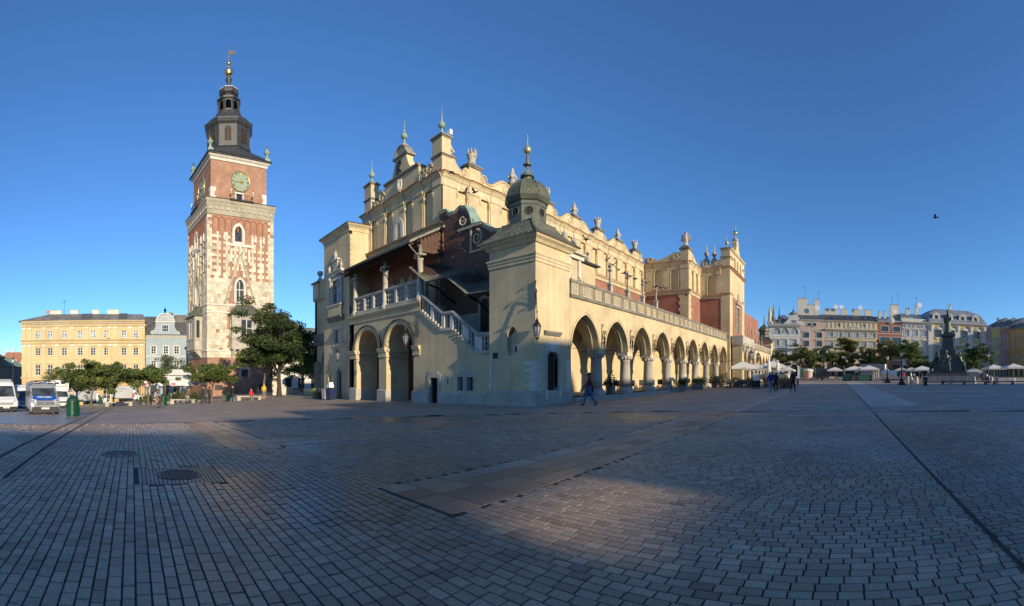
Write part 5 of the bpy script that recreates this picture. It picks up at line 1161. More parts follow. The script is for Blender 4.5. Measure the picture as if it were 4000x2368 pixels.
def tower_face(f, clock_hand):
    mb = MB()        # string courses, big cornice, arched frieze
    for z, h, d in ((5.9, 0.35, 0.22), (13.0, 0.3, 0.2), (14.4, 0.35, 0.26)): mb.prof(f, 0, TW_, [(z, 0), (z, d), (z + h * 0.6, d), (z + h, 0.08)], 'stone_white', 1, 1)
    mb.prof(f, 0, TW_, [(31.2, 0), (31.2, 0.12), (32.0, 0.12), (32.05, 0.16), (32.6, 0.18), (32.9, 0.28), (33.3, 0.3), (33.5, 0.42), (33.9, 0.46), (34.0, 0.46), (34.05, -0.9)], 'stone_block', 1, 1); mb.prof(f, 0, TW_, [(34.04, 0.52), (34.12, 0.56), (34.2, -0.9), (34.1, -0.9)], 'lead', 1, 1)
    for k in range(12): u = (k + 0.5) * TW_ / 12; mb.fbox(f, u - 0.22, u + 0.22, 32.1, 32.6, 0.1, 0.28, 'stone')
    for k in range(9):
        u = 0.9 + (k + 0.5) * (TW_ - 1.8) / 9; op = Op(u, 0.5, 29.8, 30.1, 'pointed', 0.6); band(mb, f, op, 0.14, -0.02, 0.09, 'brick_red', jamb=28.2)
    mb.build('string_course', TT)
    for op, wd in ((W1, 0.42), (W2, 0.5)):
        mb = MB(); band(mb, f, op, wd, -0.05, 0.16, 'stone_white', jamb=op.sill - 0.3); mb.fbox(f, op.c - op.hw - wd, op.c + op.hw + wd, op.sill - 0.45, op.sill - 0.02, -0.05, 0.25, 'stone_white')
        if op is W1: mb.fbox(f, op.c - 0.07, op.c + 0.07, op.sill, op.spring + 0.9, -0.45, -0.2, 'stone_white'); mb.fbox(f, op.c - op.hw, op.c + op.hw, 17.5, 17.65, -0.45, -0.21, 'stone_white')
        sr = mb.build('window_surround', TT)
        window(TT, f, op, -0.4, 2 if op is W1 else 3, 6, 'iron', 'glass', 0.05, 0.03)
    mb = MB()        # steep blind gable over the window
    for s in (-1, 1): mb.hexa([f.p(6.42 + s * 3.35, 14.7, 0.1), f.p(6.42 + s * 2.9, 14.7, 0.1), f.p(6.42 + s * 2.9, 14.7, 0.3), f.p(6.42 + s * 3.35, 14.7, 0.3), f.p(6.42 + s * 0.25, 24.4, 0.1), f.p(6.42 - s * 0.12, 24.4, 0.1), f.p(6.42 - s * 0.12, 24.4, 0.301 + 0.002 * s), f.p(6.42 + s * 0.25, 24.4, 0.301 + 0.002 * s)], 'stone_block')
    mb.fbox(f, 6.2, 6.64, 24.2, 25.6, 0, 0.3, 'stone_white'); mb.fbox(f, 3.6, 9.2, 25.6, 26.1, 0, 0.22, 'stone_white')
    for u in (4.6, 8.2): mb.lathe(f.p(u, 22.6, 0.1), [(0.28, 0), (0.28, 1.6), (0.34, 1.7), (0.02, 2.8)], 4, 'stone_white', PI / 4)
    mb.build('blind_gable', TT)
    mb = MB()
    for u in (1.9, 3.3, 9.6, 11.3): mb.lathe(f.p(u, 26.6, 0.1), [(0.2, 0), (0.2, 0.8), (0.26, 0.9), (0.02, 1.6)], 4, 'stone_white', PI / 4)
    mb.build('pinnacle', TT)
    # oriel
    u0, u1, d = 4.3, 10.1, 1.5; c = (u0 + u1) / 2; mb = MB()
    FO = Fr(f.p(0, 0, d), f.u, f.n); ow = Op(c, 1.15, 8.6, 11.9); wall(mb, FO, u0, u1, 6.3, 12.7, 0.3, [ow], 'stone', 'stone')
    for u, s in ((u0, 1), (u1, -1)): FQ = Fr(f.p(u, 0, 0 if s < 0 else 0), f.n, f.u * (-s)); wall(mb, FQ, 0, d, 6.3, 12.7, 0.25, [Op(d * 0.55, 0.32, 8.6, 11.9)], 'stone', 'stone')
    mb.fbox(f, u0 + 0.25, u1 - 0.25, 6.3, 12.6, 0.05, d - 0.4, 'black')
    for z in (6.3, 8.2, 12.2): mb.fbox(f, u0 - 0.08, u1 + 0.08, z, z + 0.2, 0.1, d + 0.09, 'stone')
    for k in range(5):
        for j in range(4): u = u0 + 0.5 + k * (u1 - u0 - 1) / 4; mb.fbox(f, u - 0.25, u + 0.25, 4.9 + j * 0.36, 5.25 + j * 0.36, -0.02, 0.35 + j * 0.36, 'stone')
    mb.build('oriel', TT)
    window(TT, FO, ow, -0.15, 2, 2, 'stone_white', 'glass', 0.1, 0.12)
    mb = MB(); o = 0.4; mb.add([f.p(u0 - o, 12.7, d + o), f.p(u1 + o, 12.7, d + o), f.p(u1 + o, 12.7, 0), f.p(u0 - o, 12.7, 0), f.p(u0 + 1.3, 14.7, 0.2), f.p(u1 - 1.3, 14.7, 0.2)], [(0, 1, 5, 4), (1, 2, 5), (3, 0, 4), (0, 3, 2, 1), (2, 3, 4, 5)], 'copper_dark')
    for k in range(11): t = k / 10; mb.tube([f.p(u0 - o + (u1 - u0 + 2 * o) * t, 12.74, d + o), f.p(u0 + 1.3 + (u1 - u0 - 2.6) * t, 14.74, 0.2)], 0.04, 4, 'copper_dark')
    mb.build('oriel_roof', TT)
    mb = MB(); band(mb, f, Op(7.4, 0.75, 1.2, 2.6), 0.35, -0.02, 0.1, 'stone', jamb=0.8); mb.fbox(f, 6.6, 8.2, 1.2, 2.6, -0.4, -0.3, 'glass')
    mb.build('low_window', TT)
    for u, z0, z1, wd in ((1.5, 0.3, 1.2, 1.4), (10.4, 0.2, 1.3, 1.6)): mb = MB(); mb.fbox(f, u, u + wd, z0 - 1.5, z1 - 1.5, 0, 0.07, 'iron'); mb.fbox(f, u + 0.06, u + wd - 0.06, z0 - 1.44, z1 - 1.56, 0.07, 0.08, 'lead'); mb.build('plaque', TT)
    # clock storey
    I = 0.95; UW = TW_ - 2 * I; g = Fr(f.p(I, 0, -I), f.u, f.n); dop = Op(UW / 2, 0.62, 34.3, 35.9)
    mb = MB(); wall(mb, g, 0, UW, 34.1, 42.0, 0.3, [dop], 'brick_tower', 'stone_white'); mb.build('clock_storey', TT)
    mb = MB(); mb.prof(g, 0, UW, [(41.7, 0), (41.7, 0.15), (42.1, 0.2), (42.3, 0.45), (42.55, 0.6), (42.6, 0.6), (42.62, 0)], 'stone_white', 1, 1); mb.prof(g, 0, UW, [(42.6, 0.5), (42.62, 0.85), (42.8, 0.85), (43.1, 0.0), (42.6, 0.0)], 'lead', 1, 1)
    for s, u in ((1, 0.0), (-1, UW)):
        for k in range(3): mb.fbox(g, *(sorted((u, u + s * (0.75 if k % 2 else 1.0)))), 34.2 + k * 0.8, 35.0 + k * 0.8, -0.02, 0.05, 'stone_white')
    band(mb, g, dop, 0.3, -0.05, 0.12, 'stone_white', jamb=34.2); mb.fbox(g, dop.c - 0.6, dop.c + 0.6, 34.2, 35.9, -0.28, -0.2, 'glass'); mb.build('cornice', TT)
    m0 = g.mat(UW / 2 + 0.2, 38.25, 0.0) @ Matrix.Rotation(PI / 2, 4, 'X')
    mb = MB(); mb.lathe((0, 0, 0), [(1.95, -0.05), (1.95, 0.14), (1.83, 0.16), (1.83, 0.1), (0.01, 0.1)], 40, 'clock_green', m=m0)
    CK = mb.build('clock_face', TT); mb = MB(); GF = Fr(g.p(UW / 2 + 0.2, 38.25, 0.13), g.u, g.n)
    mb.tube([GF.p(1.89 * math.cos(t), 1.89 * math.sin(t), 0.03) for t in [2 * PI * j / 36 for j in range(37)]], 0.05, 5, 'gold')
    NUM = {0: 'XII', 1: 'I', 2: 'II', 3: 'III', 4: 'IV', 5: 'V', 6: 'VI', 7: 'VII', 8: 'VIII', 9: 'IX', 10: 'X', 11: 'XI'}
    for h in range(12):
        a = PI / 2 - h * PI / 6; rad = Vector((math.cos(a), math.sin(a))); tg = Vector((math.sin(a), -math.cos(a))); s = NUM[h]; off = -(len(s) - 1) * 0.07
        def seg(p, q, w_=0.035):
            P_ = [rad * (1.56 + p[1]) + tg * p[0], rad * (1.56 + q[1]) + tg * q[0]]; mb.tube([GF.p(v.x, v.y, 0.0) for v in P_], w_, 4, 'gold')
        for ch in s:
            if ch == 'I': seg((off, -0.2), (off, 0.2))
            elif ch == 'V': seg((off - 0.08, 0.16), (off, -0.16)); seg((off + 0.08, 0.16), (off, -0.16))
            else: seg((off - 0.08, 0.16), (off + 0.08, -0.16)); seg((off + 0.08, 0.16), (off - 0.08, -0.16))
            off += 0.14
    mb.build('numerals', CK); mb = MB()
    for ang, ln, w_ in ((math.radians(90 - 262), 1.6, 0.08), (math.radians(90 - 272), 1.0, 0.12)): mb.tube([GF.p(-0.55 * math.cos(ang), -0.55 * math.sin(ang), 0.08), GF.p(0, 0, 0.08), GF.p(ln * math.cos(ang), ln * math.sin(ang), 0.08)], [w_, w_, 0.02], 5, 'gold')
    for k in range(8): mb.tube([GF.p(0, 0, 0.1), GF.p(0.38 * math.cos(k * PI / 4), 0.38 * math.sin(k * PI / 4), 0.1)], [0.1, 0.01], 5, 'gold')
    mb.build('clock_hands', CK)
    mb = MB()        # iron balcony before the clock-storey door
    for k in range(13): u = UW / 2 - 2.2 + k * 4.4 / 12; mb.tube([g.p(u, 34.1, 1.5), g.p(u, 35.2, 1.5)], 0.03, 4, 'iron')
    for z in (34.3, 35.2): mb.tube([g.p(UW / 2 - 2.2, z, 0.1), g.p(UW / 2 - 2.2, z, 1.5), g.p(UW / 2 + 2.2, z, 1.5), g.p(UW / 2 + 2.2, z, 0.1)], 0.04, 4, 'iron')
    mb.fbox(g, UW / 2 - 2.4, UW / 2 + 2.4, 33.95, 34.1, 0.5, 1.7, 'iron')
    for s in (-2.2, 2.2): mb.lathe(g.p(UW / 2 + s, 35.2, 1.5), [(0.05, 0), (0.05, 0.4), (0.18, 0.55), (0.18, 0.75), (0.03, 0.85)], 7, 'stone_white')
    mb.build('balcony', TT)
tower_face(TR, 0); tower_face(TL, 0)
mb = MB(); I = 0.95; UW = TW_ - 2 * I
for f in TB: wall(mb, Fr(f.p(I, 0, -I), f.u, f.n), 0, UW, 31, 43, 0.1, [], 'brick_tower')
ctr = TC + te * TW_ / 2 - tn * TW_ / 2
mb.build('clock_storey', TT)
def oct_(prof, name, mat, parent=None, rot=0.0):
    m = MB(); m.lathe((ctr.x, ctr.y, 0), prof, 8, mat, rot + TH); return m.build(name, parent or TT)
mb = MB()        # skirt from square to octagon
hs = UW / 2 + 0.8; SK = []
for k in range(8):
    a = TH + k * PI / 4; rr = hs if k % 2 == 0 else hs * math.sqrt(2)
    SK.append((Vector((ctr.x + rr * math.cos(a), ctr.y + rr * math.sin(a), 42.95)), Vector((ctr.x + 4.8 * math.cos(a), ctr.y + 4.8 * math.sin(a), 45.5))))
for k in range(8): mb.add([SK[k][0], SK[(k + 1) % 8][0], SK[(k + 1) % 8][1], SK[k][1]], [(0, 1, 2, 3)], 'lead')
mb.build('roof_skirt', TT)
oct_([(4.6, 44.5), (4.6, 45.6), (4.78, 45.7), (4.78, 45.9), (4.55, 46.0), (4.55, 50.0), (4.7, 50.2), (4.9, 50.4), (5.15, 50.9), (5.15, 51.1), (4.7, 51.3), (4.4, 51.7), (3.8, 52.4), (3.0, 52.9), (2.75, 53.3), (2.6, 53.8)], 'belfry', 'lead')
for k in range(8):
    a = TH + PI / 8 + k * PI / 4; n = Vector((math.cos(a), math.sin(a), 0)); F = Fr(ctr + n * 4.55 * math.cos(PI / 8), Vector((-n.y, n.x, 0)), n); op = Op(0, 0.62, 46.9, 48.9, 'round')
    mb = MB(); band(mb, F, op, 0.25, -0.05, 0.12, 'lead', jamb=46.8); mb.plate(F, [(-0.62, 46.8)] + [(0.62, 46.8)] + list(reversed(op.curve(n=6))), 0.0, 0.03, 'black')
    LV = mb.build('louvre_window', TT); mb = MB()
    for j in range(8): z = 46.95 + j * 0.3; mb.hexa([F.p(-0.58, z, 0.10), F.p(0.58, z, 0.10), F.p(0.58, z + 0.1, 0.02), F.p(-0.58, z + 0.1, 0.02), F.p(-0.58, z + 0.05, 0.12), F.p(0.58, z + 0.05, 0.12), F.p(0.58, z + 0.15, 0.04), F.p(-0.58, z + 0.15, 0.04)], 'wood_red')
    mb.fbox(F, -0.05, 0.05, 46.8, 49.4, 0.02, 0.13, 'wood_red'); mb.build('louvre', LV)
    mb = MB(); mb.box(-0.5, 0.5, -0.04, 0.04, 0, 0.5, 'lead_pale'); me = mb.mesh('lead_patch')
    if k % 2 == 0: inst('lead_patch', me, TT, Matrix.Translation(ctr + n * 3.25 + Vector((0, 0, 52.45))) @ Matrix.Rotation(a - PI / 2, 4, 'Z') @ Matrix.Rotation(math.radians(55), 4, 'X'))
mb = MB()        # open lantern: eight posts, arches, cap
for k in range(8):
    a = TH + k * PI / 4; p = Vector((ctr.x + 2.15 * math.cos(a), ctr.y + 2.15 * math.sin(a), 53.6)); mb.lathe(p, [(0.3, 0), (0.3, 0.2), (0.22, 0.3), (0.22, 2.4), (0.32, 2.6)], 6, 'lead')
    a2 = TH + PI / 8 + k * PI / 4; n = Vector((math.cos(a2), math.sin(a2), 0)); F = Fr(ctr + n * 2.2 * math.cos(PI / 8), Vector((-n.y, n.x, 0)), n); wall(mb, F, -0.86, 0.86, 54.4, 56.4, 0.25, [Op(0, 0.55, 54.2, 55.5, 'round')], 'lead', back=True); mb.fbox(F, -0.86, 0.86, 53.6, 54.3, -0.2, 0.02, 'lead')
mb.build('lantern', TT)
oct_([(2.5, 56.35), (2.55, 56.6), (1.9, 56.9), (1.5, 57.1), (1.45, 57.5), (1.95, 57.9), (2.1, 58.3), (1.95, 58.8), (1.3, 59.2), (0.7, 59.4), (0.4, 59.6)], 'onion_cap', 'lead')
oct_([(1.99, 58.72), (1.9, 58.95), (1.5, 59.18)], 'lead_patch', 'lead_pale')
mb = MB(); mb.lathe((ctr.x, ctr.y, 0), [(0.4, 59.5), (0.3, 60.2), (0.6, 60.9), (0.65, 61.3), (0.3, 61.6), (0.35, 62.0)], 10, 'lead'); mb.build('finial_base', TT, smooth=True)
mb = MB(); mb.lathe((ctr.x, ctr.y, 0), [(0.35, 61.9), (0.75, 62.2), (0.85, 62.7), (0.6, 63.0), (0.4, 63.3), (0.12, 63.5), (0.12, 64.0)], 12, 'gold')
for k in range(8): a = k * PI / 4; mb.lathe((ctr.x + 0.8 * math.cos(a), ctr.y + 0.8 * math.sin(a), 62.6), [(0.02, 0), (0.16, 0.2), (0.02, 0.5)], 6, 'gold')
mb.lathe((ctr.x, ctr.y, 64.0), [(0.1, 0)] + [(0.42 * math.sin(PI * k / 8), 0.42 - 0.42 * math.cos(PI * k / 8)) for k in range(1, 8)] + [(0.1, 0.84), (0.08, 1.6), (0.03, 3.4)], 12, 'gold')
mb.build('gilded_crown', TT, smooth=True)
mb = MB(); GV = Fr((ctr.x, ctr.y, 0), te, tn); mb.plate(GV, [(0.05, 66.6), (0.5, 66.4), (1.0, 66.7), (1.4, 66.5), (1.25, 67.0), (1.45, 67.3), (1.0, 67.15), (0.6, 67.2), (0.3, 66.95), (0.05, 66.9)], -0.03, 0.03, 'gold'); mb.lathe((ctr.x, ctr.y, 67.4), [(0.05, 0), (0.22, 0.25), (0.05, 0.5)], 4, 'gold'); mb.build('weather_vane', TT)
for a, b in ((-1, 1), (1, 1), (-1, -1), (1, -1)):
    p = ctr + te * (a * (UW / 2 + 0.1)) + tn * (b * (UW / 2 + 0.1)); mb = MB(); mb.box(p.x - 0.5, p.x + 0.5, p.y - 0.5, p.y + 0.5, 42.7, 43.5, 'copper_green'); mb.lathe((p.x, p.y, 43.5), [(0.5, 0), (0.2, 0.5), (0.2, 0.8), (0.6, 1.2), (0.62, 1.4), (0.2, 1.6), (0.25, 1.8)], 10, 'copper_green'); mb.lathe((p.x, p.y, 45.3), [(0.22, 0), (0.25, 0.3), (0.05, 0.9)], 8, 'gold'); mb.build('corner_urn', TT, smooth=True)
# ================================================================ HOUSES ROUND THE SQUARE
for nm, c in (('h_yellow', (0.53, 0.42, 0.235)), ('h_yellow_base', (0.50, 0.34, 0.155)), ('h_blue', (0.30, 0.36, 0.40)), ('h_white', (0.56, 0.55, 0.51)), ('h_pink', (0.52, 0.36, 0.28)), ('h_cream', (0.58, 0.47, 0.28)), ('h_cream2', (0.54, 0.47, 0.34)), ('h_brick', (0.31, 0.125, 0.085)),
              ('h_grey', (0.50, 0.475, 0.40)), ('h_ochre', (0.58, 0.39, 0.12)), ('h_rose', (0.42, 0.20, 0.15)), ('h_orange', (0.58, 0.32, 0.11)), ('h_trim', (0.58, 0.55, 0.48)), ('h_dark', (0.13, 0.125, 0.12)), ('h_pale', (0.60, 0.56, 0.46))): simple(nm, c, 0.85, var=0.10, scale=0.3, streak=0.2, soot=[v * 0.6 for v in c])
simple('tin', (0.30, 0.29, 0.275), 0.5, var=0.35, scale=0.5, metal=0.2, streak=0.4, soot=(0.09, 0.085, 0.08)); simple('tin_dark', (0.11, 0.108, 0.105), 0.6, var=0.3, scale=0.6); simple('tin_blue', (0.27, 0.28, 0.30), 0.5, var=0.3, scale=0.6, metal=0.2); simple('tin_green', (0.20, 0.27, 0.22), 0.6, var=0.25, scale=0.6)
def house(name, label, fr, u0, u1, z0, eave, wallm, rows, trim='h_trim', depth=12.0, roof=None, base=None, group=None, frame='white_paint', glass='glass', cornice=0.5):
    """rows: (sill, head, half width, centres, style) bottom to top; style letters: h hood, p pediment, s sill, f frame, a arched head, d dark frame"""
    o = fr.p((u0 + u1) / 2, z0, 0); t = thing(name, label, 'building', (o.x, o.y, z0), 0, group)
    mb = MB(); zs = [z0 - 2.0] + [(rows[i][1] + rows[i + 1][0]) / 2 + 0.25 for i in range(len(rows) - 1)] + [eave]
    for (s, h, hw, cs, st), a, b in zip(rows, zs, zs[1:]):
        k = 'round' if 'a' in st else 'rect'
        wall(mb, fr, u0, u1, a, b, 0.25, [Op(c, hw, s, h - (hw if k == 'round' else 0), k) for c in cs], base if (base and a < z0) else wallm, trim, n=4)
    P = fr.p
    for a, b in ((u0, -1), (u1, 1)): mb.add([P(a, z0 - 2, 0), P(a, z0 - 2, -depth), P(a, eave, -depth), P(a, eave, 0)], [(0, 1, 2, 3)], wallm)
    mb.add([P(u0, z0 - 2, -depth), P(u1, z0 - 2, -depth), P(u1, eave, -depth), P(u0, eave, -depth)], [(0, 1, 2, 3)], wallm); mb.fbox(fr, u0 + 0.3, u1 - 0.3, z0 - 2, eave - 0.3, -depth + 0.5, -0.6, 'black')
    mb.build('wall', t)
    mb = MB(); c = cornice; mb.prof(fr, u0, u1, [(eave - 0.9 * c, 0), (eave - 0.9 * c, 0.1), (eave - 0.5 * c, 0.2 * c + 0.1), (eave - 0.3 * c, 0.8 * c), (eave, c), (eave + 0.1, c), (eave + 0.12, -0.3)], trim)
    for k, z in enumerate(zs[1:-1]): mb.fbox(fr, u0, u1, z - 0.12, z + 0.1, -0.02, 0.10 + 0.004 * k, trim)
    mb.build('cornice', t)
    for (s, h, hw, cs, st) in rows:
        k = 'round' if 'a' in st else 'rect'
        for cc in cs:
            op = Op(cc, hw, s, h - (hw if k == 'round' else 0), k)
            if 'x' in st:
                m = MB(); m.fbox(fr, cc - hw, cc + hw, s, h, -0.24, -0.2, 'black'); m.build('opening', t); continue
            wo = window(t, fr, op, -0.14, 2, 2 if h - s < 1.5 else 3, 'wood_dark' if 'd' in st else frame, 'glass_pale' if 'g' in st else glass, 0.07, 0.05)
            m = MB()
            if 'f' in st: band(m, fr, op, 0.16, -0.02, 0.07, trim, jamb=s)
            if 's' in st: m.fbox(fr, cc - hw - 0.22, cc + hw + 0.22, s - 0.16, s - 0.02, -0.02, 0.2, trim)
            if 'h' in st: m.fbox(fr, cc - hw - 0.25, cc + hw + 0.25, h + 0.28, h + 0.42, -0.02, 0.28, trim)
            if 'p' in st: m.plate(fr, [(cc - hw - 0.35, h + 0.35), (cc + hw + 0.35, h + 0.35), (cc, h + 0.85)], -0.02, 0.25, trim); m.fbox(fr, cc - hw - 0.4, cc + hw + 0.4, h + 0.24, h + 0.36, -0.02, 0.3, trim)
            if m.v: m.build('surround', wo)
    if roof:
        kind, rm, hgt = roof[:3]; mb = MB(); o = cornice
        a, b = [P(u0 - 0.1, eave + 0.1, o), P(u1 + 0.1, eave + 0.1, o), P(u1 + 0.1, eave + 0.1, -depth), P(u0 - 0.1, eave + 0.1, -depth)], None
        if kind == 'gable': r = [P(u0 - 0.1, eave + hgt, -depth / 2), P(u1 + 0.1, eave + hgt, -depth / 2)]; mb.add(a + r, [(0, 1, 5, 4), (2, 3, 4, 5), (1, 2, 5), (3, 0, 4)], rm)
        elif kind == 'hip': r = [P(u0 + depth * 0.4, eave + hgt, -depth * 0.45), P(u1 - depth * 0.4 if len(roof) < 4 else u1, eave + hgt, -depth * 0.45)]; mb.add(a + r, [(0, 1, 5, 4), (2, 3, 4, 5), (1, 2, 5), (3, 0, 4)], rm)
        elif kind == 'mansard':
            m1 = [P(u0 + 1.6, eave + hgt * 0.66, -1.9), P(u1 - 1.6, eave + hgt * 0.66, -1.9), P(u1 - 1.6, eave + hgt * 0.66, -depth + 1.9), P(u0 + 1.6, eave + hgt * 0.66, -depth + 1.9)]; m2 = [P(u0 + 5, eave + hgt, -5), P(u1 - 5, eave + hgt, -5), P(u1 - 5, eave + hgt, -depth + 5), P(u0 + 5, eave + hgt, -depth + 5)]
            mb.add(a + m1 + m2, [(0, 1, 5, 4), (1, 2, 6, 5), (2, 3, 7, 6), (3, 0, 4, 7), (4, 5, 9, 8), (5, 6, 10, 9), (6, 7, 11, 10), (7, 4, 8, 11), (8, 9, 10, 11)], rm)
        n = int((u1 - u0) / 0.7)
        for i in range(n + 1):      # standing seams
            u = u0 + (u1 - u0) * i / n
            if kind == 'gable': mb.tube([P(u, eave + 0.12, o), P(u, eave + hgt + 0.02, -depth / 2)], 0.035, 4, rm)
        mb.build('roof', t)
    return t
def chimney(t, fr, u, z0, z1, d, w, m='h_pale', pots=2):
    mb = MB(); mb.fbox(fr, u - w / 2, u + w / 2, z0, z1, d - 0.7, d, m); mb.fbox(fr, u - w / 2 - 0.08, u + w / 2 + 0.08, z1, z1 + 0.12, d - 0.78, d + 0.08, 'stone')
    for i in range(pots): mb.lathe(fr.p(u - w / 2 + w * (i + 0.5) / pots, z1 + 0.12, d - 0.35), [(0.13, 0), (0.11, 0.35)], 6, 'tile_red')
    mb.build('chimney', t)
def dish(t, fr, u, z, d, r=0.5):
    mb = MB(); mb.lathe((0, 0, 0), [(r, 0.14), (r * 0.7, 0.05), (0.02, 0)], 14, 'white_paint', m=fr.mat(u, z, d) @ Matrix.Rotation(PI / 2, 4, 'X')); mb.tube([fr.p(u, z - 1.1, d - 0.1), fr.p(u, z, d - 0.05)], 0.04, 5, 'iron'); mb.build('satellite_dish', t)
def aerial(t, fr, u, z, h, d):
    mb = MB(); mb.tube([fr.p(u, z, d), fr.p(u, z + h, d)], 0.035, 5, 'iron')
    for k in range(3): mb.tube([fr.p(u - 0.5 + 0.1 * k, z + h - 0.2 - 0.3 * k, d), fr.p(u + 0.5 - 0.1 * k, z + h - 0.2 - 0.3 * k, d)], 0.025, 4, 'iron')
    mb.build('aerial', t)
# ---- west side: long yellow palace
XP = -108.0; fP = Fr((XP, 0, 0), (0, 1, 0), (1, 0, 0))
def yw(px): a = (px - 3265.0) / 1750.0; return XP * math.cos(a) / math.sin(a)
wc = [yw(v) for v in (148.8, 196, 251.5, 313.4, 364, 416.5, 484.4, 531)]; pz = gz(XP, -12)
pal = house('yellow_palace', 'long yellow palace of eight bays with pilasters and grey tin roof', fP, yw(85), yw(566), pz, 14.6, 'h_yellow',
            [(pz + 0.2, -1.3, 0.9, [c for c in wc if abs(c - wc[3]) > 0.5], 'fa'), (1.45, 4.0, 0.62, wc, 'fsp'), (6.3, 8.1, 0.62, wc, 'fsh'), (10.45, 12.3, 0.62, wc, 'fsg')], 'h_yellow', 14, None, 'h_yellow_base', cornice=0.9)
mb = MB(); edges = [(wc[i] + wc[i + 1]) / 2 for i in range(7)]
for u in [yw(85) + 0.6, yw(85) + 2.0] + edges + [edges[5] - 1.4, yw(566) - 0.9]:
    for a, b in ((0.9, 9.0), (10.2, 13.2)): mb.fbox(fP, u - 0.42, u + 0.42, a, b, -0.02, 0.14, 'h_yellow'); mb.fbox(fP, u - 0.52, u + 0.52, b - 0.45, b, -0.02, 0.22, 'h_trim'); mb.fbox(fP, u - 0.52, u + 0.52, a, a + 1.3, -0.02, 0.2, 'h_yellow')
mb.build('pilasters', pal)
mb = MB()
for z, d in ((0.6, 0.3), (9.1, 0.35), (9.8, 0.45), (13.25, 0.35)): mb.prof(fP, yw(85), yw(566), [(z, 0), (z, d * 0.5), (z + 0.3, d), (z + 0.42, d), (z + 0.45, 0)], 'h_yellow', 1, 1)
for i in range(60): u = yw(85) + 0.25 + i * 0.5; mb.fbox(fP, u, u + 0.24, 14.0, 14.25, 0.1, 0.6, 'h_trim')
for k in range(5): mb.fbox(fP, yw(85), yw(566), pz + 0.4 + k * 1.1, pz + 0.46 + k * 1.1, -0.02, 0.05, 'h_yellow_base')
for c in wc: mb.fbox(fP, c - 0.22, c + 0.22, 13.45, 13.75, -0.02, 0.01, 'black')
mb.build('mouldings', pal)
mb = MB(); a0, a1 = yw(85), yw(566); P = fP.p
mb.add([P(a0 - 0.8, 14.75, 0.9), P(a1, 14.75, 0.9), P(a1, 14.75, -14), P(a0 - 0.8, 14.75, -14), P(a0 + 6.5, 16.9, -4), P(a1 - 0.4, 16.7, -4), P(a1 - 0.4, 16.7, -9), P(a0 + 6.5, 16.9, -9)], [(0, 1, 5, 4), (1, 2, 6, 5), (2, 3, 7, 6), (3, 0, 4, 7), (4, 5, 6, 7)], 'tin')
for i in range(44): t_ = i / 43; mb.tube([P(a0 - 0.8 + (a1 - a0 + 0.8) * t_, 14.8, 0.88), P(a0 + 6.5 + (a1 - a0 - 6.9) * t_, 16.95 - 0.2 * t_, -4)], 0.04, 4, 'tin')
for u, w_ in ((-12.5, 2.6), (-3.2, 2.0)): mb.add([P(u, 14.95, 0.6), P(u + w_, 14.95, 0.6), P(u + w_, 16.9, -3.7), P(u, 16.9, -3.7)], [(0, 1, 2, 3)], 'tin_dark')
mb.build('roof', pal)
for u, w_ in ((-19.3, 2.9), (-14.6, 2.0), (-9.2, 1.6), (-4.8, 2.8)): chimney(pal, fP, u, 15.5, 17.9, -4.6, w_, pots=0)
aerial(pal, fP, -17.2, 16.5, 4.2, -5); mb = MB(); mb.lathe((0, 0, 0), [(0.5, 0.14), (0.02, 0)], 12, 'tile_red', m=fP.mat(-21.3, 17.6, -4.2) @ Matrix.Rotation(PI / 2, 4, 'X')); mb.tube([P(-21.0, 16.0, -4.4), P(-21.2, 17.6, -4.2)], 0.05, 4, 'iron'); mb.build('satellite_dish', pal)
def lettering(txt, fr, u, z, d, h, mat, parent, name='lettering', depth=0.04, bold=0.0):
    cu = bpy.data.curves.new('t', 'FONT'); cu.body = txt; cu.size = h * 1.38; cu.extrude = depth / 2; cu.align_x = 'CENTER'; cu.offset = bold
    me = bake(cu)
    me.materials.clear(); me.materials.append(M[mat]); me.name = name
    m = fr.mat(u, z, d) if isinstance(fr, Fr) else fr
    ob = inst(name, me, parent, m @ Matrix.Rotation(PI / 2, 4, 'X')); return ob
sg = thing('shop_sign', 'dark letters spelling STARBUCKS with round green emblem on the yellow palace', 'sign', fP.p(yw(185), -0.7, 0.05))
lettering('STARBUCKS', fP, yw(190), -0.75, 0.06, 0.62, 'iron', sg)
simple('sign_green', (0.10, 0.25, 0.17), 0.5); mb = MB(); m0 = fP.mat(yw(145), -0.45, 0.06) @ Matrix.Rotation(PI / 2, 4, 'X'); mb.lathe((0, 0, 0), [(0.62, 0), (0.62, 0.08), (0.02, 0.09)], 24, 'h_pale', m=m0); mb.lathe((0, 0, 0), [(0.58, 0.09), (0.36, 0.10), (0.36, 0.085)], 24, 'sign_green', m=m0); mb.build('emblem', sg)
# ---- blue gabled house beside it
b0, b1 = yw(568), yw(568) + 13.5; bz = gz(XP, 8); bw = [yw(600), yw(648), yw(690)]
blu = house('blue_house', 'blue grey town house with curved white gable next to yellow palace', fP, b0 + 0.05, b1, bz, 10.9, 'h_blue', [(bz + 0.3, bz + 3.2, 0.8, bw, 'x'), (-0.5, 1.3, 0.6, bw, 'fsh'), (3.2, 5.0, 0.6, bw, 'fsh'), (6.6, 8.5, 0.6, bw, 'fs')], 'h_trim', 12, ('gable', 'tin_dark', 5.5))
mb = MB(); c = yw(645); g = [(c - 3.6, 11.0), (c + 3.6, 11.0), (c + 3.5, 12.0), (c + 2.7, 12.3), (c + 2.3, 13.2), (c + 2.3, 14.3)] + [(c + 2.3 * math.cos(t), 14.4 + 2.0 * math.sin(t)) for t in [PI * i / 8 for i in range(9)]] + [(c - 2.3, 14.3), (c - 2.3, 13.2), (c - 2.7, 12.3), (c - 3.5, 12.0)]
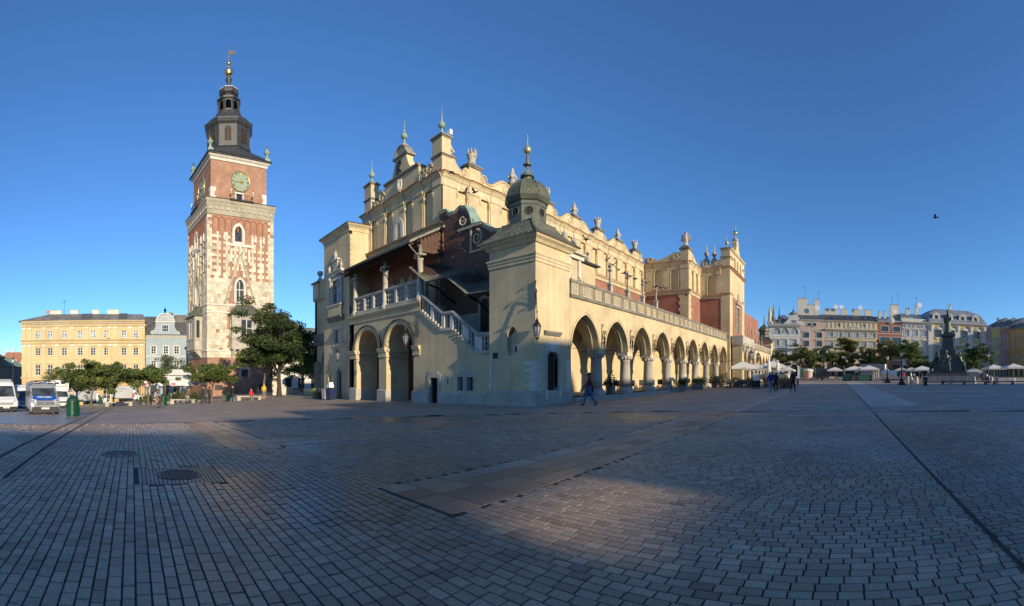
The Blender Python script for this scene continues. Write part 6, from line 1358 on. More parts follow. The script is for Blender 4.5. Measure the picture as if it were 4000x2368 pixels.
mb.plate(fP, g, -0.6, 0.1, 'h_blue'); band(mb, fP, Op(c, 2.05, 14.4, 14.4, 'round', 1.8), 0.25, 0.0, 0.3, 'h_trim'); mb.fbox(fP, c - 2.4, c + 2.4, 14.2, 14.45, 0, 0.32, 'h_trim'); spiral(mb, fP, c - 3.0, 11.7, 0.6, 'h_trim', 0.12); spiral(mb, fP, c + 3.0, 11.7, 0.6, 'h_trim', 0.12, flip=-1); mb.lathe(fP.p(c, 16.4, -0.2), [(0.4, 0), (0.15, 0.3), (0.4, 0.8), (0.1, 1.2), (0.02, 1.8)], 8, 'iron')
for k in range(7): mb.lathe(fP.p(c - 1.2 + k * 0.4, 14.7 + 0.8 * math.sin(k * PI / 6), 0.1), [(0.05, -0.2), (0.25, 0.1), (0.05, 0.4)], 6, 'h_trim')
mb.build('gable', blu); window(blu, fP, Op(c, 0.8, 11.9, 13.6), 0.12, 3, 2, 'white_paint')
chimney(blu, fP, b0 + 6.6, 13, 17.0, -3, 0.9, 'tin_dark', 1); chimney(blu, fP, b0 + 9.0, 13, 16.6, -4, 3.0, 'tin_dark', 0)
# ---- pale houses seen between the tower and the hall
for i, (a, b, e, m, lab) in enumerate(((27.5, 41, 10.5, 'h_pale', 'pale house glimpsed behind the big tree'), (41, 52, 11.5, 'h_white', 'white house glimpsed between tree and market hall'), (52, 72, 13.5, 'h_grey', 'grey house furthest along behind the market hall corner'))):
    zz = gz(XP, a); n = int((b - a) / 3.2); cs = [a + (b - a) * (k + 0.5) / n for k in range(n)]
    hh = house('town_house', lab, fP, a + 0.03, b - 0.03, zz, e, m, [(zz + 0.3, zz + 3.0, 0.9, cs, 'x'), (1.2, 3.2, 0.6, cs, 'fs'), (5.2, 7.2, 0.6, cs, 'fs')] + ([(8.4, 9.9, 0.6, cs, 'fs')] if e > 11 else []), 'h_trim', 12, ('gable', 'tin_green' if i == 2 else 'tin', 3.0)); chimney(hh, fP, a + 3, e, e + 3.6, -5, 1.6)
# ---- side street south of the palace: dark shaded fronts and a brick church
fN = Fr((0, -36.5, 0), (-1, 0, 0), (0, 1, 0)); zz = gz(-112, -36)
house('side_street_house', 'dark shaded house front at the street corner by left edge', fN, 104, 124, zz, 6.5, 'h_dark', [(zz + 0.3, zz + 3, 0.8, [106 + 3 * k for k in range(6)], 'x'), (-0.5, 1.6, 0.5, [106 + 3 * k for k in range(6)], 'fs'), (3.4, 5.2, 0.5, [106 + 3 * k for k in range(6)], 'fs')], 'h_dark', 10, ('gable', 'tin_dark', 3))
house('side_street_house', 'low grey house with green roof gable along the shaded street', fN, 124.1, 150, zz - 1, 4.0, 'h_dark', [(zz - 0.5, zz + 2.2, 0.8, [127 + 4 * k for k in range(6)], 'x'), (-1.2, 1.0, 0.5, [127 + 4 * k for k in range(6)], 'fs')], 'h_dark', 10, ('gable', 'tin_green', 3.4))
ch = thing('brick_church', 'far red brick gothic church gable with white pinnacles', 'church', (-188, -52, -9)); fC = Fr((-188, -52, 0), (0.26, -0.966, 0), (0.966, 0.26, 0)); fC = Fr((-188, -52, 0), (-0.26, 0.966, 0), (0.966, 0.26, 0))
mb = MB(); mb.plate(fC, [(-7, -9), (9, -9), (9, 5.5), (5.5, 9), (4.2, 11.3), (-2.0, 11.3), (-5, 7.5), (-7, 5.5)], -20, 0, 'brick_wall'); mb.build('wall', ch); mb = MB()
for u in (-3.6, -0.8, 2.0, 4.8): mb.plate(fC, [(u - 0.7, 4.0), (u + 0.7, 4.0), (u + 0.7, 7.0), (u, 8.4), (u - 0.7, 7.0)], 0, 0.1, 'h_pale')
mb.build('blind_arches', ch)
for u, z in ((-4.5, 9.0), (-1.4, 11.2), (1.0, 12.2), (3.6, 11.3), (6.0, 8.8)): mb = MB(); mb.lathe(fC.p(u, z - 1, -0.5), [(0.45, 0), (0.45, 1.2), (0.3, 1.6), (0.02, 3.6)], 6, 'h_pale'); mb.build('pinnacle', ch)
# ---- north side, left to right
TN = math.radians(11.0); YN = 150.0; fY = Fr((0, YN, 0), (math.cos(TN), math.sin(TN), 0), (math.sin(TN), -math.cos(TN), 0)); zN = gz(0, YN)
def xn(px):      # where that bearing meets the row
    a = (px - 3265.0) / 1750.0; return YN * math.sin(a) / math.cos(a + TN)
def zn(py): return 1.65 + (YH - py) / 1750.0 * DN
DN = YN
n1 = [xn(2950 + v / 3.62) for v in (305, 415, 552)]
DN = (fY.p(xn(3065), 0) - Vector((0, 0, 0))).length; h1 = house('white_palazzo', 'white grey palazzo with arched upper windows at the end of the arcade', fY, xn(3004), xn(3127) - 0.05, zN, zn(1271), 'h_white', [(zN + 0.3, 5.0, 1.1, n1, 'xa'), (zn(1395), zn(1370), 0.85, n1, 'fsh'), (zn(1352), zn(1328), 0.85, n1, 'fshg'), (zn(1307), zn(1281), 1.3, n1, 'fag')], 'h_trim', 14, ('hip', 'tin', 4.2), cornice=1.0)
mb = MB(); gx = xn(2950 + 548 / 3.62); mb.plate(fY, [(gx - 3.4, zn(1271)), (gx + 3.4, zn(1271)), (gx + 3.2, zn(1262)), (gx + 2.0, zn(1250)), (gx + 1.6, zn(1238)), (gx - 1.6, zn(1238)), (gx - 2.0, zn(1250)), (gx - 3.2, zn(1262))], -0.8, 0.2, 'h_white'); mb.fbox(fY, gx - 1.3, gx + 1.3, zn(1238), zn(1226), -2, 0, 'h_trim'); mb.lathe(fY.p(gx, zn(1226), -1), [(1.9, 0), (1.2, 0.5), (0.5, 1.0), (0.1, 2.0), (0.03, 5.0)], 8, 'tin'); mb.build('gable', h1); window(h1, fY, Op(gx, 0.9, zn(1262), zn(1250)), 0.22, 2, 2)
for p in (255, 345, 275): mb = MB(); mb.lathe(fY.p(xn(2950 + p / 3.62), zn(1262), -1.5 - 3 * (p == 275)), [(1.3, 0), (0.8, 1.0), (0.25, 2.6), (0.03, 6.5)], 8, 'tin_dark'); mb.build('spirelet', h1)
mb = MB(); q = fY.p(xn(3007), zn(1258), 0); mb.box(q.x - 0.9, q.x + 0.9, q.y - 0.9, q.y + 0.9, zn(1268), zn(1257), 'h_trim'); mb.lathe(q, [(0.6, 0), (0.5, 1.8), (0.6, 2.6), (0.35, 3.6), (0.42, 4.1), (0.2, 4.8)], 8, 'h_cream'); mb.tube([q + Vector((0.4, 0, 3.2)), q + Vector((0.9, 0, 4.4)), q + Vector((0.5, 0, 5.2))], 0.16, 5, 'h_cream'); mb.build('roof_statue', h1)
mb = MB(); mb.fbox(fY, n1[2] - 2.5, n1[2] + 2.5, zn(1362), zn(1357), 0, 1.3, 'h_trim'); mb.fbox(fY, n1[2] - 2.5, n1[2] + 2.5, zn(1350), zn(1348.5), 1.1, 1.3, 'wood_dark')
for k in range(12): mb.fbox(fY, n1[2] - 2.4 + k * 0.42, n1[2] - 2.2 + k * 0.42, zn(1357), zn(1350), 1.15, 1.25, 'wood_dark')
mb.build('balcony', h1)
n2 = [xn(2950 + v / 3.62) for v in (720, 905)]; n2t = [xn(2950 + v / 3.62) for v in (772, 830)]
DN = (fY.p(xn(3175), 0) - Vector((0, 0, 0))).length; h2 = house('pink_house', 'dusty pink house with four small dark windows', fY, xn(3127), xn(3222) - 0.05, zN, zn(1251), 'h_pink', [(zN + 0.3, 4.6, 1.5, n2, 'x'), (zn(1390), zn(1368), 1.1, n2, 'fsd'), (zn(1354), zn(1332), 1.0, n2, 'fshd'), (zn(1320), zn(1299), 1.0, n2, 'fshd'), (zn(1274), zn(1262), 0.85, n2t, 'fsd')], 'h_trim', 14, ('gable', 'tin_dark', 2.8)); 
for u, z1, w_ in ((-10.4, 27.8, 3.4), (-7.5, 25.6, 2.4), (-5.6, 27.4, 1.6)): chimney(h2, fY, u, 19, z1, -6, w_, pots=3)
dish(h2, fY, -5.5, 24.5, -5, 0.9); aerial(h2, fY, -9.6, 27.5, 4.5, -6.4); aerial(h2, fY, -4.9, 27, 3.5, -6.4)
n3 = [xn(2950 + v / 3.62) for v in (1058, 1183, 1302, 1420, 1535, 1662)]; n3t = [xn(2950 + v / 3.62) for v in (1172, 1530)]
DN = (fY.p(xn(3325), 0) - Vector((0, 0, 0))).length; h3 = house('cream_house', 'wide cream yellow house of six bays with stucco relief under the eaves', fY, xn(3222), xn(3428) - 0.05, zN, zn(1256), 'h_cream', [(zN + 0.3, zn(1412), 1.7, [n3[0] + 0.6, n3[1], n3[2] + 1, n3[4], n3[5]], 'xa'), (zn(1404), zn(1377), 1.1, n3, 'fsh'), (zn(1358), zn(1335), 1.05, n3, 'fshg'), (zn(1318), zn(1298), 1.05, n3, 'fsg'), (zn(1277), zn(1264), 0.85, n3t, 'fg')], 'h_cream2', 14, ('gable', 'tin_dark', 3.0))
mb = MB(); mb.prof(fY, xn(3222), xn(3428), [(zn(1294), 0), (zn(1293), 0.4), (zn(1289), 0.7), (zn(1287), 0.7), (zn(1286), 0)], 'h_cream2')
for k in range(12): u = xn(3226) + (k + 0.5) * (xn(3424) - xn(3226)) / 12; mb.fbox(fY, u - 0.25, u + 0.25, zn(1285), zn(1260), -0.02, 0.12, 'h_cream2')
for k in range(26): u = xn(3300) + R.uniform(0, 5.5); mb.lathe(fY.p(u, zn(1284) + R.uniform(0, 1) * (1 - abs(u - xn(3325)) / 3.4) * 1.6, 0.0), [(0.05, -0.3), (0.3, 0), (0.05, 0.3)], 6, 'h_trim')
mb.build('frieze', h3)
mb = MB()
for k in range(7): u = xn(3240) + k * 2.3 + (1.5 if k > 3 else 0); mb.add([fY.p(u, zn(1253) + 0.7, -0.9), fY.p(u + 1.4, zn(1253) + 0.7, -0.9), fY.p(u + 1.4, zn(1253) + 1.5, -1.6), fY.p(u, zn(1253) + 1.5, -1.6)], [(0, 1, 2, 3)], 'glass')
mb.build('roof_window', h3)
for u, w_ in ((-0.2, 5.0), (4.5, 2.0), (9.0, 3.4), (13.2, 2.6)): chimney(h3, fY, u, 20, 24.6, -7, w_, pots=0)
for u in (1.2, 3.2, 10.0): dish(h3, fY, u, 25.2, -6.2, 0.75)
n4 = [xn(3300 + v / 3.581) for v in (560, 722)]
DN = (fY.p(xn(3475), 0) - Vector((0, 0, 0))).length; h4 = house('brick_house', 'red brick house with broad mullioned windows between cream and grey fronts', fY, xn(3428), xn(3522) - 0.05, zN, zn(1256), 'h_brick', [(zN + 0.3, 4.8, 1.5, n4, 'x'), (zn(1392), zn(1366), 1.7, n4, 'fsd'), (zn(1349), zn(1318), 1.75, n4, 'fsd'), (zn(1296), zn(1275), 1.35, n4, 'fsd')], 'h_trim', 14, ('gable', 'tin_blue', 2.4))
mb = MB(); mb.lathe(fY.p(xn(3478), zn(1268), 0.2), [(0.1, 0), (1.2, 0.6), (1.4, 1.6), (0.6, 2.6), (0.1, 3.0)], 9, 'h_trim', sy=0.3); mb.build('cartouche', h4); chimney(h4, fY, 16.5, 20, 23.6, -4, 0.8); chimney(h4, fY, 18.5, 20, 24.0, -4, 0.8)
n5 = [xn(3300 + v / 3.581) for v in (868, 990, 1108)]
DN = (fY.p(xn(3573), 0) - Vector((0, 0, 0))).length; h5 = house('grey_house', 'pale grey house with arched attic windows and glazed rooftop storey', fY, xn(3523), xn(3624) - 0.05, zN, zn(1259), 'h_grey', [(zN + 0.3, 4.8, 1.3, n5, 'x'), (zn(1398), zn(1376), 0.9, n5, 'fsh'), (zn(1353), zn(1332), 0.9, n5, 'fshp'), (zn(1314), zn(1291), 0.9, n5, 'fshg'), (zn(1281), zn(1271), 0.5, [n5[0] - 1, n5[0] + 1, n5[1] - 1, n5[1] + 1, n5[2] - 1, n5[2] + 1], 'fag')], 'h_trim', 14, None, cornice=1.0)
mb = MB(); u0, u1 = xn(3523), xn(3622); mb.fbox(fY, u0, u1, zn(1257), zn(1245), -3, -0.4, 'h_pale'); mb.fbox(fY, u0 + 0.4, u1 - 0.8, zn(1245), zn(1233), -8, -2.2, 'glass_pale'); mb.add([fY.p(u0, zn(1233), -1.8), fY.p(u1 - 0.5, zn(1233), -1.8), fY.p(u1 - 0.5, zn(1217), -7), fY.p(u0, zn(1217), -7)], [(0, 1, 2, 3)], 'tin'); mb.fbox(fY, u0, u1 - 0.5, zn(1240), zn(1217.5), -12, -7, 'tin'); mb.build('roof', h5)
for k in range(9): mb = MB(); u = u0 + 0.6 + k * 0.9; mb.fbox(fY, u - 0.06, u + 0.06, zn(1245), zn(1233), -2.25, -2.12, 'white_paint'); mb.build('mullion', h5)
chimney(h5, fY, u0 - 1.0, 20, 26.5, -5, 3.2, pots=4); chimney(h5, fY, u0 + 4, 23, 25.5, -5, 1.4); chimney(h5, fY, u0 + 7.6, 23, 26.6, -5, 1.2); dish(h5, fY, u0 + 8.2, 26.8, -4, 0.9); aerial(h5, fY, u0 + 7.3, 26, 4, -5); dish(h5, fY, u0 - 1.2, 24, -4, 0.8); aerial(h5, fY, u0 - 2, 26, 3.4, -5); aerial(h5, fY, u0 + 0.3, 26, 5, -5)
n6 = [xn(3300 + v / 3.581) for v in (1295, 1480, 1660, 1840)]
DN = (fY.p(xn(3740), 0) - Vector((0, 0, 0))).length; h6 = house('yellow_mansion', 'yellow baroque mansion with white pilasters and grey mansard roof', fY, xn(3625), xn(3852), zN, zn(1264), 'h_ochre', [(zN + 0.3, 5.0, 1.4, n6, 'x'), (zn(1386), zn(1354), 1.3, n6, 'fdh'), (zn(1321), zn(1294), 1.3, n6, 'fdsh')], 'h_trim', 18, ('mansard', 'tin_blue', 5.6), cornice=1.0)
mb = MB()
for p in (1200, 1390, 1570, 1750, 1935): u = xn(3300 + p / 3.581); mb.fbox(fY, u - 0.95, u + 0.95, 5.6, zn(1274), -0.02, 0.3, 'h_trim'); mb.lathe(fY.p(u, zn(1300), 0.3), [(0.3, 0), (0.9, 1.0), (1.1, 2.2), (1.2, 2.4)], 8, 'stone_white', sy=0.35)
mb.fbox(fY, xn(3625), xn(3852), 5.2, 5.7, -0.02, 0.35, 'h_trim')
for c in n6:
    for z in (zn(1352), zn(1292)): mb.lathe(fY.p(c, z, 0.1), [(1.7, 0), (1.6, 0.4), (0.9, 0.9), (0.1, 1.3)], 8, 'h_trim', sy=0.25)
    mb.plate(fY, [(c - 1.3, zn(1322)), (c, zn(1330)), (c + 1.3, zn(1322))], -0.02, 0.25, 'h_trim')
mb.build('pilasters', h6)
for p in (1278, 1460, 1645, 1825):
    u = xn(3300 + p / 3.581); mb = MB(); FD = Fr(fY.p(0, 0, 0.15), fY.u, fY.n); wall(mb, FD, u - 1.5, u + 1.5, zn(1262), zn(1236), 2.0, [Op(u, 0.75, zn(1259), zn(1246), 'round')], 'h_trim'); mb.plate(FD, [(u - 1.8, zn(1236)), (u + 1.8, zn(1236)), (u + 1.0, zn(1230)), (u, zn(1227)), (u - 1.0, zn(1230))], -2.0, 0.25, 'h_trim'); mb.plate(FD, [(u - 1.5, zn(1262)), (u + 1.5, zn(1262)), (u + 1.5, zn(1236)), (u - 1.5, zn(1236))], -3.2, -2.0, 'tin_blue')
    spiral(mb, FD, u - 1.75, zn(1259), 0.5, 'h_trim', 0.1); spiral(mb, FD, u + 1.75, zn(1259), 0.5, 'h_trim', 0.1, flip=-1); dm = mb.build('dormer', h6); window(dm, FD, Op(u, 0.75, zn(1259), zn(1246), 'round'), -0.4, 2, 3, 'wood_dark')
chimney(h6, fY, xn(3750), 24, 28.2, -8, 1.0)
# ---- east side: the visible end, then the row whose shadow lies over the square
XE = 53.5; fX = Fr((XE, 0, 0), (0, -1, 0), (-1, 0, 0)); zE = gz(XE, 130); SE = 1.27; fV = Fr((XE * SE, 0, 0), (0, -1, 0), (-1, 0, 0))
EH = [(-154.0, -147.5, 18.6, 'h_rose', 'narrow dusky rose house in the far corner of square', 2), (-147.4, -139.6, 17.6, 'h_ochre', 'ochre house with arched windows beside the rose ones', 3), (-139.5, -131.6, 16.9, 'h_rose', 'brick pink house next to the plain orange one', 3), (-131.5, -112.0, 15.4, 'h_orange', 'plain orange house with green roof at right edge', 5)]
for a, b, e, m, lab, n in EH:
    a, b, e = a * SE, b * SE, 1.65 + (e - 1.65) * SE
    cs = [a + (b - a) * (k + 0.5) / n for k in range(n)]
    hh = house('corner_house', lab, fV, a, b, zE, e, m, [(zE + 0.3, 5.2, 1.2, cs, 'xa'), (7.0, 9.6, 0.8, cs, 'fsh'), (11.6, 14.4, 0.8, cs, 'fsha' if m == 'h_ochre' else 'fs'), (15.8, 17.6, 0.7, cs, 'fsg')], m if m == 'h_orange' else 'h_trim', 14, ('gable', 'tin_green' if m == 'h_orange' else 'tin', 4.0))
    for k in range(2): chimney(hh, fV, a + 2 + 3.2 * k, e, e + 4.4 - k, -5 - k, 1.6, pots=2)
for a, b, e, m, lab in ((55, 61.5, 16.0, 'h_cream', 'low cream house beyond the frame at the lane'), (41, 55, 17.6, 'h_pink', 'pink town house of the shading east row'), (24, 41, 18.9, 'h_white', 'white town house of the shading east row'), (8.2, 24, 21.3, 'h_ochre', 'tall ochre town house of the shading east row'), (3.4, 8.2, 19.8, 'h_grey', 'grey town house of the shading east row'),
                        (-16, -0.6, 17.3, 'h_cream', 'cream town house of the shading east row'), (-34, -16, 17.0, 'h_pink', 'rose town house of the shading east row'), (-60, -34, 16.6, 'h_white', 'white corner town house of the shading east row')):
    a, b = a - 3.6, b - 3.6; cs = [-b + (b - a) * (k + 0.5) / 4 for k in range(4)]
    house('shading_house', lab, fX, -b, -a, 0, e, m, [(0.4, 3.6, 1.0, cs, 'xa'), (6, 8.2, 0.6, cs, 'fs'), (10, 12.2, 0.6, cs, 'fs')], 'h_trim', 12, ('gable', 'tin', 0.6), cornice=0.3)
# added house block with a slot that lets a sun patch onto the setts
t = thing('sun_slot_house', 'added house block in the unseen east row, slotted for a sun patch', 'building', (XE + 4, -2.85, 0)); mb = MB()
mb.box(XE, XE + 11, -4.15, -0.25, -1, 14.5, 'h_pale'); mb.build('wall', t); mb = MB(); mb.box(XE, XE + 0.7, -4.15, -0.25, 15.05, 18.8, 'h_pale')
for y in (-3.55, -0.33): mb.box(XE, XE + 0.7, y - (0.6 if y < -2 else 0.08), y + 0.08, 14.5, 15.05, 'h_pale')
mb.build('roof', t)  # thin added screen above the slot, keeping out the rest of the sun
# ================================================================ TREES AND PLANTS
def leafmat(name, c, c2):
    m, n, l, b = new_mat(name); p = pos(n)
    at = n.new('ShaderNodeAttribute'); at.attribute_name = 'tint'
    r = ramp(n, l, at.outputs['Fac'], [(0.0, [v * 0.6 for v in c]), (0.55, c), (1.0, c2)]); l.new(r.outputs[0], b.inputs['Base Color'])
    b.inputs['Roughness'].default_value = 0.55; b.inputs['Specular IOR Level'].default_value = 0.3
    tr = n.new('ShaderNodeBsdfTranslucent'); l.new(r.outputs[0], tr.inputs['Color']); mx = n.new('ShaderNodeMixShader'); mx.inputs[0].default_value = 0.28
    l.new(b.outputs[0], mx.inputs[1]); l.new(tr.outputs[0], mx.inputs[2]); l.new(mx.outputs[0], n['Material Output'].inputs['Surface']); M[name] = m
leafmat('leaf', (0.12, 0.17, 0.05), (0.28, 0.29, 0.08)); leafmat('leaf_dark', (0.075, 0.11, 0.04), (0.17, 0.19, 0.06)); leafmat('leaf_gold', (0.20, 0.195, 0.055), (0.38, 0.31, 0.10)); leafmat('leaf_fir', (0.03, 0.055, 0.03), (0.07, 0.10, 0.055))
simple('bark', (0.14, 0.11, 0.08), 0.9, var=0.3, scale=4, bmp=0.4); simple('bark_dark', (0.055, 0.045, 0.036), 0.9, var=0.3, scale=4, bmp=0.4)
def leaves(clumps, n, size, seed, flat=0.6, spread=1.0):
    """leaf-sized folded faces gathered round the clump centres, thinning towards each clump's edge"""
    r = random.Random(seed); V = []; F = []; T = []
    tot = sum(c[3] ** 2 for c in clumps)
    for (x, y, z, rad) in clumps:
        ct = r.gauss(0.5, 0.17)
        for _ in range(max(6, int(n * rad * rad / tot))):
            a = r.uniform(0, 2 * PI); cz = r.uniform(-1, 1); q = rad * spread * r.random() ** 0.42; s_ = math.sqrt(1 - cz * cz)
            p = Vector((x + q * s_ * math.cos(a), y + q * s_ * math.sin(a), z + q * cz * flat))
            d = Vector((r.gauss(0, 1), r.gauss(0, 1), r.gauss(-0.15, 0.55))).normalized(); e = d.cross(Vector((r.gauss(0, 0.5), r.gauss(0, 0.5), 1))).normalized(); s = size * r.uniform(0.6, 1.3); b = len(V); up = d.cross(e) * s * 0.18
            V += [tuple(p - d * s), tuple(p + e * s * 0.5 + up), tuple(p + d * s), tuple(p - e * s * 0.5 + up)]; F.append((b, b + 1, b + 2, b + 3)); t = min(1, max(0, ct + r.gauss(0, 0.16))); T += [t] * 4
    return V, F, T
def crown_obj(parent, clumps, n, size, seed, mat, flat=0.6, name='crown'):
    V, F, T = leaves(clumps, n, size, seed, flat); inv = wm(parent).inverted(); me = bpy.data.meshes.new(name); me.from_pydata([inv @ Vector(v) for v in V], [], F); me.materials.append(M[mat]); set_tint(me, T)
    o = bpy.data.objects.new(name, me); link(o, parent); WM[o.name] = wm(parent); return o
def tree(name, label, x, y, h, cr, trunk_h, seed, mat='leaf', n=5000, size=0.22, tr=0.14, nb=9, group=None, shape='round', bark='bark', flat=0.62, lean=(0, 0), nc=None):
    r = random.Random(seed); z0 = gz(x, y); t = thing(name, label, 'tree', (x, y, z0), 0, group); mb = MB(); tops = []
    ax = [Vector((x + lean[0] * k / 6 + r.gauss(0, 0.03) * k, y + lean[1] * k / 6 + r.gauss(0, 0.03) * k, z0 + (trunk_h + (h - trunk_h) * 0.55) * k / 6 - (0.3 if k == 0 else 0))) for k in range(7)]
    mb.tube(ax, [tr * (1.35 if k == 0 else 1.0 - 0.12 * k) for k in range(7)], 8, bark); clumps = []
    for i in range(nb):
        a = i * 2.4 + r.uniform(-0.4, 0.4); f = r.uniform(0.0, 1.0); zb = trunk_h * 0.92 + (h - trunk_h) * 0.45 * f; b0 = ax[0].lerp(ax[6], min(0.98, zb / (ax[6].z - z0)))
        rad = cr * (1.0 if shape == 'round' else 0.9) * r.uniform(0.62, 0.95) * (math.sin(PI * (0.28 + 0.6 * f)) if shape == 'round' else (1.05 - 0.75 * f)); ze = zb + (h - trunk_h) * r.uniform(0.15, 0.42)
        e = Vector((x + lean[0] + rad * math.cos(a), y + lean[1] + rad * math.sin(a), z0 + min(ze, h * 0.93))); m_ = b0.lerp(e, 0.5) + Vector((0, 0, (h - trunk_h) * 0.07)); mb.tube([b0, m_, e], [tr * 0.45, tr * 0.3, tr * 0.1], 5, bark)
        clumps.append((e.x, e.y, e.z, cr * r.uniform(0.2, 0.34))); clumps.append((m_.x, m_.y, m_.z + 0.2, cr * r.uniform(0.14, 0.26)))
        for j in range(3): q = m_.lerp(e, 0.7) + Vector((r.gauss(0, 0.35) * cr, r.gauss(0, 0.35) * cr, r.gauss(0.1, 0.12) * (h - trunk_h))); mb.tube([m_, q], [tr * 0.2, tr * 0.06], 4, bark); clumps.append((q.x, q.y, min(q.z, z0 + h - 0.2), cr * r.uniform(0.15, 0.28)))
    top = ax[6]; clumps.append((top.x, top.y, z0 + h - cr * 0.3, cr * 0.38))
    mb.build('trunk', t, smooth=True); crown_obj(t, clumps, n, size, seed, mat, flat); return t
def at_px(px, D): a = (px - 3265.0) / 1750.0; return D * math.sin(a), D * math.cos(a)
# big tree before the tower, shaded underneath
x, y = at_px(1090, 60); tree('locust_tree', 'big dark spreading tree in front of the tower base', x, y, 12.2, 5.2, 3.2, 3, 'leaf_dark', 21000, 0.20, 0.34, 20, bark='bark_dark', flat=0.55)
x, y = at_px(1035, 63); tree('locust_tree', 'lighter green low-boughed tree at the tower corner beside the big dark one', x, y, 9.2, 3.9, 2.4, 5, 'leaf', 13000, 0.2, 0.2, 13, flat=0.6)
x, y = at_px(1180, 80); tree('locust_tree', 'yellowish tree between big dark tree and market hall', x, y, 8.5, 4.2, 1.6, 8, 'leaf', 9000, 0.24, 0.2, 12)
x, y = at_px(1228, 95); tree('locust_tree', 'pale tree behind the wheelie bins by the hall corner', x, y, 8.5, 4.0, 1.6, 9, 'leaf_gold', 7000, 0.26, 0.2, 11)
for i, (px, D, h, cr, th, sd, mt, nn, lab) in enumerate(((827, 56, 4.9, 2.5, 2.0, 11, 'leaf', 9000, 'round clipped tree in front of the tower foot'), (357, 47, 5.2, 2.6, 1.9, 12, 'leaf', 12000, 'dense round tree behind the green bin'), (445, 60, 5.8, 2.9, 2.0, 13, 'leaf', 9000, 'round tree right of the dense one before the palace'),
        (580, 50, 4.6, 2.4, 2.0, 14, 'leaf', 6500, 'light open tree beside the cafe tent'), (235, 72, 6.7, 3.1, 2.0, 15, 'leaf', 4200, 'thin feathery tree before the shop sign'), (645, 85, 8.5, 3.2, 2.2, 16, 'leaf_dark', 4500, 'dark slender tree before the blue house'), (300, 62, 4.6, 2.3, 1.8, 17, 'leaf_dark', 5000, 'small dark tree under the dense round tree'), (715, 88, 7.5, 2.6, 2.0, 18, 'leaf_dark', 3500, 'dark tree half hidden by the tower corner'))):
    x, y = at_px(px, D); tree('square_tree', lab, x, y, h, cr, th, sd, mt, nn, 0.16, 0.13, 13, 'young trees on the west side of the square')
for i, (px, D, h, cr, th, sd, mt, nn, lab) in enumerate(((3045, 108, 8.2, 3.6, 2.6, 21, 'leaf', 1700, 'sparse branching tree before the white palazzo'), (3130, 105, 8.8, 4.4, 2.2, 22, 'leaf', 5200, 'spreading tree before the pink house'), (3217, 108, 8.8, 4.0, 2.2, 23, 'leaf', 5200, 'tree beside the tall twin lamp'), (3312, 112, 11.4, 4.7, 1.6, 24, 'leaf_gold', 9000, 'tall golden green tree before the cream house'),
        (3390, 118, 8.6, 3.6, 2.2, 25, 'leaf_dark', 4200, 'small dark tree right of the golden one'), (3468, 112, 11.2, 4.6, 2.0, 26, 'leaf_gold', 6500, 'golden green tree before the red brick house'), (3545, 108, 10.2, 4.6, 1.8, 27, 'leaf', 7000, 'tree left of the monument with trailing boughs'), (3590, 114, 6.4, 4.0, 1.8, 28, 'leaf_dark', 4500, 'low dark tree just left of the monument'), (3745, 112, 9.4, 3.2, 2.4, 29, 'leaf', 3200, 'tree peeping out behind the monument'), (3820, 100, 8.8, 3.8, 2.6, 30, 'leaf_dark', 4300, 'open flat-boughed tree right of the monument'), (3790, 104, 5.0, 2.8, 1.6, 31, 'leaf_dark', 2500, 'low bushy tree right behind the monument steps'))):
    x, y = at_px(px, D); tree('square_tree', lab, x, y, h * 0.93, cr * 0.92, th, sd, mt, int(nn * 0.9), 0.26, 0.16, 12, 'trees on the north side of the square', flat=0.5)
# ================================================================ VEHICLES
for nm, c, ro in (('paint_white', (0.74, 0.74, 0.72), 0.3), ('paint_silver', (0.27, 0.285, 0.30), 0.3), ('paint_blue', (0.015, 0.10, 0.40), 0.3), ('plastic_black', (0.03, 0.03, 0.032), 0.6), ('rubber', (0.018, 0.018, 0.018), 0.8), ('rim_grey', (0.32, 0.32, 0.33), 0.4), ('paint_navy', (0.02, 0.03, 0.09), 0.3), ('box_white', (0.78, 0.77, 0.73), 0.5), ('lamp_glass', (0.55, 0.56, 0.55), 0.15), ('amber', (0.6, 0.22, 0.03), 0.3), ('paint_green', (0.03, 0.13, 0.07), 0.45), ('paint_dark', (0.035, 0.037, 0.042), 0.3)): simple(nm, c, ro, var=0.05, scale=1.5, spec=0.5)
glassmat('windscreen', (0.035, 0.045, 0.05), 0.06, 0.7)
wt = MB(); wt.lathe((0, 0, 0), [(0.20, -0.11), (0.33, -0.12), (0.355, -0.07), (0.355, 0.07), (0.33, 0.12), (0.20, 0.11)], 20, 'rubber', m=Matrix.Rotation(PI / 2, 4, 'Y')); tyre_m = wt.mesh('tyre', True)
wr = MB(); wr.lathe((0, 0, 0), [(0.21, -0.09), (0.21, 0.085), (0.17, 0.09), (0.14, 0.05), (0.06, 0.06), (0.05, 0.09), (0.01, 0.09)], 16, 'rim_grey', m=Matrix.Rotation(PI / 2, 4, 'Y')); rim_m = wr.mesh('rim')
def wheel(t, x, y, s=1.0):
    o = bpy.data.objects.new('wheel', None); o.empty_display_size = 0.2; link(o, t); o.location = (x, y, 0.355 * s); o.rotation_euler = (0, 0, 0 if x > 0 else PI); o.scale = (s, s, s)
    a = bpy.data.objects.new('tyre', tyre_m); link(a, o); b = bpy.data.objects.new('rim', rim_m); link(b, o)
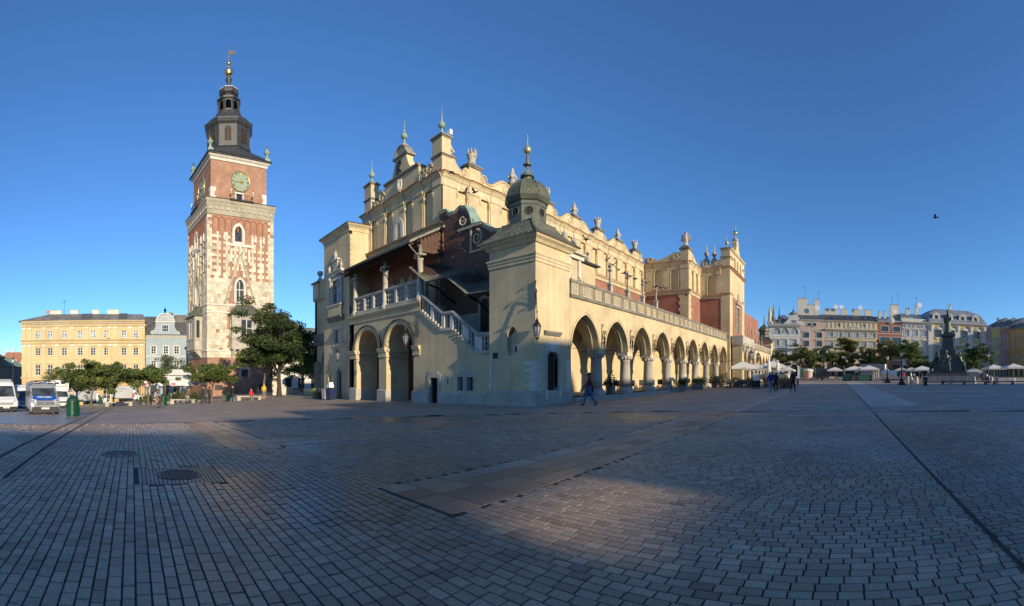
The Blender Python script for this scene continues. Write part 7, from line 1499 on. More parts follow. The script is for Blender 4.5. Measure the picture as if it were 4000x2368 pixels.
def skin(prof, hw, mat, taper=0.12, z0=1.25, z1=2.6, bulge=0.0):
    """body shell: side profile [(y,z)] swept across the width, narrowing above the waist and rounded at its edges"""
    m = MB(); vs = []; cols_ = [-1, -0.93, -0.6, 0, 0.6, 0.93, 1]; n = len(prof)
    cy = sum(p[0] for p in prof) / n; cz = sum(p[1] for p in prof) / n
    for c in cols_:
        for y, z in prof:
            w_ = hw * (1 - taper * max(0, min(1, (z - z0) / (z1 - z0)))); k = 1 - (0.022 if abs(c) == 1 else 0)
            vs.append((c * w_, cy + (y - cy) * k + (bulge * (1 - c * c) if y > cy else 0), cz + (z - cz) * k))
    fs = [(j * n + i, j * n + (i + 1) % n, (j + 1) * n + (i + 1) % n, (j + 1) * n + i) for j in range(len(cols_) - 1) for i in range(n)] + [tuple(range(n)), tuple(range(7 * n - 1, 6 * n - 1, -1))]
    return m.add(vs, fs, mat)
def quad_on(m, pts, mat, th=0.012):
    a = [Vector(p) for p in pts]; n = (a[1] - a[0]).cross(a[3] - a[0]).normalized() * th; m.hexa(a + [p + n for p in a], mat)
def van(label, px, D, turn, body='paint_white', front=None, H=2.6, L=5.9, W=1.0, text=None, box=None, group=None, name='van', low='plastic_black', roof=None, deflector=False, grille='plastic_black'):
    x, y = at_px(px, D); toc = math.atan2(-x, -y)      # heading to the camera, clockwise from +Y
    t = thing(name, label, 'van' if not box else 'truck', (x, y, gz(x, y)), -(toc + turn), group); F = L / 2; sx = -0.022 * W
    yb = F - 2.3 if box else -F
    prof = [(yb, 0.45), (F - 0.1, 0.32), (F, 0.42), (F, 0.95), (F - 0.12, 1.12), (F - 0.45, 1.28), (F - 0.95, 1.42), (F - 1.72, H - 0.32), (F - 2.0, H - 0.1), (F - 2.25, H), (yb + 0.1, H), (yb, H - 0.1)]
    o = skin(prof, W, body).build('body', t, smooth=True, world=False)
    def wz(z): return W * (1 - 0.12 * max(0, min(1, (z - 1.25) / 1.35)))
    m = MB(); zt = H - 0.38; quad_on(m, [(-wz(1.5) * 0.86, F - 0.95 + 0.03, 1.47), (wz(1.5) * 0.86, F - 0.95 + 0.03, 1.47), (wz(zt) * 0.84, F - 1.68 + 0.06, zt), (-wz(zt) * 0.84, F - 1.68 + 0.06, zt)], 'windscreen', 0.03); m.build('windscreen', t, world=False)
    for s in (-1, 1):
        m = MB(); q = [(s * (W - 0.005), F - 1.15, 1.42), (s * (W - 0.005), F - 2.05, 1.42), (s * (wz(zt) + 0.0), F - 2.05, zt), (s * (wz(zt) + 0.0), F - 1.75, zt)]; quad_on(m, q if s < 0 else q[::-1], 'windscreen', 0.02); m.build('side_window', t, world=False)
        m = MB(); m.hexa([(s * 0.60, F + 0.03, 0.98), (s * 0.94, F - 0.12, 0.98), (s * 0.94, F - 0.35, 0.98), (s * 0.60, F - 0.2, 0.98), (s * 0.62, F - 0.03, 1.17), (s * 0.93, F - 0.2, 1.2), (s * 0.93, F - 0.4, 1.2), (s * 0.62, F - 0.25, 1.17)], 'lamp_glass'); m.build('headlight', t, world=False)
        m = MB(); m.box(min(s * 1.0, s * 1.28), max(s * 1.0, s * 1.28), F - 1.2, F - 1.02, 1.38, 1.72, 'plastic_black'); m.build('mirror', t, world=False)
    m = MB(); m.box(-0.92, 0.92, F - 0.15, F + 0.09, 0.30, 0.66, low); m.box(-0.97, 0.97, F - 0.5, F + 0.02, 0.30, 0.5, low); m.build('bumper', t, world=False)
    m = MB(); m.box(-0.56, 0.56, F - 0.1, F + 0.085, 0.70 + 0.1, 1.02, grille)
    for k in range(3): m.box(-0.54, 0.54, F, F + 0.1, 0.82 + k * 0.07, 0.845 + k * 0.07, 'rim_grey')
    m.build('grille', t, world=False)
    m = MB(); m.box(-0.27, 0.27, F + 0.09, F + 0.105, 0.52, 0.64, 'paint_white'); m.build('number_plate', t, world=False)
    if front:
        m = MB(); quad_on(m, [(-0.84, F - 0.06, 1.14), (0.84, F - 0.06, 1.14), (0.80, F - 0.88, 1.435), (-0.80, F - 0.88, 1.435)], front, 0.035); m.build('bonnet', t, world=False)
    for yy in (F - 1.0, -F + 1.2):
        for s in (-1, 1): wheel(t, s * (W - 0.12), yy)
    if box:
        bl, bh, bz = box; m = MB(); m.box(-1.1, 1.1, F - 2.35 - bl, F - 2.35, 0.75, bh, 'box_white'); m.build('cargo_box', t, world=False)
        m = MB(); m.box(-0.95, 0.95, F - 2.3 - bl, F - 2.3, 0.5, 0.745, 'plastic_black'); m.box(-1.12, 1.12, F - 2.4 - bl, F - 2.36, 0.7, bh + 0.02, 'paint_silver'); m.build('chassis', t, world=False)
    return t, F
pv, F = van('silver and blue police van facing the camera with light bar on roof', 160, 34, -0.10, 'paint_silver', 'paint_blue', 2.3, 6.0, 1.02, name='police_van')
m0 = Matrix.Translation((0, F - 0.50, 1.255)) @ Matrix.Rotation(PI, 4, 'Z') @ Matrix.Rotation(math.radians(-70) + PI / 2 - PI / 2, 4, 'X')
def vtext(t, txt, loc, h, mat, tilt=0.0, yaw=PI, bold=0.0):
    cu = bpy.data.curves.new('t', 'FONT'); cu.body = txt; cu.size = h * 1.38; cu.extrude = 0.006; cu.align_x = 'CENTER'; cu.offset = bold
    me = bake(cu); me.materials.clear(); me.materials.append(M[mat]); me.name = 'lettering'
    ob = bpy.data.objects.new('lettering', me); link(ob, t); ob.matrix_local = Matrix.Translation(loc) @ Matrix.Rotation(yaw, 4, 'Z') @ Matrix.Rotation(PI / 2 - tilt, 4, 'X'); return ob
vtext(pv, 'POLICJA', (0, F - 0.40, 1.305), 0.20, 'white_paint', math.radians(70), bold=0.012); vtext(pv, 'HPG C373', (0, F + 0.107, 0.545), 0.075, 'plastic_black')
m = MB(); m.tube([(-0.95, F - 1.9, 2.10), (-0.9, F - 1.55, 2.42), (0, F - 1.5, 2.50), (0.9, F - 1.55, 2.42), (0.95, F - 1.9, 2.10)], 0.035, 6, 'plastic_black'); m.build('roof_rack', pv, world=False)
for s in (-1, 1): m = MB(); m.box(s * 0.45 - 0.16, s * 0.45 + 0.16, F - 2.0, F - 1.75, 2.3, 2.42, 'lamp_glass'); m.box(s * 0.45 - 0.05, s * 0.45 + 0.05, F - 2.0, F - 1.74, 2.3, 2.43, 'amber'); m.build('beacon', pv, world=False)
m = MB(); m.box(-0.8, 0.8, F + 0.04, F + 0.11, 0.68, 0.80, 'paint_silver'); m.lathe((0, F + 0.1, 0.86), [(0.02, -0.1), (0.13, 0), (0.02, 0.1)], 8, 'paint_silver'); m.build('front_trim', pv, world=False)
wv, F2 = van('white high-roof van with open side door at the left edge', 8, 41, -0.12, H=2.75, L=6.0, low='paint_dark', grille='rim_grey'); m = MB(); m.box(-0.75, 0.65, F2 - 3.0, F2 - 2.3, 2.75, 2.95, 'paint_silver'); m.build('roof_rack', wv, world=False); m = MB(); m.box(-1.5, -1.02, F2 - 3.6, F2 - 3.5, 0.6, 2.4, 'paint_white'); m.build('side_door', wv, world=False)
vtext(wv, 'KR 7LE25', (0, F2 + 0.107, 0.545), 0.07, 'plastic_black')
van('white and navy van behind the high-roof van', 84, 50, -0.12, H=2.55, low='paint_navy', front='paint_navy')
tk, F3 = van('white box truck with wind deflector half hidden behind police van', 104, 62, -0.12, box=(4.2, 3.2, 0), H=2.3, name='box_truck')
ft, F4 = van('white refrigerated truck parked right behind the police van', 230, 54, -0.14, box=(4.6, 3.35, 0), H=2.45, W=1.0, name='box_truck', low='paint_dark'); m = MB(); m.box(-0.8, 0.8, F4 - 2.36, F4 - 2.0, 2.7, 3.2, 'paint_white'); m.box(-0.62, -0.12, F4 - 2.0, F4 - 1.98, 2.9, 3.12, 'plastic_black'); m.box(0.12, 0.62, F4 - 2.0, F4 - 1.98, 2.9, 3.12, 'plastic_black'); m.build('cooling_unit', ft, world=False)
van('long white box truck side-on under the round trees', 368, 97, -1.55, box=(5.2, 3.4, 0), H=2.4, L=5.6, name='box_truck')
bt, F5 = van('white delivery truck with grey lettering and dark swoosh by the cafe tent', 512, 97, -1.5, box=(4.6, 3.3, 0), H=2.4, L=5.6, name='box_truck')
simple('swoosh', (0.10, 0.11, 0.13), 0.5)
vtext(bt, 'biotoc', (1.115, F5 - 4.6, 2.5), 0.55, 'swoosh', yaw=PI / 2); vtext(bt, 'Familien', (1.115, F5 - 5.2, 2.0), 0.35, 'swoosh', yaw=PI / 2)
m = MB(); m.add([(1.112, F5 - 4.6, 0.9), (1.112, F5 - 6.9, 1.75), (1.112, F5 - 6.9, 1.25), (1.112, F5 - 5.2, 0.85)], [(0, 1, 2, 3)], 'swoosh'); m.build('stripe', bt, world=False)
van('small dark car half hidden beside the refrigerated truck', 272, 72, -0.05, 'paint_dark', H=1.7, L=4.2, W=0.9, name='car')
cr, F6 = van('white truck with CHE lettering before the red brick house', 3452, 103, -1.45, box=(5.6, 3.6, 0), H=2.6, L=5.6, name='box_truck'); vtext(cr, 'CHE', (1.115, F6 - 3.6, 2.1), 0.5, 'swoosh', yaw=PI / 2)
van('low white van in front of the lettered truck by the bollards', 3490, 99, -1.7, H=2.1, L=5.2)
van('pale van parked behind the parasols at the arcade end', 3042, 96, -1.2, H=2.3, L=5.4)
van('grey car behind the far cafe parasols', 3345, 108, 1.5, 'paint_dark', H=1.7, L=4.2, W=0.9, name='car')
van('dark car parked right of the monument steps', 3825, 96, -1.3, 'paint_silver', H=1.8, L=4.3, W=0.9, name='car')
x, y = at_px(3155, 100); gt = thing('market_trailer', 'green sided market trailer with red lettering', 'trailer', (x, y, gz(x, y)), -math.atan2(-x, -y)); m = MB(); m.box(-1.7, 1.7, -0.9, 0.9, 0.5, 2.6, 'paint_green'); m.build('body', gt, world=False); m = MB()
for a, b, c, d in ((-1.75, 1.75, 2.5, 2.62), (-1.75, 1.75, 0.45, 0.55), (-1.77, -1.65, 0.45, 2.6), (1.65, 1.77, 0.45, 2.6)): m.box(a, b, 0.88, 0.95, c, d, 'paint_silver')
m.build('frame', gt, world=False); vtext(gt, 'eno', (0.5, 0.92, 1.3), 0.6, 'tile_red'); m = MB(); m.box(-4.8, -1.9, -0.9, 0.8, 0.4, 2.6, 'paint_dark'); m.build('dark_booth', gt, world=False); wheel(gt, 0.9, 0.6, 0.8); wheel(gt, -0.9, 0.6, 0.8)
# ================================================================ PEOPLE
CL = {}
def cloth(c, rough=0.8):
    k = 'cloth_%d_%d_%d' % tuple(int(v * 255) for v in c)
    if k not in M: simple(k, c, rough, var=0.12, scale=6, bmp=0.15)
    return k
SKIN = cloth((0.46, 0.27, 0.19), 0.6); HAIRD, HAIRG, HAIRB = cloth((0.03, 0.02, 0.015)), cloth((0.33, 0.30, 0.27)), cloth((0.42, 0.30, 0.14))
def person(label, x, y, face, pose='walk', top=(0.1, 0.1, 0.1), legs=(0.05, 0.06, 0.1), shoes=(0.02, 0.02, 0.02), hair=None, h=1.75, sleeve=True, shorts=False, skirt=False, phase=1, bag=None, hat=None, coat=False, z=None, fingers=False, elbow=0.25, group=None, longhair=False):
    """one continuous skinned body from a posed skeleton, coloured by which limb each face belongs to; face = heading clockwise from +Y"""
    s = h / 1.76; z0 = gz(x, y) if z is None else z
    J = {'pel': (0, 0, 0.96), 'spi': (0, 0.0, 1.16), 'che': (0, 0.015, 1.36), 'nec': (0, 0.02, 1.50), 'hea': (0, 0.045, 1.62), 'cro': (0, 0.035, 1.715)}
    Rr = {'pel': 0.145, 'spi': 0.13, 'che': 0.15, 'nec': 0.058, 'hea': 0.092, 'cro': 0.062}
    for sd in (-1, 1):
        k = 'L' if sd < 0 else 'R'; f = sd * phase
        J['sho' + k] = (sd * 0.185, 0.01, 1.42); J['hip' + k] = (sd * 0.095, 0, 0.90)
        if pose == 'walk': kn, an = (0.17 * f + 0.04, 0.50), (0.30 * f - (0.10 if f < 0 else 0), 0.09 + (0.05 if f < 0 else 0)); el, wr = (-0.13 * f, 1.14), (-0.13 * f + elbow * 0.4 - 0.08 * f, 0.90)
        elif pose == 'sit': kn, an = (0.42, 0.93), (0.42, 0.50); el, wr = (0.06, 1.13), (0.26, 1.02)
        elif pose == 'cycle': kn, an = ((0.30, 0.72), (0.12, 0.34)) if f > 0 else ((0.36, 0.88), (0.18, 0.56)); el, wr = (0.24, 1.20), (0.46, 1.09)
        else: kn, an = (0.03 * f + 0.02, 0.50), (0.03 * f, 0.08); el, wr = (-0.02, 1.14), (0.08 + elbow * 0.3, 0.90)
        lean = 0.30 if pose == 'cycle' else 0.0
        J['kne' + k] = (sd * 0.10, kn[0], kn[1]); J['ank' + k] = (sd * 0.10, an[0], an[1]); J['toe' + k] = (sd * 0.115, an[0] + 0.17, max(0.045, an[1] - 0.055)); J['elb' + k] = (sd * 0.235, el[0], el[1]); J['wri' + k] = (sd * 0.215, wr[0], wr[1]); J['han' + k] = (sd * 0.205, wr[0] + 0.03, wr[1] - 0.09 if pose != 'cycle' else wr[1] + 0.0)
        Rr.update({'sho' + k: 0.076, 'hip' + k: 0.098, 'kne' + k: 0.066, 'ank' + k: 0.046, 'toe' + k: 0.036, 'elb' + k: 0.052, 'wri' + k: 0.036, 'han' + k: 0.036})
    if pose == 'cycle':
        for k in list(J):
            if k[:3] in ('spi', 'che', 'nec', 'hea', 'cro', 'sho'): a, b, c = J[k]; J[k] = (a, b + (c - 0.96) * 0.42, c - (c - 0.96) * 0.07)
    E = [('pel', 'spi', 'top'), ('spi', 'che', 'top'), ('che', 'nec', 'top'), ('nec', 'hea', 'skin'), ('hea', 'cro', 'skin')]
    for k in 'LR': E += [('che', 'sho' + k, 'top'), ('sho' + k, 'elb' + k, 'top'), ('elb' + k, 'wri' + k, 'top' if sleeve else 'skin'), ('wri' + k, 'han' + k, 'skin'), ('pel', 'hip' + k, 'top' if coat else 'legs'), ('hip' + k, 'kne' + k, 'top' if coat else 'legs'), ('kne' + k, 'ank' + k, 'skin' if (shorts or skirt) else 'legs'), ('ank' + k, 'toe' + k, 'shoes')]
    if fingers:      # palm, four unequal bent fingers and a thumb from the palm's side
        for k, sd in (('L', -1), ('R', 1)):
            hx, hy, hz = J['han' + k]
            for q, (dy, ln) in enumerate(((0.030, 0.070), (0.010, 0.080), (-0.010, 0.075), (-0.028, 0.060))):
                J['f%d%s' % (q, k)] = (hx - sd * 0.008, hy + dy, hz - ln * 0.55); J['g%d%s' % (q, k)] = (hx - sd * 0.025, hy + dy + 0.012, hz - ln); Rr['f%d%s' % (q, k)] = 0.010; Rr['g%d%s' % (q, k)] = 0.008; E += [('han' + k, 'f%d%s' % (q, k), 'skin'), ('f%d%s' % (q, k), 'g%d%s' % (q, k), 'skin')]
            J['t' + k] = (hx - sd * 0.02, hy + 0.055, hz - 0.015); Rr['t' + k] = 0.011; E.append(('han' + k, 't' + k, 'skin'))
    keys = list(J); me = bpy.data.meshes.new('body'); bm = bmesh.new(); lay = bm.verts.layers.skin.verify(); vs = {}
    for k in keys: v = bm.verts.new(Vector(J[k]) * s); v[lay].radius = (Rr[k] * s, Rr[k] * s); v[lay].use_root = (k == 'pel'); vs[k] = v
    for a, b, _ in E: bm.edges.new((vs[a], vs[b]))
    bm.to_mesh(me); bm.free(); body = bake(me, (('s', 'SKIN', {'use_smooth_shade': True}), ('d', 'SUBSURF', {'levels': 1, 'render_levels': 1}))); body.name = 'body'
    t = thing('person', label, 'person', (x, y, z0), -face, group)
    cols_ = {'top': cloth(top), 'legs': cloth(legs), 'shoes': cloth(shoes), 'skin': SKIN}; order = list(cols_)
    body.materials.clear()
    for k in order: body.materials.append(M[cols_[k]])
    seg = [(Vector(J[a]) * s, Vector(J[b]) * s, order.index(c), max(Rr[a], Rr[b])) for a, b, c in E]
    for p in body.polygons:
        c = p.center; best = 9
        for a, b, ci, rr in seg:
            d = b - a; q = max(0, min(1, (c - a).dot(d) / d.dot(d))); ds = (c - a - d * q).length / rr
            if ds < best: best = ds; p.material_index = ci
        if p.material_index == 0 and c.z < 0.90 * s and not coat: p.material_index = 1
        p.use_smooth = True
    o = bpy.data.objects.new('body', body); link(o, t); WM[o.name] = wm(t)
    hd = Vector(J['hea']) * s; m = MB()
    if hair: m.lathe((hd.x, hd.y - 0.018 * s, hd.z - 0.02 * s), [(0.085 * s, 0), (0.108 * s, 0.06 * s), (0.098 * s, 0.115 * s), (0.05 * s, 0.152 * s), (0.01, 0.158 * s)], 12, hair); 
    if longhair: m.lathe((hd.x, hd.y - 0.07 * s, hd.z - 0.26 * s), [(0.05 * s, 0), (0.09 * s, 0.1 * s), (0.09 * s, 0.28 * s), (0.04, 0.34 * s)], 10, hair)
    if m.v: m.build('hair', t, smooth=True, world=False)
    if math.hypot(x, y) < 40:      # faces only matter on the nearer people
        m = MB(); m.lathe((hd.x, hd.y + 0.098 * s, hd.z - 0.02 * s), [(0.004, 0.045 * s), (0.016 * s, 0.0), (0.004, -0.01 * s)], 6, SKIN); m.build('nose', t, world=False); e = MB(); r_ = MB()
        for q in (-1, 1): e.lathe((q * 0.034 * s, hd.y + 0.088 * s, hd.z + 0.015 * s), [(0.003, -0.008), (0.011 * s, 0), (0.003, 0.008)], 6, HAIRD); r_.lathe((q * 0.095 * s, hd.y, hd.z - 0.02 * s), [(0.005, 0), (0.02 * s, 0.025 * s), (0.005, 0.05 * s)], 6, SKIN)
        e.build('eye', t, world=False); r_.build('ear', t, world=False)
        m = MB(); m.box(-0.022 * s, 0.022 * s, hd.y + 0.08 * s, hd.y + 0.093 * s, hd.z - 0.052 * s, hd.z - 0.044 * s, cloth((0.3, 0.12, 0.1))); m.build('mouth', t, world=False)
    if hat: m = MB(); m.lathe((hd.x, hd.y - 0.01, hd.z + 0.05 * s), [(0.16 * s, 0), (0.16 * s, 0.012), (0.105 * s, 0.02), (0.10 * s, 0.09 * s), (0.02, 0.12 * s)], 14, cloth(hat)); m.build('hat', t, smooth=True, world=False)
    if coat or skirt: m = MB(); m.lathe((0, 0.0, 0), [(0.185 * s, (0.60 if coat else 0.62) * s), (0.175 * s, 0.8 * s), (0.155 * s, 1.0 * s), (0.13 * s, 1.08 * s)], 14, cloths(top, legs, skirt), sy=0.85); m.build('skirt' if skirt else 'coat_tail', t, smooth=True, world=False)
    if bag == 'back': m = MB(); m.lathe((0, -0.20 * s, 1.05 * s), [(0.10, 0), (0.15, 0.06), (0.15, 0.32), (0.09, 0.42), (0.02, 0.44)], 10, cloth((0.02, 0.02, 0.025)), sy=0.6); m.build('backpack', t, smooth=True, world=False)
    if bag == 'side':
        m = MB(); m.box(0.24, 0.34, -0.20, 0.12, 0.72, 1.02, cloth((0.012, 0.012, 0.016))); m.tube([(0.29, -0.16, 1.0), (0.2, -0.08, 1.35), (0.12, 0.0, 1.47), (0.24, 0.08, 1.3), (0.29, 0.08, 1.0)], 0.012, 4, cloth((0.012, 0.012, 0.016))); m.build('shoulder_bag', t, world=False)
    return t
def cloths(top, legs, skirt): return cloth(legs if skirt else top)
def ap(px, D): return at_px(px, D)
def hd(px, rel): return (px - 3265.0) / 1750.0 + rel      # heading: 0 = straight away from the camera, +pi/2 = to the right
LEFT, RIGHT, AWAY, TOWARD = -PI / 2, PI / 2, 0.0, PI
x, y = ap(2303, 23.3); person('man in dark red jacket and blue jeans with black shoulder bag walking past turret', x, y, hd(2303, LEFT), 'walk', (0.16, 0.012, 0.028), (0.045, 0.10, 0.24), (0.012, 0.012, 0.012), HAIRD, 1.76, phase=1, bag='side', fingers=True, elbow=0.5)
x, y = ap(2296, 24.4); person('woman in pale hat and short dark skirt half hidden behind the red-jacketed man', x, y, hd(2296, LEFT), 'walk', (0.36, 0.29, 0.24), (0.10, 0.09, 0.11), (0.45, 0.36, 0.27), HAIRB, 1.74, phase=-1, hat=(0.55, 0.45, 0.30), skirt=True, fingers=True)
x, y = ap(3008, 36.5); person('woman in royal blue top and pale jeans walking away', x, y, hd(3008, -0.1), 'walk', (0.01, 0.025, 0.22), (0.17, 0.25, 0.36), (0.06, 0.07, 0.1), HAIRB, 1.70, sleeve=False, phase=1, fingers=True)
x, y = ap(3031, 37.8); person('dark long-haired woman all in black walking beside the blue top', x, y, hd(3031, 0.0), 'walk', (0.012, 0.012, 0.014), (0.02, 0.022, 0.03), (0.35, 0.35, 0.34), HAIRD, 1.68, phase=-1, longhair=True, sleeve=False)
x, y = ap(3097, 37.0); person('stout grey-haired man in navy shirt and black trousers striding away', x, y, hd(3097, 0.25), 'walk', (0.014, 0.018, 0.04), (0.012, 0.012, 0.014), (0.02, 0.02, 0.02), HAIRG, 1.80, phase=1, sleeve=False)
x, y = ap(3018, 46); person('dark figure standing under the cafe parasol', x, y, hd(3018, PI), 'stand', (0.02, 0.02, 0.022), (0.02, 0.02, 0.022), hair=HAIRD, h=1.75)
x, y = ap(3267, 84); person('lone figure in dark clothes crossing the far sunlit strip', x, y, hd(3267, LEFT), 'walk', (0.02, 0.02, 0.024), (0.015, 0.015, 0.02), hair=HAIRG, h=1.76, bag='back')
for i, (px, D, tp, lg, hr, hh, lab) in enumerate(((3510, 98, (0.02, 0.02, 0.025), (0.3, 0.25, 0.2), HAIRB, 1.7, 'dark-topped pedestrian left of the two in red'), (3519, 99, (0.03, 0.03, 0.03), (0.02, 0.02, 0.03), HAIRB, 1.7, 'pedestrian in black beside the lamp post'), (3531, 94, (0.5, 0.02, 0.02), (0.4, 0.02, 0.02), HAIRB, 1.68, 'child-sized pedestrian in red'), (3538, 95, (0.55, 0.03, 0.03), (0.35, 0.3, 0.25), HAIRB, 1.72, 'taller pedestrian in red'),
        (3559, 92, (0.6, 0.57, 0.5), (0.35, 0.32, 0.28), HAIRG, 1.74, 'pedestrian in cream jacket by the bollards'), (3570, 93, (0.5, 0.48, 0.42), (0.03, 0.03, 0.04), HAIRD, 1.72, 'pedestrian in pale jacket near the black litter bin'), (3548, 100, (0.03, 0.03, 0.05), (0.02, 0.02, 0.03), HAIRD, 1.75, 'pedestrian in navy behind the bollards'), (3595, 97, (0.02, 0.03, 0.12), (0.02, 0.02, 0.03), HAIRD, 1.72, 'pedestrian in blue by the market stall'), (3840, 90, (0.3, 0.03, 0.03), (0.02, 0.02, 0.03), HAIRD, 1.7, 'pedestrian in dark red right of the monument'), (3850, 91, (0.03, 0.03, 0.04), (0.02, 0.02, 0.03), HAIRD, 1.75, 'pedestrian in black right of the monument'), (3833, 93, (0.04, 0.06, 0.12), (0.02, 0.02, 0.03), HAIRG, 1.74, 'pedestrian in slate blue right of the monument'))):
    x, y = ap(px, D); person(lab, x, y, hd(px, (i * 1.3) % 6.2), 'walk' if i % 2 else 'stand', tp, lg, hair=hr, h=hh, phase=1 if i % 3 else -1, group='pedestrians near the monument')
# west side
x, y = ap(288, 78); person('woman in long pale coat with small backpack behind green bin', x, y, hd(288, 0.1), 'walk', (0.42, 0.48, 0.44), (0.3, 0.3, 0.28), hair=HAIRB, h=1.7, coat=True, bag='back')
x, y = ap(405, 92); person('person in grey top and jeans before the long white truck', x, y, hd(405, LEFT), 'walk', (0.12, 0.12, 0.16), (0.12, 0.2, 0.35), hair=HAIRD, h=1.75)
x, y = ap(521, 90); person('person in bright red jacket before the lettered truck', x, y, hd(521, PI), 'stand', (0.55, 0.02, 0.025), (0.10, 0.10, 0.13), (0.5, 0.5, 0.5), HAIRD, 1.75)
x, y = ap(794, 46); person('man with white-flashed backpack and navy top walking left of his friend', x, y, hd(794, 0.5), 'walk', (0.03, 0.035, 0.06), (0.02, 0.02, 0.025), (0.6, 0.6, 0.6), HAIRB, 1.78, bag='back', phase=1)
x, y = ap(818, 46.6); person('man in brown jacket with black backpack beside the young tree', x, y, hd(818, 0.4), 'walk', (0.10, 0.07, 0.045), (0.02, 0.02, 0.022), hair=HAIRD, h=1.8, bag='back', phase=-1)
x, y = ap(909, 49.5); person('woman in long black coat and jeans carrying a handbag', x, y, hd(909, PI + 0.4), 'walk', (0.012, 0.012, 0.014), (0.16, 0.24, 0.36), (0.5, 0.5, 0.5), HAIRB, 1.74, coat=True, bag='side')
x, y = ap(981, 52.2); person('person in red puffer jacket sitting on the bench by the tower', x, y, hd(981, PI - 0.3), 'sit', (0.55, 0.02, 0.03), (0.3, 0.2, 0.15), (0.5, 0.5, 0.5), HAIRB, 1.7, z=gz(x, y) - 0.40)
x, y = ap(1031, 51.5); person('man in yellow checked shirt and shorts seen from behind', x, y, hd(1031, 0.1), 'stand', (0.58, 0.36, 0.03), (0.16, 0.15, 0.14), (0.1, 0.1, 0.1), HAIRB, 1.82, shorts=True)
x, y = ap(682, 53); person('person in black sitting on the bench before the small cypresses', x, y, hd(682, 0.2), 'sit', (0.012, 0.012, 0.014), (0.012, 0.012, 0.014), hair=HAIRG, h=1.72, z=gz(x, y) - 0.40)
x, y = ap(1008, 52.5); person('figure in dark clothes bending at the bench end', x, y, hd(1008, 0.4), 'stand', (0.02, 0.02, 0.025), (0.02, 0.02, 0.025), hair=HAIRD, h=1.5)
def bicycle(label, x, y, face, colr):
    t = thing('bicycle', label, 'bicycle', (x, y, gz(x, y)), -face); c = cloth(colr, 0.4)
    for yy, nm in ((0.53, 'wheel'), (-0.52, 'wheel')):
        m = MB(); m.tube([(0, yy + 0.33 * math.cos(a), 0.345 + 0.33 * math.sin(a)) for a in [2 * PI * i / 24 for i in range(25)]], 0.017, 5, 'rubber')
        for i in range(12): a = i * PI / 6; m.tube([(0, yy, 0.345), (0, yy + 0.32 * math.cos(a), 0.345 + 0.32 * math.sin(a))], 0.003, 3, 'rim_grey')
        m.build(nm, t, world=False)
    m = MB()
    for a, b, r in (((0, -0.52, 0.345), (0, -0.08, 0.30), 0.012), ((0, -0.52, 0.345), (0, -0.2, 0.80), 0.012), ((0, -0.08, 0.30), (0, -0.22, 0.86), 0.018), ((0, -0.08, 0.30), (0, 0.36, 0.82), 0.02), ((0, -0.2, 0.78), (0, 0.35, 0.90), 0.018), ((0, 0.33, 1.0), (0, 0.53, 0.345), 0.017)): m.tube([a, b], r, 6, c)
    m.build('frame', t, world=False); m = MB(); m.tube([(-0.28, 0.42, 1.04), (0, 0.36, 1.02), (0.28, 0.42, 1.04)], 0.014, 5, 'plastic_black'); m.build('handlebar', t, world=False)
    m = MB(); m.box(-0.07, 0.07, -0.36, -0.12, 0.88, 0.95, 'plastic_black'); m.build('saddle', t, world=False); m = MB(); m.tube([(-0.14, -0.02, 0.20), (-0.02, -0.08, 0.30), (0.02, -0.08, 0.30), (0.14, -0.14, 0.40)], 0.012, 4, 'rim_grey'); m.build('pedals', t, world=False)
x, y = ap(613, 38); f = hd(613, 2.3); bicycle('red bicycle ridden across the square', x, y, f, (0.35, 0.02, 0.03)); person('cyclist in light grey jacket and mauve trousers riding the red bicycle', x - 0.24 * math.sin(f), y - 0.24 * math.cos(f), f, 'cycle', (0.34, 0.33, 0.33), (0.30, 0.25, 0.25), (0.06, 0.06, 0.06), HAIRD, 1.74, z=gz(x, y) - 0.03, longhair=True, fingers=True)
x, y = ap(735, 50.5); f = hd(735, 2.2); bicycle('dark bicycle before the hedge plants', x, y, f, (0.03, 0.03, 0.03)); person('cyclist in olive brown jacket on the dark bicycle', x - 0.24 * math.sin(f), y - 0.24 * math.cos(f), f, 'cycle', (0.17, 0.13, 0.07), (0.4, 0.36, 0.3), (0.4, 0.38, 0.35), HAIRB, 1.72, z=gz(x, y) - 0.03)
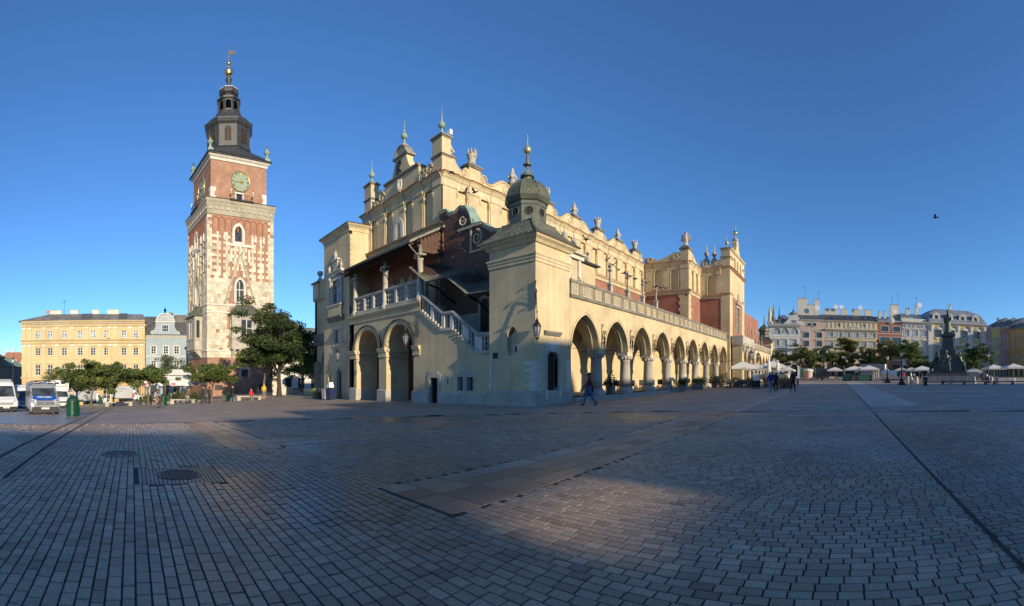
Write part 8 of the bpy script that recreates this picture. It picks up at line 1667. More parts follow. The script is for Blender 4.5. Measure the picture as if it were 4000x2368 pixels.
# ================================================================ STREET FURNITURE, CAFES, MONUMENT, BIRDS
simple('bin_green', (0.006, 0.06, 0.032), 0.35, var=0.15); simple('canvas', (0.72, 0.69, 0.60), 0.8, var=0.06); simple('canvas_grey', (0.50, 0.48, 0.42), 0.8, var=0.08); simple('rattan', (0.10, 0.09, 0.085), 0.7, var=0.2); simple('granite_dark', (0.075, 0.072, 0.075), 0.45, var=0.25, scale=4); simple('bronze', (0.085, 0.115, 0.095), 0.5, metal=0.3, var=0.4, scale=3); simple('terracotta', (0.24, 0.12, 0.08), 0.8); simple('pot_grey', (0.16, 0.16, 0.17), 0.6); simple('pigeon', (0.075, 0.078, 0.088), 0.7, var=0.3, scale=20); simple('red_logo', (0.35, 0.03, 0.035), 0.6)
def ornate_bin(label, px, D, s=1.0, group=None):
    x, y = at_px(px, D); z = gz(x, y); t = thing('litter_bin', label, 'bin', (x, y, z), -math.atan2(-x, -y), group); m = MB(); m.lathe((0, 0, 0), [(0.40, 0), (0.41, 0.02), (0.40, 0.06), (0.37, 0.09), (0.375, 0.86), (0.40, 0.88), (0.40, 0.92), (0.36, 0.98), (0.27, 1.12), (0.14, 1.21), (0.05, 1.235), (0.04, 1.28), (0.02, 1.30)], 24, 'bin_green'); b = m.build('body', t, smooth=True, world=False)
    for k in range(8):
        a = k * PI / 4 + 0.2; m = MB(); m.tube([(0.385 * math.cos(a), 0.385 * math.sin(a), 0.08), (0.385 * math.cos(a), 0.385 * math.sin(a), 0.9), (0.30 * math.cos(a), 0.30 * math.sin(a), 1.10)], 0.02, 5, 'bin_green'); m.build('rib', b, world=False)
    m = MB(); m.box(-0.2, 0.2, 0.30, 0.41, 0.93, 1.06, 'black'); m.build('slot', t, world=False); t.scale = (s, s, s); WM[t.name] = WM[t.name] @ Matrix.Scale(s, 4)
ornate_bin('large dark green domed litter bin standing alone near the roadway', 285, 27, 1.0)
ornate_bin('dark green domed bin far off before the long white truck', 392, 84, 1.0); ornate_bin('dark green domed bin behind the red bicycle', 638, 47, 1.0); ornate_bin('dark green domed bin at the tower foot', 896, 52, 1.0)
def bench(label, px, D, L=3.0, turn=0.0, mat='stucco_grey', group='stone benches'):
    x, y = at_px(px, D); t = thing('bench', label, 'bench', (x, y, gz(x, y)), -math.atan2(-x, -y) + turn, group); m = MB(); m.box(-L / 2, L / 2, -0.28, 0.28, 0.38, 0.50, mat); m.build('seat', t, world=False)
    for s in [-1, 1] + ([0] if L > 5 else []): m = MB(); m.box(s * (L / 2 - 0.25) - 0.2, s * (L / 2 - 0.25) + 0.2, -0.25, 0.25, -0.15, 0.378, mat); m.build('leg', t, world=False)
bench('long low stone bench before the white truck', 464, 52, 3.2); bench('stone bench before the small cypresses', 714, 51.5, 2.9); bench('stone bench with the red-jacketed sitter', 974, 52.4, 2.9)
bench('long dark stone bench in front of the monument', 3766, 62, 6.4, 0, 'granite_dark'); bench('dark stone bench at right edge beyond the monument', 3955, 62, 5.6, 0, 'granite_dark')
def lamp_post(label, px, D, h, name='street_lamp', twin=False):
    x, y = at_px(px, D); z = gz(x, y); t = thing(name, label, 'lamp post', (x, y, z)); m = MB(); m.lathe((0, 0, 0), [(0.62, -0.1), (0.62, 0.14), (0.42, 0.18), (0.42, 0.34), (0.34, 0.42), (0.22, 0.65), (0.26, 0.72), (0.16, 0.8)], 8, 'iron'); m.build('base', t, world=False); m = MB(); m.lathe((0, 0, 0), [(0.12, 0.75), (0.10, 1.4), (0.14, 1.44), (0.09, 1.5), (0.065, h - 0.95), (0.12, h - 0.9), (0.05, h - 0.8)], 10, 'iron'); m.build('pole', t, smooth=True, world=False)
    spots = [(0, 0, h - 0.8)] if not twin else [(-1.0, 0, h - 1.5), (1.0, 0, h - 1.5)]
    if twin: m = MB(); m.tube([(-1.0, 0, h - 0.75), (-0.9, 0, h - 0.45), (-0.5, 0, h - 0.35), (0, 0, h - 0.8), (0.5, 0, h - 0.35), (0.9, 0, h - 0.45), (1.0, 0, h - 0.75)], 0.04, 6, 'iron'); m.build('arm', t, world=False)
    for p in spots: m = MB(); m.lathe(p, [(0.08, 0), (0.16, 0.05), (0.24, 0.5), (0.27, 0.52)], 6, 'lamp_glass'); m.lathe((p[0], p[1], p[2] + 0.52), [(0.30, 0), (0.28, 0.06), (0.12, 0.2), (0.05, 0.3), (0.02, 0.42)], 6, 'iron'); m.build('lantern', t, world=False)
lamp_post('black cast-iron lamp post left of the nearer one by the monument', 3466, 72, 4.5); lamp_post('nearest black cast-iron lamp post left of the monument', 3522, 60, 4.6); lamp_post('black lamp post right of the monument', 3861, 72, 4.9); lamp_post('tall twin-armed lamp before the pink house', 3212, 102, 7.6, twin=True); lamp_post('tall lamp post at the street corner on the left', 51, 74, 8.2)
# ---- hanging lanterns with scrolled brackets on the hall
def lantern(label, base, tip, scale=1.0, lit=False):
    b, p = Vector(base), Vector(tip); t = thing('wall_lantern', label, 'lantern', tuple(b)); m = MB(); u = (p - b); u.z = 0; L = u.length; u.normalize(); F = Fr((b.x, b.y, 0), u, Vector((-u.y, u.x, 0)))
    m.tube([b + Vector((0, 0, -0.75)), b + Vector((0, 0, 0.75))], 0.03, 5, 'iron'); m.tube([b + Vector((0, 0, -0.5)), b + u * L * 0.55 + Vector((0, 0, 0.15)), p + Vector((0, 0, 0.35))], 0.026, 5, 'iron'); spiral(m, F, L * 0.35, b.z + 0.05, 0.26, 'iron', 0.0, 1.8, 0.022); spiral(m, F, L * 0.16, b.z + 0.62, 0.14, 'iron', 0.0, 1.4, 0.02); spiral(m, F, L * 0.14, b.z - 0.55, 0.12, 'iron', 0.0, 1.4, 0.02); spiral(m, F, L, p.z + 0.4, 0.11, 'gold', 0.0, 1.3, 0.03); m.build('bracket', t)
    s = scale; m = MB(); m.lathe(p, [(0.015, 0.35), (0.03, 0.15), (0.05, 0.05), (0.09, 0.0), (0.07, -0.06), (0.16 * s, -0.14), (0.24 * s, -0.26), (0.26 * s, -0.34), (0.23 * s, -0.36)], 8, 'iron'); m.lathe(p + Vector((0, 0, -1.0 * s - 0.06)), [(0.03, -0.16), (0.05, -0.06), (0.13 * s, -0.02), (0.13 * s, 0.04), (0.06, 0.05)], 8, 'iron')
    for k in range(8): a = k * PI / 4; m.tube([p + Vector((0.25 * s * math.cos(a), 0.25 * s * math.sin(a), -0.34)), p + Vector((0.22 * s * math.cos(a), 0.22 * s * math.sin(a), -0.6 * s)), p + Vector((0.12 * s * math.cos(a), 0.12 * s * math.sin(a), -1.0 * s))], 0.012, 4, 'iron')
    m.tube([p + Vector((0.06 * math.cos(a), 0, -1.28 * s + 0.06 * math.sin(a))) for a in [2 * PI * i / 10 for i in range(11)]], 0.012, 4, 'gold'); m.build('cage', t); m = MB(); m.lathe(p, [(0.225 * s, -0.36), (0.205 * s, -0.6 * s), (0.11 * s, -0.98 * s)], 8, 'glass_pale'); m.build('glass', t)
lantern('iron lantern on the turret corner beside its carved doorway', (XA + 0.02, 19.08, 6.0), (XA + 0.36, 18.80, 4.55), 0.9)
lantern('gilded lantern on scroll bracket right of the staircase arches', (-26.05, 19.45, 5.2), (-26.05, 18.2, 4.75), 0.95); lantern('iron lantern on scroll bracket left of the staircase arches', (-36.85, 19.45, 4.6), (-36.85, 18.2, 3.95), 0.95)
for i, c in enumerate(COLS): lantern('small iron wall lamp over column %s of the arcade from the turret' % ['one', 'two', 'three', 'four', 'five', 'six', 'seven', 'eight'][i], (XA + 0.02, c, 4.3), (XA + 0.22, c, 4.1), 0.35)
for i, (yy, lab) in enumerate(((66.0, 'glass lantern hanging from the porch bracket, nearer of two'), (72.0, 'glass lantern hanging from the porch bracket, further of two'))): lantern(lab, (-13.6, yy, 5.6), (-12.6, yy, 5.2), 1.3)
# ---- wheelie bins by the west block
def wheelie(label, px, Yp, cm, lid, h=1.05):
    a = (px - 3265.0) / 1750.0; x = Yp * math.tan(a); y = Yp; t = thing('wheelie_bin', label, 'bin', (x, y, gz(x, y)), 0.2, 'wheelie bins by the hall'); m = MB(); m.hexa([(-0.23, -0.26, 0.08), (0.23, -0.26, 0.08), (0.23, 0.26, 0.08), (-0.23, 0.26, 0.08), (-0.29, -0.34, h), (0.29, -0.34, h), (0.29, 0.34, h), (-0.29, 0.34, h)], cm); m.build('body', t, world=False); m = MB(); m.hexa([(-0.31, -0.37, h), (0.31, -0.37, h), (0.31, 0.40, h), (-0.31, 0.40, h), (-0.27, -0.3, h + 0.07), (0.27, -0.3, h + 0.07), (0.27, 0.36, h + 0.09), (-0.27, 0.36, h + 0.09)], lid); m.build('lid', t, world=False)
    for s in (-1, 1): m = MB(); m.lathe((0, 0, 0), [(0.02, -0.03), (0.1, -0.03), (0.1, 0.03), (0.02, 0.03)], 12, 'rubber', m=Matrix.Translation((s * 0.26, 0.26, 0.1)) @ Matrix.Rotation(PI / 2, 4, 'Y')); m.build('wheel', t, world=False)
    return x, y
simple('bin_lime', (0.14, 0.26, 0.05), 0.5); wheelie('lime green wheelie bin at the end of the row', 1232, 18.9, 'bin_lime', 'bin_lime'); wheelie('black wheelie bin next to the lime green one', 1249, 18.6, 'plastic_black', 'plastic_black'); xx, yy = wheelie('pale grey wheelie bin in the row by the hall', 1272, 18.3, 'paint_silver', 'pot_grey'); xx, yy = wheelie('dark blue wheelie bin nearest the side door', 1292, 18.5, 'paint_navy', 'plastic_black')
m = MB(); m.hexa([(xx - 0.45, yy - 0.25, gz(xx, yy) + 1.16), (xx + 0.2, yy - 0.25, gz(xx, yy) + 1.2), (xx + 0.2, yy + 0.25, gz(xx, yy) + 1.2), (xx - 0.45, yy + 0.25, gz(xx, yy) + 1.16), (xx - 0.3, yy - 0.2, gz(xx, yy) + 1.6), (xx + 0.1, yy - 0.2, gz(xx, yy) + 1.7), (xx + 0.1, yy + 0.2, gz(xx, yy) + 1.7), (xx - 0.3, yy + 0.2, gz(xx, yy) + 1.6)], 'white_paint'); tag(m.build('foam_box'), 'white foam box lying on the dark blue wheelie bin', 'box')
# ---- parasols
def parasol(label, px, D, r=2.0, h=2.9, logo=False, mat='canvas', n=4, group='open parasols', rot=0.5, z=None):
    x, y = at_px(px, D); z = gz(x, y); t = thing('parasol', label, 'parasol', (x, y, z), rot, group); m = MB(); a0 = PI / n
    m.lathe((0, 0, 0), [(r * 1.0, h - 0.85), (r * 1.0, h - 0.60), (r * 0.5, h - 0.22), (0.05, h)], n, mat, a0) if False else None
    ring = [(r * 1.25 * math.cos(a0 + 2 * PI * k / n), r * 1.25 * math.sin(a0 + 2 * PI * k / n)) for k in range(n)]
    vs = [(a, b, h - 0.95) for a, b in ring] + [(a, b, h - 0.70) for a, b in ring] + [(a * 0.5, b * 0.5, h - 0.32) for a, b in ring] + [(0, 0, h)]
    m.add(vs, [(k, (k + 1) % n, n + (k + 1) % n, n + k) for k in range(n)] + [(n + k, n + (k + 1) % n, 2 * n + (k + 1) % n, 2 * n + k) for k in range(n)] + [(2 * n + k, 2 * n + (k + 1) % n, 3 * n) for k in range(n)], mat); m.build('canopy', t, world=False); m = MB(); m.lathe((0, 0, 0), [(0.35, 0), (0.35, 0.06), (0.035, 0.08), (0.03, h - 0.02), (0.05, h), (0.02, h + 0.1)], 8, 'paint_silver'); m.build('pole', t, world=False)
    m = MB()
    for a, b in ring: m.tube([(a * 0.98, b * 0.98, h - 0.72), (0, 0, h - 0.05)], 0.018, 4, 'rattan')
    m.build('ribs', t, world=False)
    if logo:
        for k in range(n):
            p, q = Vector((*ring[k], h - 0.83)), Vector((*ring[(k + 1) % n], h - 0.83)); c = (p + q) / 2; nn = Vector((c.x, c.y, 0)).normalized(); F = Fr((c.x + nn.x * 0.015, c.y + nn.y * 0.015, 0), (q - p), nn); m = MB(); m.plate(F, [(0.32 * math.cos(a), h - 0.83 + 0.1 * math.sin(a)) for a in [2 * PI * i / 12 for i in range(12)]], 0.0, 0.01, 'red_logo' if k % 2 else 'canvas_grey'); m.build('badge', t, world=False)
    return t
parasol('large cream parasol with red badge, first beside the porch', 2902, 55, 1.75, 3.1, True, rot=0.3); parasol('cream parasol behind the first one at the arcade', 2955, 63, 1.9, 3.0, True, rot=0.1); parasol('large cream parasol right of the closed one with red badge', 3019, 56, 1.8, 3.15, True, rot=0.2)
for px, D, r, h, lab in ((3075, 92, 1.8, 2.9, 'small white parasol under the sparse tree'), (3262, 100, 2.0, 2.9, 'white parasol left of the two market parasols'), (3338, 88, 2.2, 3.0, 'left one of the paired white market parasols'), (3395, 87, 2.1, 3.05, 'right one of the paired white market parasols with side curtain'), (3362, 96, 1.5, 3.0, 'white parasol peeping behind the pair'), (3602, 88, 2.1, 3.0, 'white parasol left of the monument steps'), (3660, 96, 2.0, 2.7, 'white parasol half hidden behind the monument'), (3800, 98, 2.0, 2.7, 'grey white parasol right behind the monument'), (3882, 84, 2.1, 3.2, 'white parasol right of the right-hand lamp post'), (3958, 80, 2.1, 3.3, 'white parasol nearest the right edge'), (3560, 104, 2.0, 2.9, 'grey parasol under the trailing tree'), (3520, 106, 2.0, 2.9, 'grey parasol behind the lamp post')): parasol(lab, px, D, r, h, mat='canvas_grey' if 'grey' in lab else 'canvas', rot=px % 1.0)
x, y = at_px(3424, 86); t = thing('curtain', 'pale tent curtain hanging from the market parasol', 'curtain', (x, y, gz(x, y))); m = MB(); pts = [((i / 12 - 0.5) * 1.9, 0.06 * math.sin(i * 1.9)) for i in range(13)]; m.add([(a, b, 0) for a, b in pts] + [(a * 0.8 - 0.1, b, 2.35) for a, b in pts], [(i, i + 1, 14 + i, 13 + i) for i in range(12)], 'canvas_grey'); m.build('cloth', t, world=False)
def closed_parasol(label, px, D, h=3.3):
    x, y = at_px(px, D); t = thing('closed_parasol', label, 'parasol', (x, y, gz(x, y))); m = MB(); m.lathe((0, 0, 0), [(0.30, 0), (0.30, 0.06), (0.03, 0.08), (0.03, 1.0)], 8, 'paint_silver'); m.build('pole', t, world=False); m = MB(); m.lathe((0, 0, 0), [(0.12, 0.9), (0.30, 1.05), (0.26, 1.8), (0.17, 2.6), (0.06, h - 0.15), (0.02, h)], 7, 'canvas'); m.build('canopy', t, world=False)
closed_parasol('tall furled cream parasol between the badge parasols', 3003, 50, 3.7); closed_parasol('furled cream parasol right behind the dark-haired woman', 3038, 54, 3.2)
# ---- cafe chairs, tables, boards and plants along the arcade
def chair_parts(mt):
    a = MB(); a.box(-0.24, 0.24, -0.24, 0.24, 0.40, 0.45, mt); b = MB(); b.box(-0.24, 0.24, -0.27, -0.22, 0.45, 0.92, mt); b.box(-0.28, -0.24, -0.26, 0.2, 0.62, 0.66, mt); b.box(0.24, 0.28, -0.26, 0.2, 0.62, 0.66, mt)
    l = MB(); l.box(-0.02, 0.02, -0.02, 0.02, 0, 0.42, mt); return a.mesh('seat'), b.mesh('backrest'), l.mesh('leg')
CP = chair_parts('rattan'); CPW = chair_parts('paint_silver')
def chair(x, y, rz, label, z=None, P=CP, group='cafe chairs'):
    t = thing('cafe_chair', label, 'chair', (x, y, gz(x, y) if z is None else z), rz, group)
    for nm, me in zip(('seat', 'backrest'), P): o = bpy.data.objects.new(nm, me); link(o, t)
    for a in (-0.22, 0.22):
        for b in (-0.22, 0.22): o = bpy.data.objects.new('leg', P[2]); link(o, t); o.location = (a, b, 0)
TM = MB(); TM.box(-0.4, 0.4, -0.4, 0.4, 0.71, 0.75, 'rattan'); TMt = TM.mesh('table_top'); TM = MB(); TM.lathe((0, 0, 0), [(0.28, 0), (0.28, 0.03), (0.05, 0.06), (0.05, 0.71)], 8, 'rattan'); TMp = TM.mesh('pedestal')
def table(x, y, label, z=None, rz=0.0):
    t = thing('cafe_table', label, 'table', (x, y, gz(x, y) if z is None else z), rz, 'cafe tables')
    for nm, me in (('table_top', TMt), ('pedestal', TMp)): o = bpy.data.objects.new(nm, me); link(o, t)
NTH = ['first', 'second', 'third', 'fourth', 'fifth', 'sixth', 'seventh', 'eighth', 'ninth']
for i, (px, D) in enumerate(((2848, 50), (2884, 52), (2922, 50.5), (2985, 49), (3060, 46), (3084, 49))):
    x, y = at_px(px, D); table(x, y, 'dark cafe table under the parasols, %s from the porch' % NTH[i], rz=0.3 * i)
    for k in range(4):
        a = k * PI / 2 + 0.3 + 0.2 * i; chair(x + 0.72 * math.cos(a), y + 0.72 * math.sin(a), a + PI / 2, 'dark rattan chair, %s at the %s parasol table from the porch' % (('north-east', 'north-west', 'south-west', 'south-east')[k], NTH[i]))
for i in range(2, 7):
    y = COLS[i] - 1.6; x = -16.9; table(x, y, 'dark table inside the arcade in bay %s' % NTH[i], ZF)
    for k in (0, 1): chair(x + (0.1 if k else -0.1), y + (0.75 if k else -0.75), 0 if k == 0 else PI, 'rattan chair inside the arcade, %s side of bay %s' % ('north' if k else 'south', NTH[i]), ZF, CPW if i % 2 else CP)
def plant(kind, label, x, y, z, h, pot, s=1.0, seed=1):
    t = thing('potted_plant', label, 'plant', (x, y, z)); m = MB()
    if pot == 'square': m.hexa([(-0.22, -0.22, 0), (0.22, -0.22, 0), (0.22, 0.22, 0), (-0.22, 0.22, 0), (-0.27, -0.27, 0.62), (0.27, -0.27, 0.62), (0.27, 0.27, 0.62), (-0.27, 0.27, 0.62)], 'pot_grey'); pz_ = 0.6
    elif pot == 'round': m.lathe((0, 0, 0), [(0.22, 0), (0.30, 0.5), (0.34, 0.52), (0.34, 0.6), (0.28, 0.6), (0.1, 0.55)], 14, 'terracotta'); pz_ = 0.55
    else: m.box(-0.3 * s, 0.3 * s, -0.2, 0.2, 0, 0.3, 'pot_grey'); pz_ = 0.28
    m.build('pot', t, world=False); cl = []
    if kind == 'fir':
        for k in range(7): f = k / 6; rr = 0.42 * s * (1 - f * 0.88); n = max(1, int(6 * (1 - f))); cl += [(x + rr * math.cos(j * 6.28 / n + k), y + rr * math.sin(j * 6.28 / n + k), z + pz_ + 0.1 + (h - pz_ - 0.1) * f, 0.2 * s * (1.15 - f)) for j in range(n)]
        mt, fl = 'leaf_fir', 0.5; m = MB(); m.tube([(0, 0, pz_ - 0.1), (0, 0, h)], [0.03, 0.008], 5, 'bark_dark'); m.build('stem', t, world=False)
    elif kind == 'cypress': cl = [(x, y, z + pz_ + (h - pz_) * k / 7, 0.2 * s * (1.05 - abs(k / 7 - 0.25) * 1.1)) for k in range(8)]; mt, fl = 'leaf', 1.2
    elif kind == 'grass': cl = [(x + 0.12 * math.cos(k), y + 0.12 * math.sin(k), z + pz_ + 0.2 + 0.1 * (k % 3), 0.26 * s) for k in range(7)]; mt, fl = 'leaf_gold', 0.7
    else: cl = [(x + 0.2 * s * math.cos(k * 1.3), y + 0.2 * s * math.sin(k * 1.3), z + pz_ + 0.15 + (h - pz_) * 0.45 * (k % 3) / 2, 0.28 * s) for k in range(9)]; mt, fl = kind, 0.9
    crown_obj(t, cl, 900, 0.075, seed, mt, fl, 'foliage')
for i, (k, x, y, z, h, pot, s, lab) in enumerate((('fir', -15.5, 28.2, ZF, 1.65, 'square', 1.0, 'small fir in grey square pot between the first two columns'), ('fir', -16.2, 40.6, ZF, 1.6, 'square', 0.9, 'small fir behind the cafe tables of the fifth arch'), ('leaf_dark', -14.0, 39.2, gz(-14, 39), 1.2, 'square', 1.0, 'dark bushy plant in planter beside the menu stand'), ('grass', -14.1, 43.6, gz(-14, 43), 1.1, 'square', 1.1, 'yellow ornamental grass in grey planter'), ('leaf_dark', -14.2, 45.8, gz(-14, 45), 1.25, 'square', 1.5, 'large rusty round bush in planter by the arcade'),
        ('fir', -14.1, 50.6, gz(-14, 50), 2.1, 'round', 1.25, 'bigger fir in terracotta pot, left of the pair'), ('fir', -14.1, 53.6, gz(-14, 53), 2.0, 'round', 1.0, 'fir in terracotta pot, right of the pair'), ('leaf_dark', -13.0, 57.2, gz(-13, 57), 0.95, 'square', 1.0, 'small round bush by the first cafe table'), ('leaf_dark', -12.0, 53.5, gz(-12, 53), 1.1, 'box', 1.5, 'clipped dark bush behind the first cafe chairs'), ('leaf_dark', -10.6, 55.0, gz(-10, 55), 1.25, 'box', 1.5, 'clipped dark bush under the first badge parasol'), ('leaf_dark', -8.2, 54.0, gz(-8, 54), 1.1, 'box', 1.6, 'clipped dark bush behind the menu board'), ('leaf_gold', -5.6, 49.0, gz(-5, 49), 1.15, 'box', 1.4, 'reddish flowering plant box beside the navy-shirted man'))): plant(k, lab, x, y, z, h, pot, s, 40 + i)
def board(label, px, D, kind):
    x, y = at_px(px, D); t = thing('menu_board', label, 'sign', (x, y, gz(x, y)), -math.atan2(-x, -y)); m = MB()
    if kind == 'stand': m.box(-0.25, 0.25, -0.2, 0.2, 0, 0.03, 'iron'); m.box(-0.03, 0.03, -0.03, 0.03, 0, 1.15, 'iron'); m.build('stand', t, world=False); m = MB(); m.hexa([(-0.22, 0.1, 1.05), (0.22, 0.1, 1.05), (0.22, 0.14, 1.08), (-0.22, 0.14, 1.08), (-0.22, -0.14, 1.32), (0.22, -0.14, 1.32), (0.22, -0.10, 1.35), (-0.22, -0.10, 1.35)], 'paint_silver'); m.build('menu', t, world=False)
    else:
        m.box(-0.42, -0.36, -0.03, 0.03, 0, 1.75, 'iron'); m.box(0.36, 0.42, -0.03, 0.03, 0, 1.75, 'iron'); m.box(-0.42, 0.42, -0.03, 0.03, 1.66, 1.72, 'iron'); m.box(-0.42, 0.42, -0.25, 0.25, 0, 0.06, 'iron'); m.box(-0.36, 0.36, -0.02, 0.02, 0.15, 0.8, 'black'); m.build('frame', t, world=False); m = MB(); m.box(-0.33, 0.33, 0.0, 0.04, 0.86, 1.6, 'white_paint'); m.build('sheet', t, world=False)
        m = MB()
        for k in range(6): m.box(-0.22 + 0.05 * (k % 2), 0.22 - 0.07 * (k % 3), 0.041, 0.044, 0.95 + k * 0.09, 0.965 + k * 0.09, 'pot_grey')
        tag(m.build('print', t, world=False), kind='stuff')
board('slim black menu stand at the arcade step, nearer one', 2623, 40.5, 'stand'); board('slim black menu stand at the arcade step, further one', 2677, 44.5, 'stand'); board('framed white menu sheet before the parasols', 2954, 47, 'frame')
x, y = -19.78, COLS[4] + 0.0; t = thing('chalkboard', 'tall black chalkboard with white writing inside the arcade', 'sign', (x, y, ZF)); F = FE(-19.72); m = MB(); m.fbox(F, y - 0.55, y + 0.55, ZF + 0.5, ZF + 2.3, 0, 0.06, 'black'); m.build('board', t); m = MB()
for k in range(6):
    for j in range(4): u = y - 0.4 + j * 0.2 + R.uniform(-0.03, 0.03); m.tube([F.p(u, ZF + 2.1 - k * 0.2, 0.065), F.p(u + 0.07, ZF + 2.15 - k * 0.2, 0.065), F.p(u + 0.12, ZF + 2.08 - k * 0.2, 0.065)], 0.012, 3, 'white_paint')
tag(m.build('writing', t), kind='stuff')
# ---- cafe tent by the tower
x, y = at_px(668, 62); ct = thing('cafe_tent', 'long cream cafe tent with scalloped valance before the tower', 'tent', (x, y, gz(x, y)), -math.atan2(-x, -y)); HW = 4.6; m = MB()
m.add([(-HW, 3, 2.35), (HW, 3, 2.35), (HW, -3, 2.35), (-HW, -3, 2.35), (-HW, 3, 2.75), (HW, 3, 2.75), (HW, -3, 2.75), (-HW, -3, 2.75), (-HW + 1.4, 1.5, 3.6), (HW - 1.4, 1.5, 3.6), (HW - 1.4, -1.5, 3.6), (-HW + 1.4, -1.5, 3.6), (-HW + 1.6, 1.6, 3.7), (HW - 1.6, 1.6, 3.7), (HW - 2.8, 0, 4.5), (-HW + 2.8, 0, 4.5), (HW - 1.6, -1.6, 3.7), (-HW + 1.6, -1.6, 3.7)], [(0, 1, 5, 4), (1, 2, 6, 5), (2, 3, 7, 6), (3, 0, 4, 7), (4, 5, 9, 8), (5, 6, 10, 9), (6, 7, 11, 10), (7, 4, 8, 11), (12, 13, 14, 15), (13, 16, 14), (16, 17, 15, 14), (17, 12, 15)], 'canvas'); m.build('canopy', ct, world=False)
for u in (-HW + 0.1, -1.6, 1.6, HW - 0.1):
    for v in (2.9, -2.9): m = MB(); m.box(u - 0.05, u + 0.05, v - 0.05, v + 0.05, -0.2, 2.4, 'iron'); m.build('post', ct, world=False)
for u in (-3.2, 0.3, 3.2): m = MB(); m.plate(Fr((0, 3.0, 0), (-1, 0, 0), (0, 1, 0)), [(u + 0.4 * math.cos(a), 2.55 + 0.12 * math.sin(a)) for a in [2 * PI * i / 12 for i in range(12)]], 0.0, 0.012, 'red_logo'); m.build('badge', ct, world=False)
for i in range(9): a = (i - 4) * 1.0; q = wm(ct) @ Vector((a, 0.6, 0)); chair(q.x, q.y, 0.7 * i, 'dark chair inside the cafe tent, %s from its left end' % NTH[8 - i], None, CP, 'chairs in the cafe tent')
for i, (px, D, k, h, s, lab) in enumerate(((561, 55, 'leaf', 1.35, 2.0, 'large bright hedge plant left of the cafe tent'), (580, 54.5, 'leaf_gold', 1.3, 1.8, 'yellowish hedge plant under the light open tree'), (600, 54, 'leaf', 1.3, 1.6, 'hedge plant behind the red bicycle'), (648, 54, 'cypress', 1.55, 0.9, 'small cypress, first from the green bin'), (660, 54, 'cypress', 1.5, 0.9, 'small cypress, second from the green bin'), (676, 54.2, 'cypress', 1.5, 0.9, 'small cypress, third from the green bin'), (690, 54.4, 'cypress', 1.5, 0.9, 'small cypress, fourth from the green bin'), (714, 54.5, 'leaf', 1.4, 1.9, 'round bright shrub beside the dark bicycle'), (752, 55, 'leaf_dark', 1.4, 1.8, 'dark shrub right of the dark bicycle'), (775, 55.5, 'leaf_dark', 1.4, 1.8, 'dark shrub beside the pair with backpacks'))):
    x, y = at_px(px, D); plant(k, lab, x, y, gz(x, y), h, 'box', s, 70 + i)
x, y = at_px(1125, 66); t = thing('ramp_wall', 'low white stone ramp wall beside the big tree', 'wall', (x, y, gz(x, y)), -math.atan2(-x, -y)); m = MB(); F0 = Fr((0, 0.3, 0), (-1, 0, 0), (0, 1, 0)); m.plate(F0, [(-2.4, -0.3), (2.3, -0.3), (2.3, 0.9), (0.4, 0.9), (-2.4, 2.4)], -0.5, -0.02, 'stone_dark'); m.build('core', t, world=False)
for k in range(5):
    for j in range(6):
        u = -2.4 + j * 0.78 + (0.3 if k % 2 else 0); z = -0.1 + k * 0.4
        if z + 0.3 < (2.3 - (u + 2.4) * 0.5 if u < 0.3 else 0.9) and u + 0.7 < 2.4: m = MB(); m.fbox(F0, u, u + 0.75, z, z + 0.38, -0.1, 0.02, 'stone_white'); m.build('stone_block', t, world=False)
# ---- monument
x, y = at_px(3702, 75); z = gz(x, y); MN = thing('monument', 'bronze figure in long cloak on tall dark granite pedestal', 'monument', (x, y, z), -math.atan2(-x, -y)); zo = 0.35
for (a, h0, h1, mt) in ((4.1, -0.3, 0.75 + zo, 'stone'), (3.5, 0.75 + zo, 1.15 + zo, 'stone_dark'), (2.9, 1.15 + zo, 1.6 + zo, 'granite_dark')): m = MB(); m.box(-a, a, -a, a, h0, h1, mt); m.build('step', MN, world=False)
def bl(z0, z1, a0, a1, nm, mt='granite_dark'): m = MB(); m.hexa([(-a0, -a0, z0), (a0, -a0, z0), (a0, a0, z0), (-a0, a0, z0), (-a1, -a1, z1), (a1, -a1, z1), (a1, a1, z1), (-a1, a1, z1)], mt); m.build(nm, MN, world=False)
bl(1.6 + zo, 3.6, 1.75, 1.6, 'plinth_block'); bl(3.6, 5.3, 1.35, 1.25, 'plinth_block'); bl(5.3, 5.5, 1.3, 1.15, 'moulding_block'); bl(5.5, 7.5, 0.95, 0.88, 'shaft'); bl(7.5, 7.72, 0.95, 1.2, 'capital_block'); bl(7.72, 8.0, 1.26, 1.26, 'capital_block'); bl(8.0, 8.35, 0.8, 0.75, 'capital_block')
m = MB(); m.lathe((0, 0, 8.35), [(0.55, 0), (0.58, 0.3), (0.50, 1.1), (0.42, 1.9), (0.46, 2.35), (0.50, 2.75), (0.42, 3.0), (0.17, 3.15), (0.14, 3.25), (0.22, 3.42), (0.24, 3.6), (0.18, 3.78), (0.06, 3.88)], 14, 'bronze', sy=0.8)
for k in range(7): a = k * 0.9; m.tube([(0.52 * math.cos(a), 0.42 * math.sin(a), 8.4), (0.46 * math.cos(a + 0.15), 0.38 * math.sin(a + 0.15), 9.5), (0.40 * math.cos(a + 0.2), 0.33 * math.sin(a + 0.2), 10.5)], [0.09, 0.07, 0.04], 5, 'bronze')
m.tube([(-0.45, 0.05, 11.05), (-0.62, 0.15, 10.5), (-0.38, 0.40, 10.25), (-0.05, 0.45, 10.35)], [0.17, 0.15, 0.12, 0.09], 7, 'bronze'); m.tube([(0.45, 0.05, 11.05), (0.60, 0.05, 10.4), (0.52, 0.25, 9.9)], [0.17, 0.14, 0.09], 7, 'bronze'); m.build('cloaked_figure', MN, smooth=True, world=False)
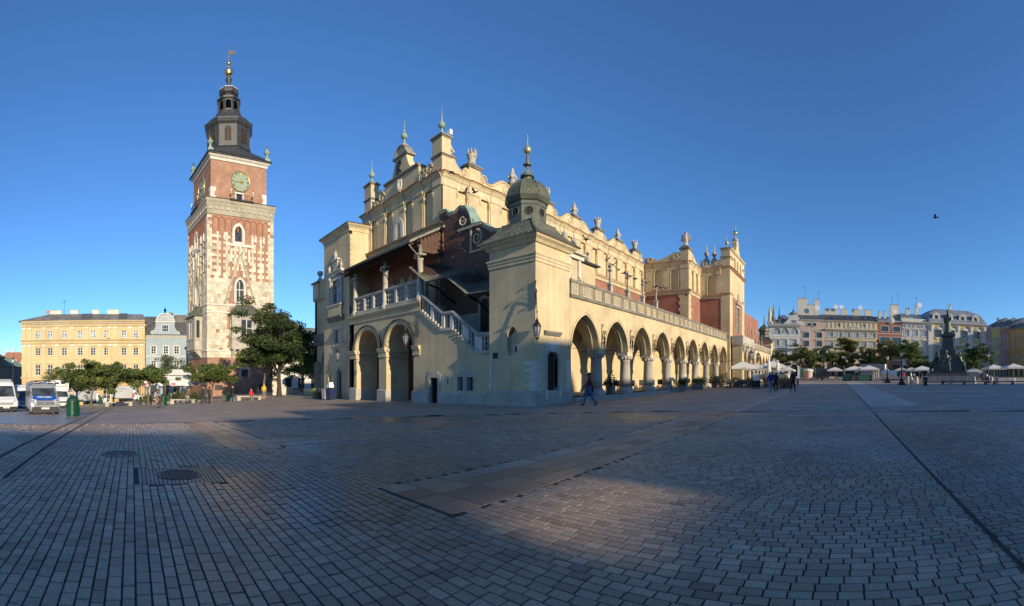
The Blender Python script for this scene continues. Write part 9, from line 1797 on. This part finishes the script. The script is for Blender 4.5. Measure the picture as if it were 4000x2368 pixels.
def seated(nm, px_, py_, rz, s, up=1.0):
    m = MB(); T = Matrix.Translation((px_, py_, 1.6 + zo)) @ Matrix.Rotation(rz, 4, 'Z') @ Matrix.Scale(s, 4)
    def L(c, pr, n=10, sy=1.0): m.lathe((0, 0, 0), pr, n, 'bronze', m=T @ Matrix.Translation(c), sy=sy)
    m.hexa([T @ Vector(v) for v in ((-0.5, -0.55, 0), (0.5, -0.55, 0), (0.5, 0.35, 0), (-0.5, 0.35, 0), (-0.42, -0.5, 0.95), (0.42, -0.5, 0.95), (0.42, 0.3, 0.95), (-0.42, 0.3, 0.95))], 'granite_dark'); L((0, -0.05, 0.9), [(0.42, 0), (0.36, 0.35), (0.40, 0.75), (0.34, 0.98), (0.13, 1.1), (0.11, 1.2), (0.17, 1.33), (0.18, 1.48), (0.1, 1.62), (0.02, 1.66)])
    for q in (-1, 1): m.tube([T @ Vector(v) for v in ((q * 0.2, 0.0, 1.05), (q * 0.24, 0.55, 1.05), (q * 0.22, 0.62, 0.45), (q * 0.24, 0.72, 0.05))], [0.24 * s, 0.22 * s, 0.18 * s, 0.16 * s], 8, 'bronze'); m.tube([T @ Vector(v) for v in ((q * 0.38, 0, 1.8), (q * 0.5, 0.15, 1.4), (q * 0.25, 0.45, 1.25))], [0.14 * s, 0.12 * s, 0.09 * s], 7, 'bronze')
    for k in range(5): m.tube([T @ Vector(v) for v in ((-0.4 + k * 0.2, 0.5, 1.0), (-0.45 + k * 0.22, 0.7, 0.5), (-0.5 + k * 0.25, 0.8, 0.0))], [0.1 * s, 0.09 * s, 0.1 * s], 5, 'bronze')
    m.build(nm, MN, smooth=True, world=False)
seated('seated_figure', 0.25, 2.0, 0.0, 1.35); seated('seated_figure', -2.0, 0.3, PI / 2, 1.25); seated('seated_figure', 2.0, 0.0, -PI / 2, 1.25)
bol = MB(); bol.lathe((0, 0, 0), [(0.36, -0.2), (0.36, 0.1), (0.30, 0.14), (0.29, 0.75), (0.24, 0.98), (0.12, 1.08), (0.02, 1.1)], 12, 'stone'); bolm = bol.mesh('bollard', True); BP = []
for i, (px, D) in enumerate(((3546, 70), (3559, 66), (3580, 69), (3616, 66), (3710, 65), (3805, 67), (3872, 70), (3893, 67))):
    x, y = at_px(px, D); o = bpy.data.objects.new('bollard', bolm); link(o); o.location = (x, y, gz(x, y)); BP.append(Vector((x, y, gz(x, y) + 0.72))); tag(o, 'rounded stone bollard before the monument, %s from the left' % NTH[i], 'bollard', 'chained bollards round the monument')
for i in range(1, 7):
    if i == 2: continue
    a, b = BP[i], BP[i + 1]; m = MB(); m.tube([a.lerp(b, k / 10) - Vector((0, 0, 0.45 * (1 - (2 * k / 10 - 1) ** 2))) for k in range(11)], 0.03, 5, 'paint_silver'); tag(m.build('chain'), 'sagging iron chain from the %s to the %s bollard' % (NTH[i], NTH[i + 1]), 'chain', 'chains round the monument')
x, y = at_px(3615, 58); t = thing('litter_bin', 'black round litter bin left of the long dark bench', 'bin', (x, y, gz(x, y))); m = MB(); m.lathe((0, 0, 0), [(0.30, 0), (0.31, 0.05), (0.29, 0.1), (0.29, 0.92), (0.32, 0.95), (0.30, 1.05), (0.2, 1.1), (0.05, 1.12)], 16, 'iron'); m.build('body', t, smooth=True, world=False); m = MB(); m.lathe((0, 0, 0), [(0.315, 0.6), (0.32, 0.62), (0.315, 0.64)], 16, 'rim_grey'); m.build('band', t, world=False)
# market stall clutter: white flower buckets, low planter ramp
for i in range(8):
    x, y = at_px(3935 + (i % 4) * 9, 78 + (i // 4) * 0.8); m = MB(); m.lathe((x, y, gz(x, y) + (0.0 if i < 4 else 0.35)), [(0.14, 0), (0.2, 0.4), (0.2, 0.42), (0.1, 0.4)], 10, 'white_paint'); tag(m.build('flower_bucket'), 'white flower bucket at the right-hand stall, %s of the %s row' % (NTH[i % 4], 'front' if i < 4 else 'back'), 'bucket', 'white buckets at the flower stall')
x, y = at_px(3466, 92); t = thing('fountain_pyramid', 'low grey glass pyramid over a dark basin', 'fountain', (x, y, gz(x, y))); m = MB(); m.box(-2.9, 2.9, -1.5, 1.5, 0, 0.35, 'granite_dark'); m.build('basin', t, world=False); m = MB(); m.add([(-2.6, -1.3, 0.36), (2.6, -1.3, 0.36), (2.6, 1.3, 0.36), (-2.6, 1.3, 0.36), (0, 0, 1.75)], [(0, 1, 4), (1, 2, 4), (2, 3, 4), (3, 0, 4)], 'pot_grey'); m.build('pyramid', t, world=False)
x, y = at_px(3157, 88); t = thing('souvenir_stall', 'round souvenir stand hung with pale scarves under a cream top', 'stall', (x, y, gz(x, y))); m = MB(); m.lathe((0, 0, 0), [(0.8, 0.1), (0.85, 1.9), (0.8, 2.0)], 12, 'h_pink'); m.build('scarves', t, smooth=True, world=False); m = MB(); m.lathe((0, 0, 0), [(1.05, 1.95), (1.0, 2.2), (0.3, 2.4), (0.02, 2.42)], 12, 'canvas'); m.build('top', t, world=False)
for i, (px, D, w_, h_, cm) in enumerate(((3309, 87, 0.9, 1.3, 'paint_green'), (3372, 86, 1.0, 1.3, 'paint_green'), (3400, 88, 1.2, 1.2, 'paint_dark'), (3345, 86, 0.8, 1.0, 'rattan'))):
    x, y = at_px(px, D); m = MB(); z = gz(x, y); m.box(x - w_, x + w_, y - 0.4, y + 0.4, z, z + h_, cm); m.box(x - w_ - 0.05, x + w_ + 0.05, y - 0.45, y + 0.45, z + h_, z + h_ + 0.06, 'paint_silver'); tag(m.build('market_counter'), 'market counter under the paired white parasols, %s from the left' % NTH[(0, 2, 3, 1)[i]], 'counter', 'counters of the market cafe')
x, y = at_px(3198, 92); plant('fir', 'fir in wooden tub beside the dark booth', x, y, gz(x, y), 2.6, 'round', 2.0, 95); x, y = at_px(3055, 70); plant('fir', 'dark fir at the cafe edge before the pale van', x, y, gz(x, y), 2.6, 'round', 1.8, 96)
# ---- pigeons
def pigeon(label, px, py, D, s, rz, flap):
    x, y = at_px(px, D); z = 1.65 + (YH - py) / 1750.0 * D; t = thing('pigeon', label, 'bird', (x, y, z), rz, 'flying pigeons'); m = MB(); m.lathe((0, 0, 0), [(0.005, -0.19), (0.04, -0.14), (0.045, -0.08), (0.065, 0.0), (0.055, 0.08), (0.03, 0.12), (0.035, 0.15), (0.012, 0.185)], 8, 'pigeon', m=Matrix.Rotation(-PI / 2, 4, 'X')); m.build('body', t, smooth=True, world=False)
    for q in (-1, 1):
        m = MB(); up = flap; m.add([(q * 0.04, 0.06, 0.02), (q * 0.04, -0.06, 0.02), (q * 0.2, -0.08, 0.02 + up * 0.13), (q * 0.34, -0.06, 0.02 + up * 0.30), (q * 0.22, 0.07, 0.02 + up * 0.16)], [(0, 1, 2, 4), (4, 2, 3)], 'pigeon'); m.add([(q * 0.04, 0.06, 0.03), (q * 0.04, -0.06, 0.03), (q * 0.2, -0.08, 0.03 + up * 0.13), (q * 0.34, -0.06, 0.025 + up * 0.30), (q * 0.22, 0.07, 0.03 + up * 0.16)], [(3, 2, 4), (4, 2, 1, 0)], 'pigeon'); m.build('wing', t, world=False)
    m = MB(); m.box(-0.04, 0.04, -0.27, -0.15, -0.004, 0.006, 'pigeon'); m.build('tail', t, world=False); t.scale = (s, s, s)
birds = [(1763, 673, 30), (1819, 751, 30), (1855, 751, 28), (2289, 935, 32), (2290, 938, 33), (2328, 978, 34), (2368, 1018, 30), (2393, 1035, 31), (2416, 1054, 32), (2438, 1068, 33), (2460, 1079, 33), (2482, 1089, 34), (2525, 1105, 36), (2564, 1120, 40), (2583, 1124, 41), (2601, 1127, 42), (2681, 1153, 44)]
where = ['above the corner pier', 'left one over the first blind arch', 'right one over the first blind arch', 'beside the turret dome', 'just under the one beside the turret dome', 'over the terrace bay', 'first of the line crossing the brick strip', 'second of the line crossing the brick strip', 'third of the line crossing the brick strip', 'fourth of the line crossing the brick strip', 'fifth of the line crossing the brick strip', 'sixth of the line crossing the brick strip', 'last of the line before the transept', 'left one on the transept wall', 'middle one on the transept wall', 'right one on the transept wall', 'low one by the transept corner']
for i, ((px, py, D), wh) in enumerate(zip(birds, where)): pigeon('dark pigeon in flight, ' + wh, px, py, D * 0.92, 1.0, R.uniform(0, 6), R.uniform(-0.3, 1.0))
pigeon('lone dark bird high in the blue sky on the right', 3654, 850, 38, 1.3, 1.2, 0.4)
# the white floodlight on the corner pier and two wires
m = MB(); m.box(-27.3, -26.95, YG + 0.85, YG + 1.1, 20.75, 21.15, 'white_paint'); m.tube([(-27.1, YG + 0.95, 20.3), (-27.1, YG + 0.95, 20.8)], 0.03, 4, 'iron'); tag(m.build('floodlight'), 'white floodlight on the hall corner pier', 'floodlight')
m = MB(); m.tube([(XA + 0.1, 52.4, 3.75), (XA + 0.3, 58, 3.35), (XA + 0.6, 66, 3.9)], 0.02, 4, 'iron'); tag(m.build('cable'), 'thin cable slung along the arcade to the porch', 'cable')
bpy.data.scenes.remove(TMPS)
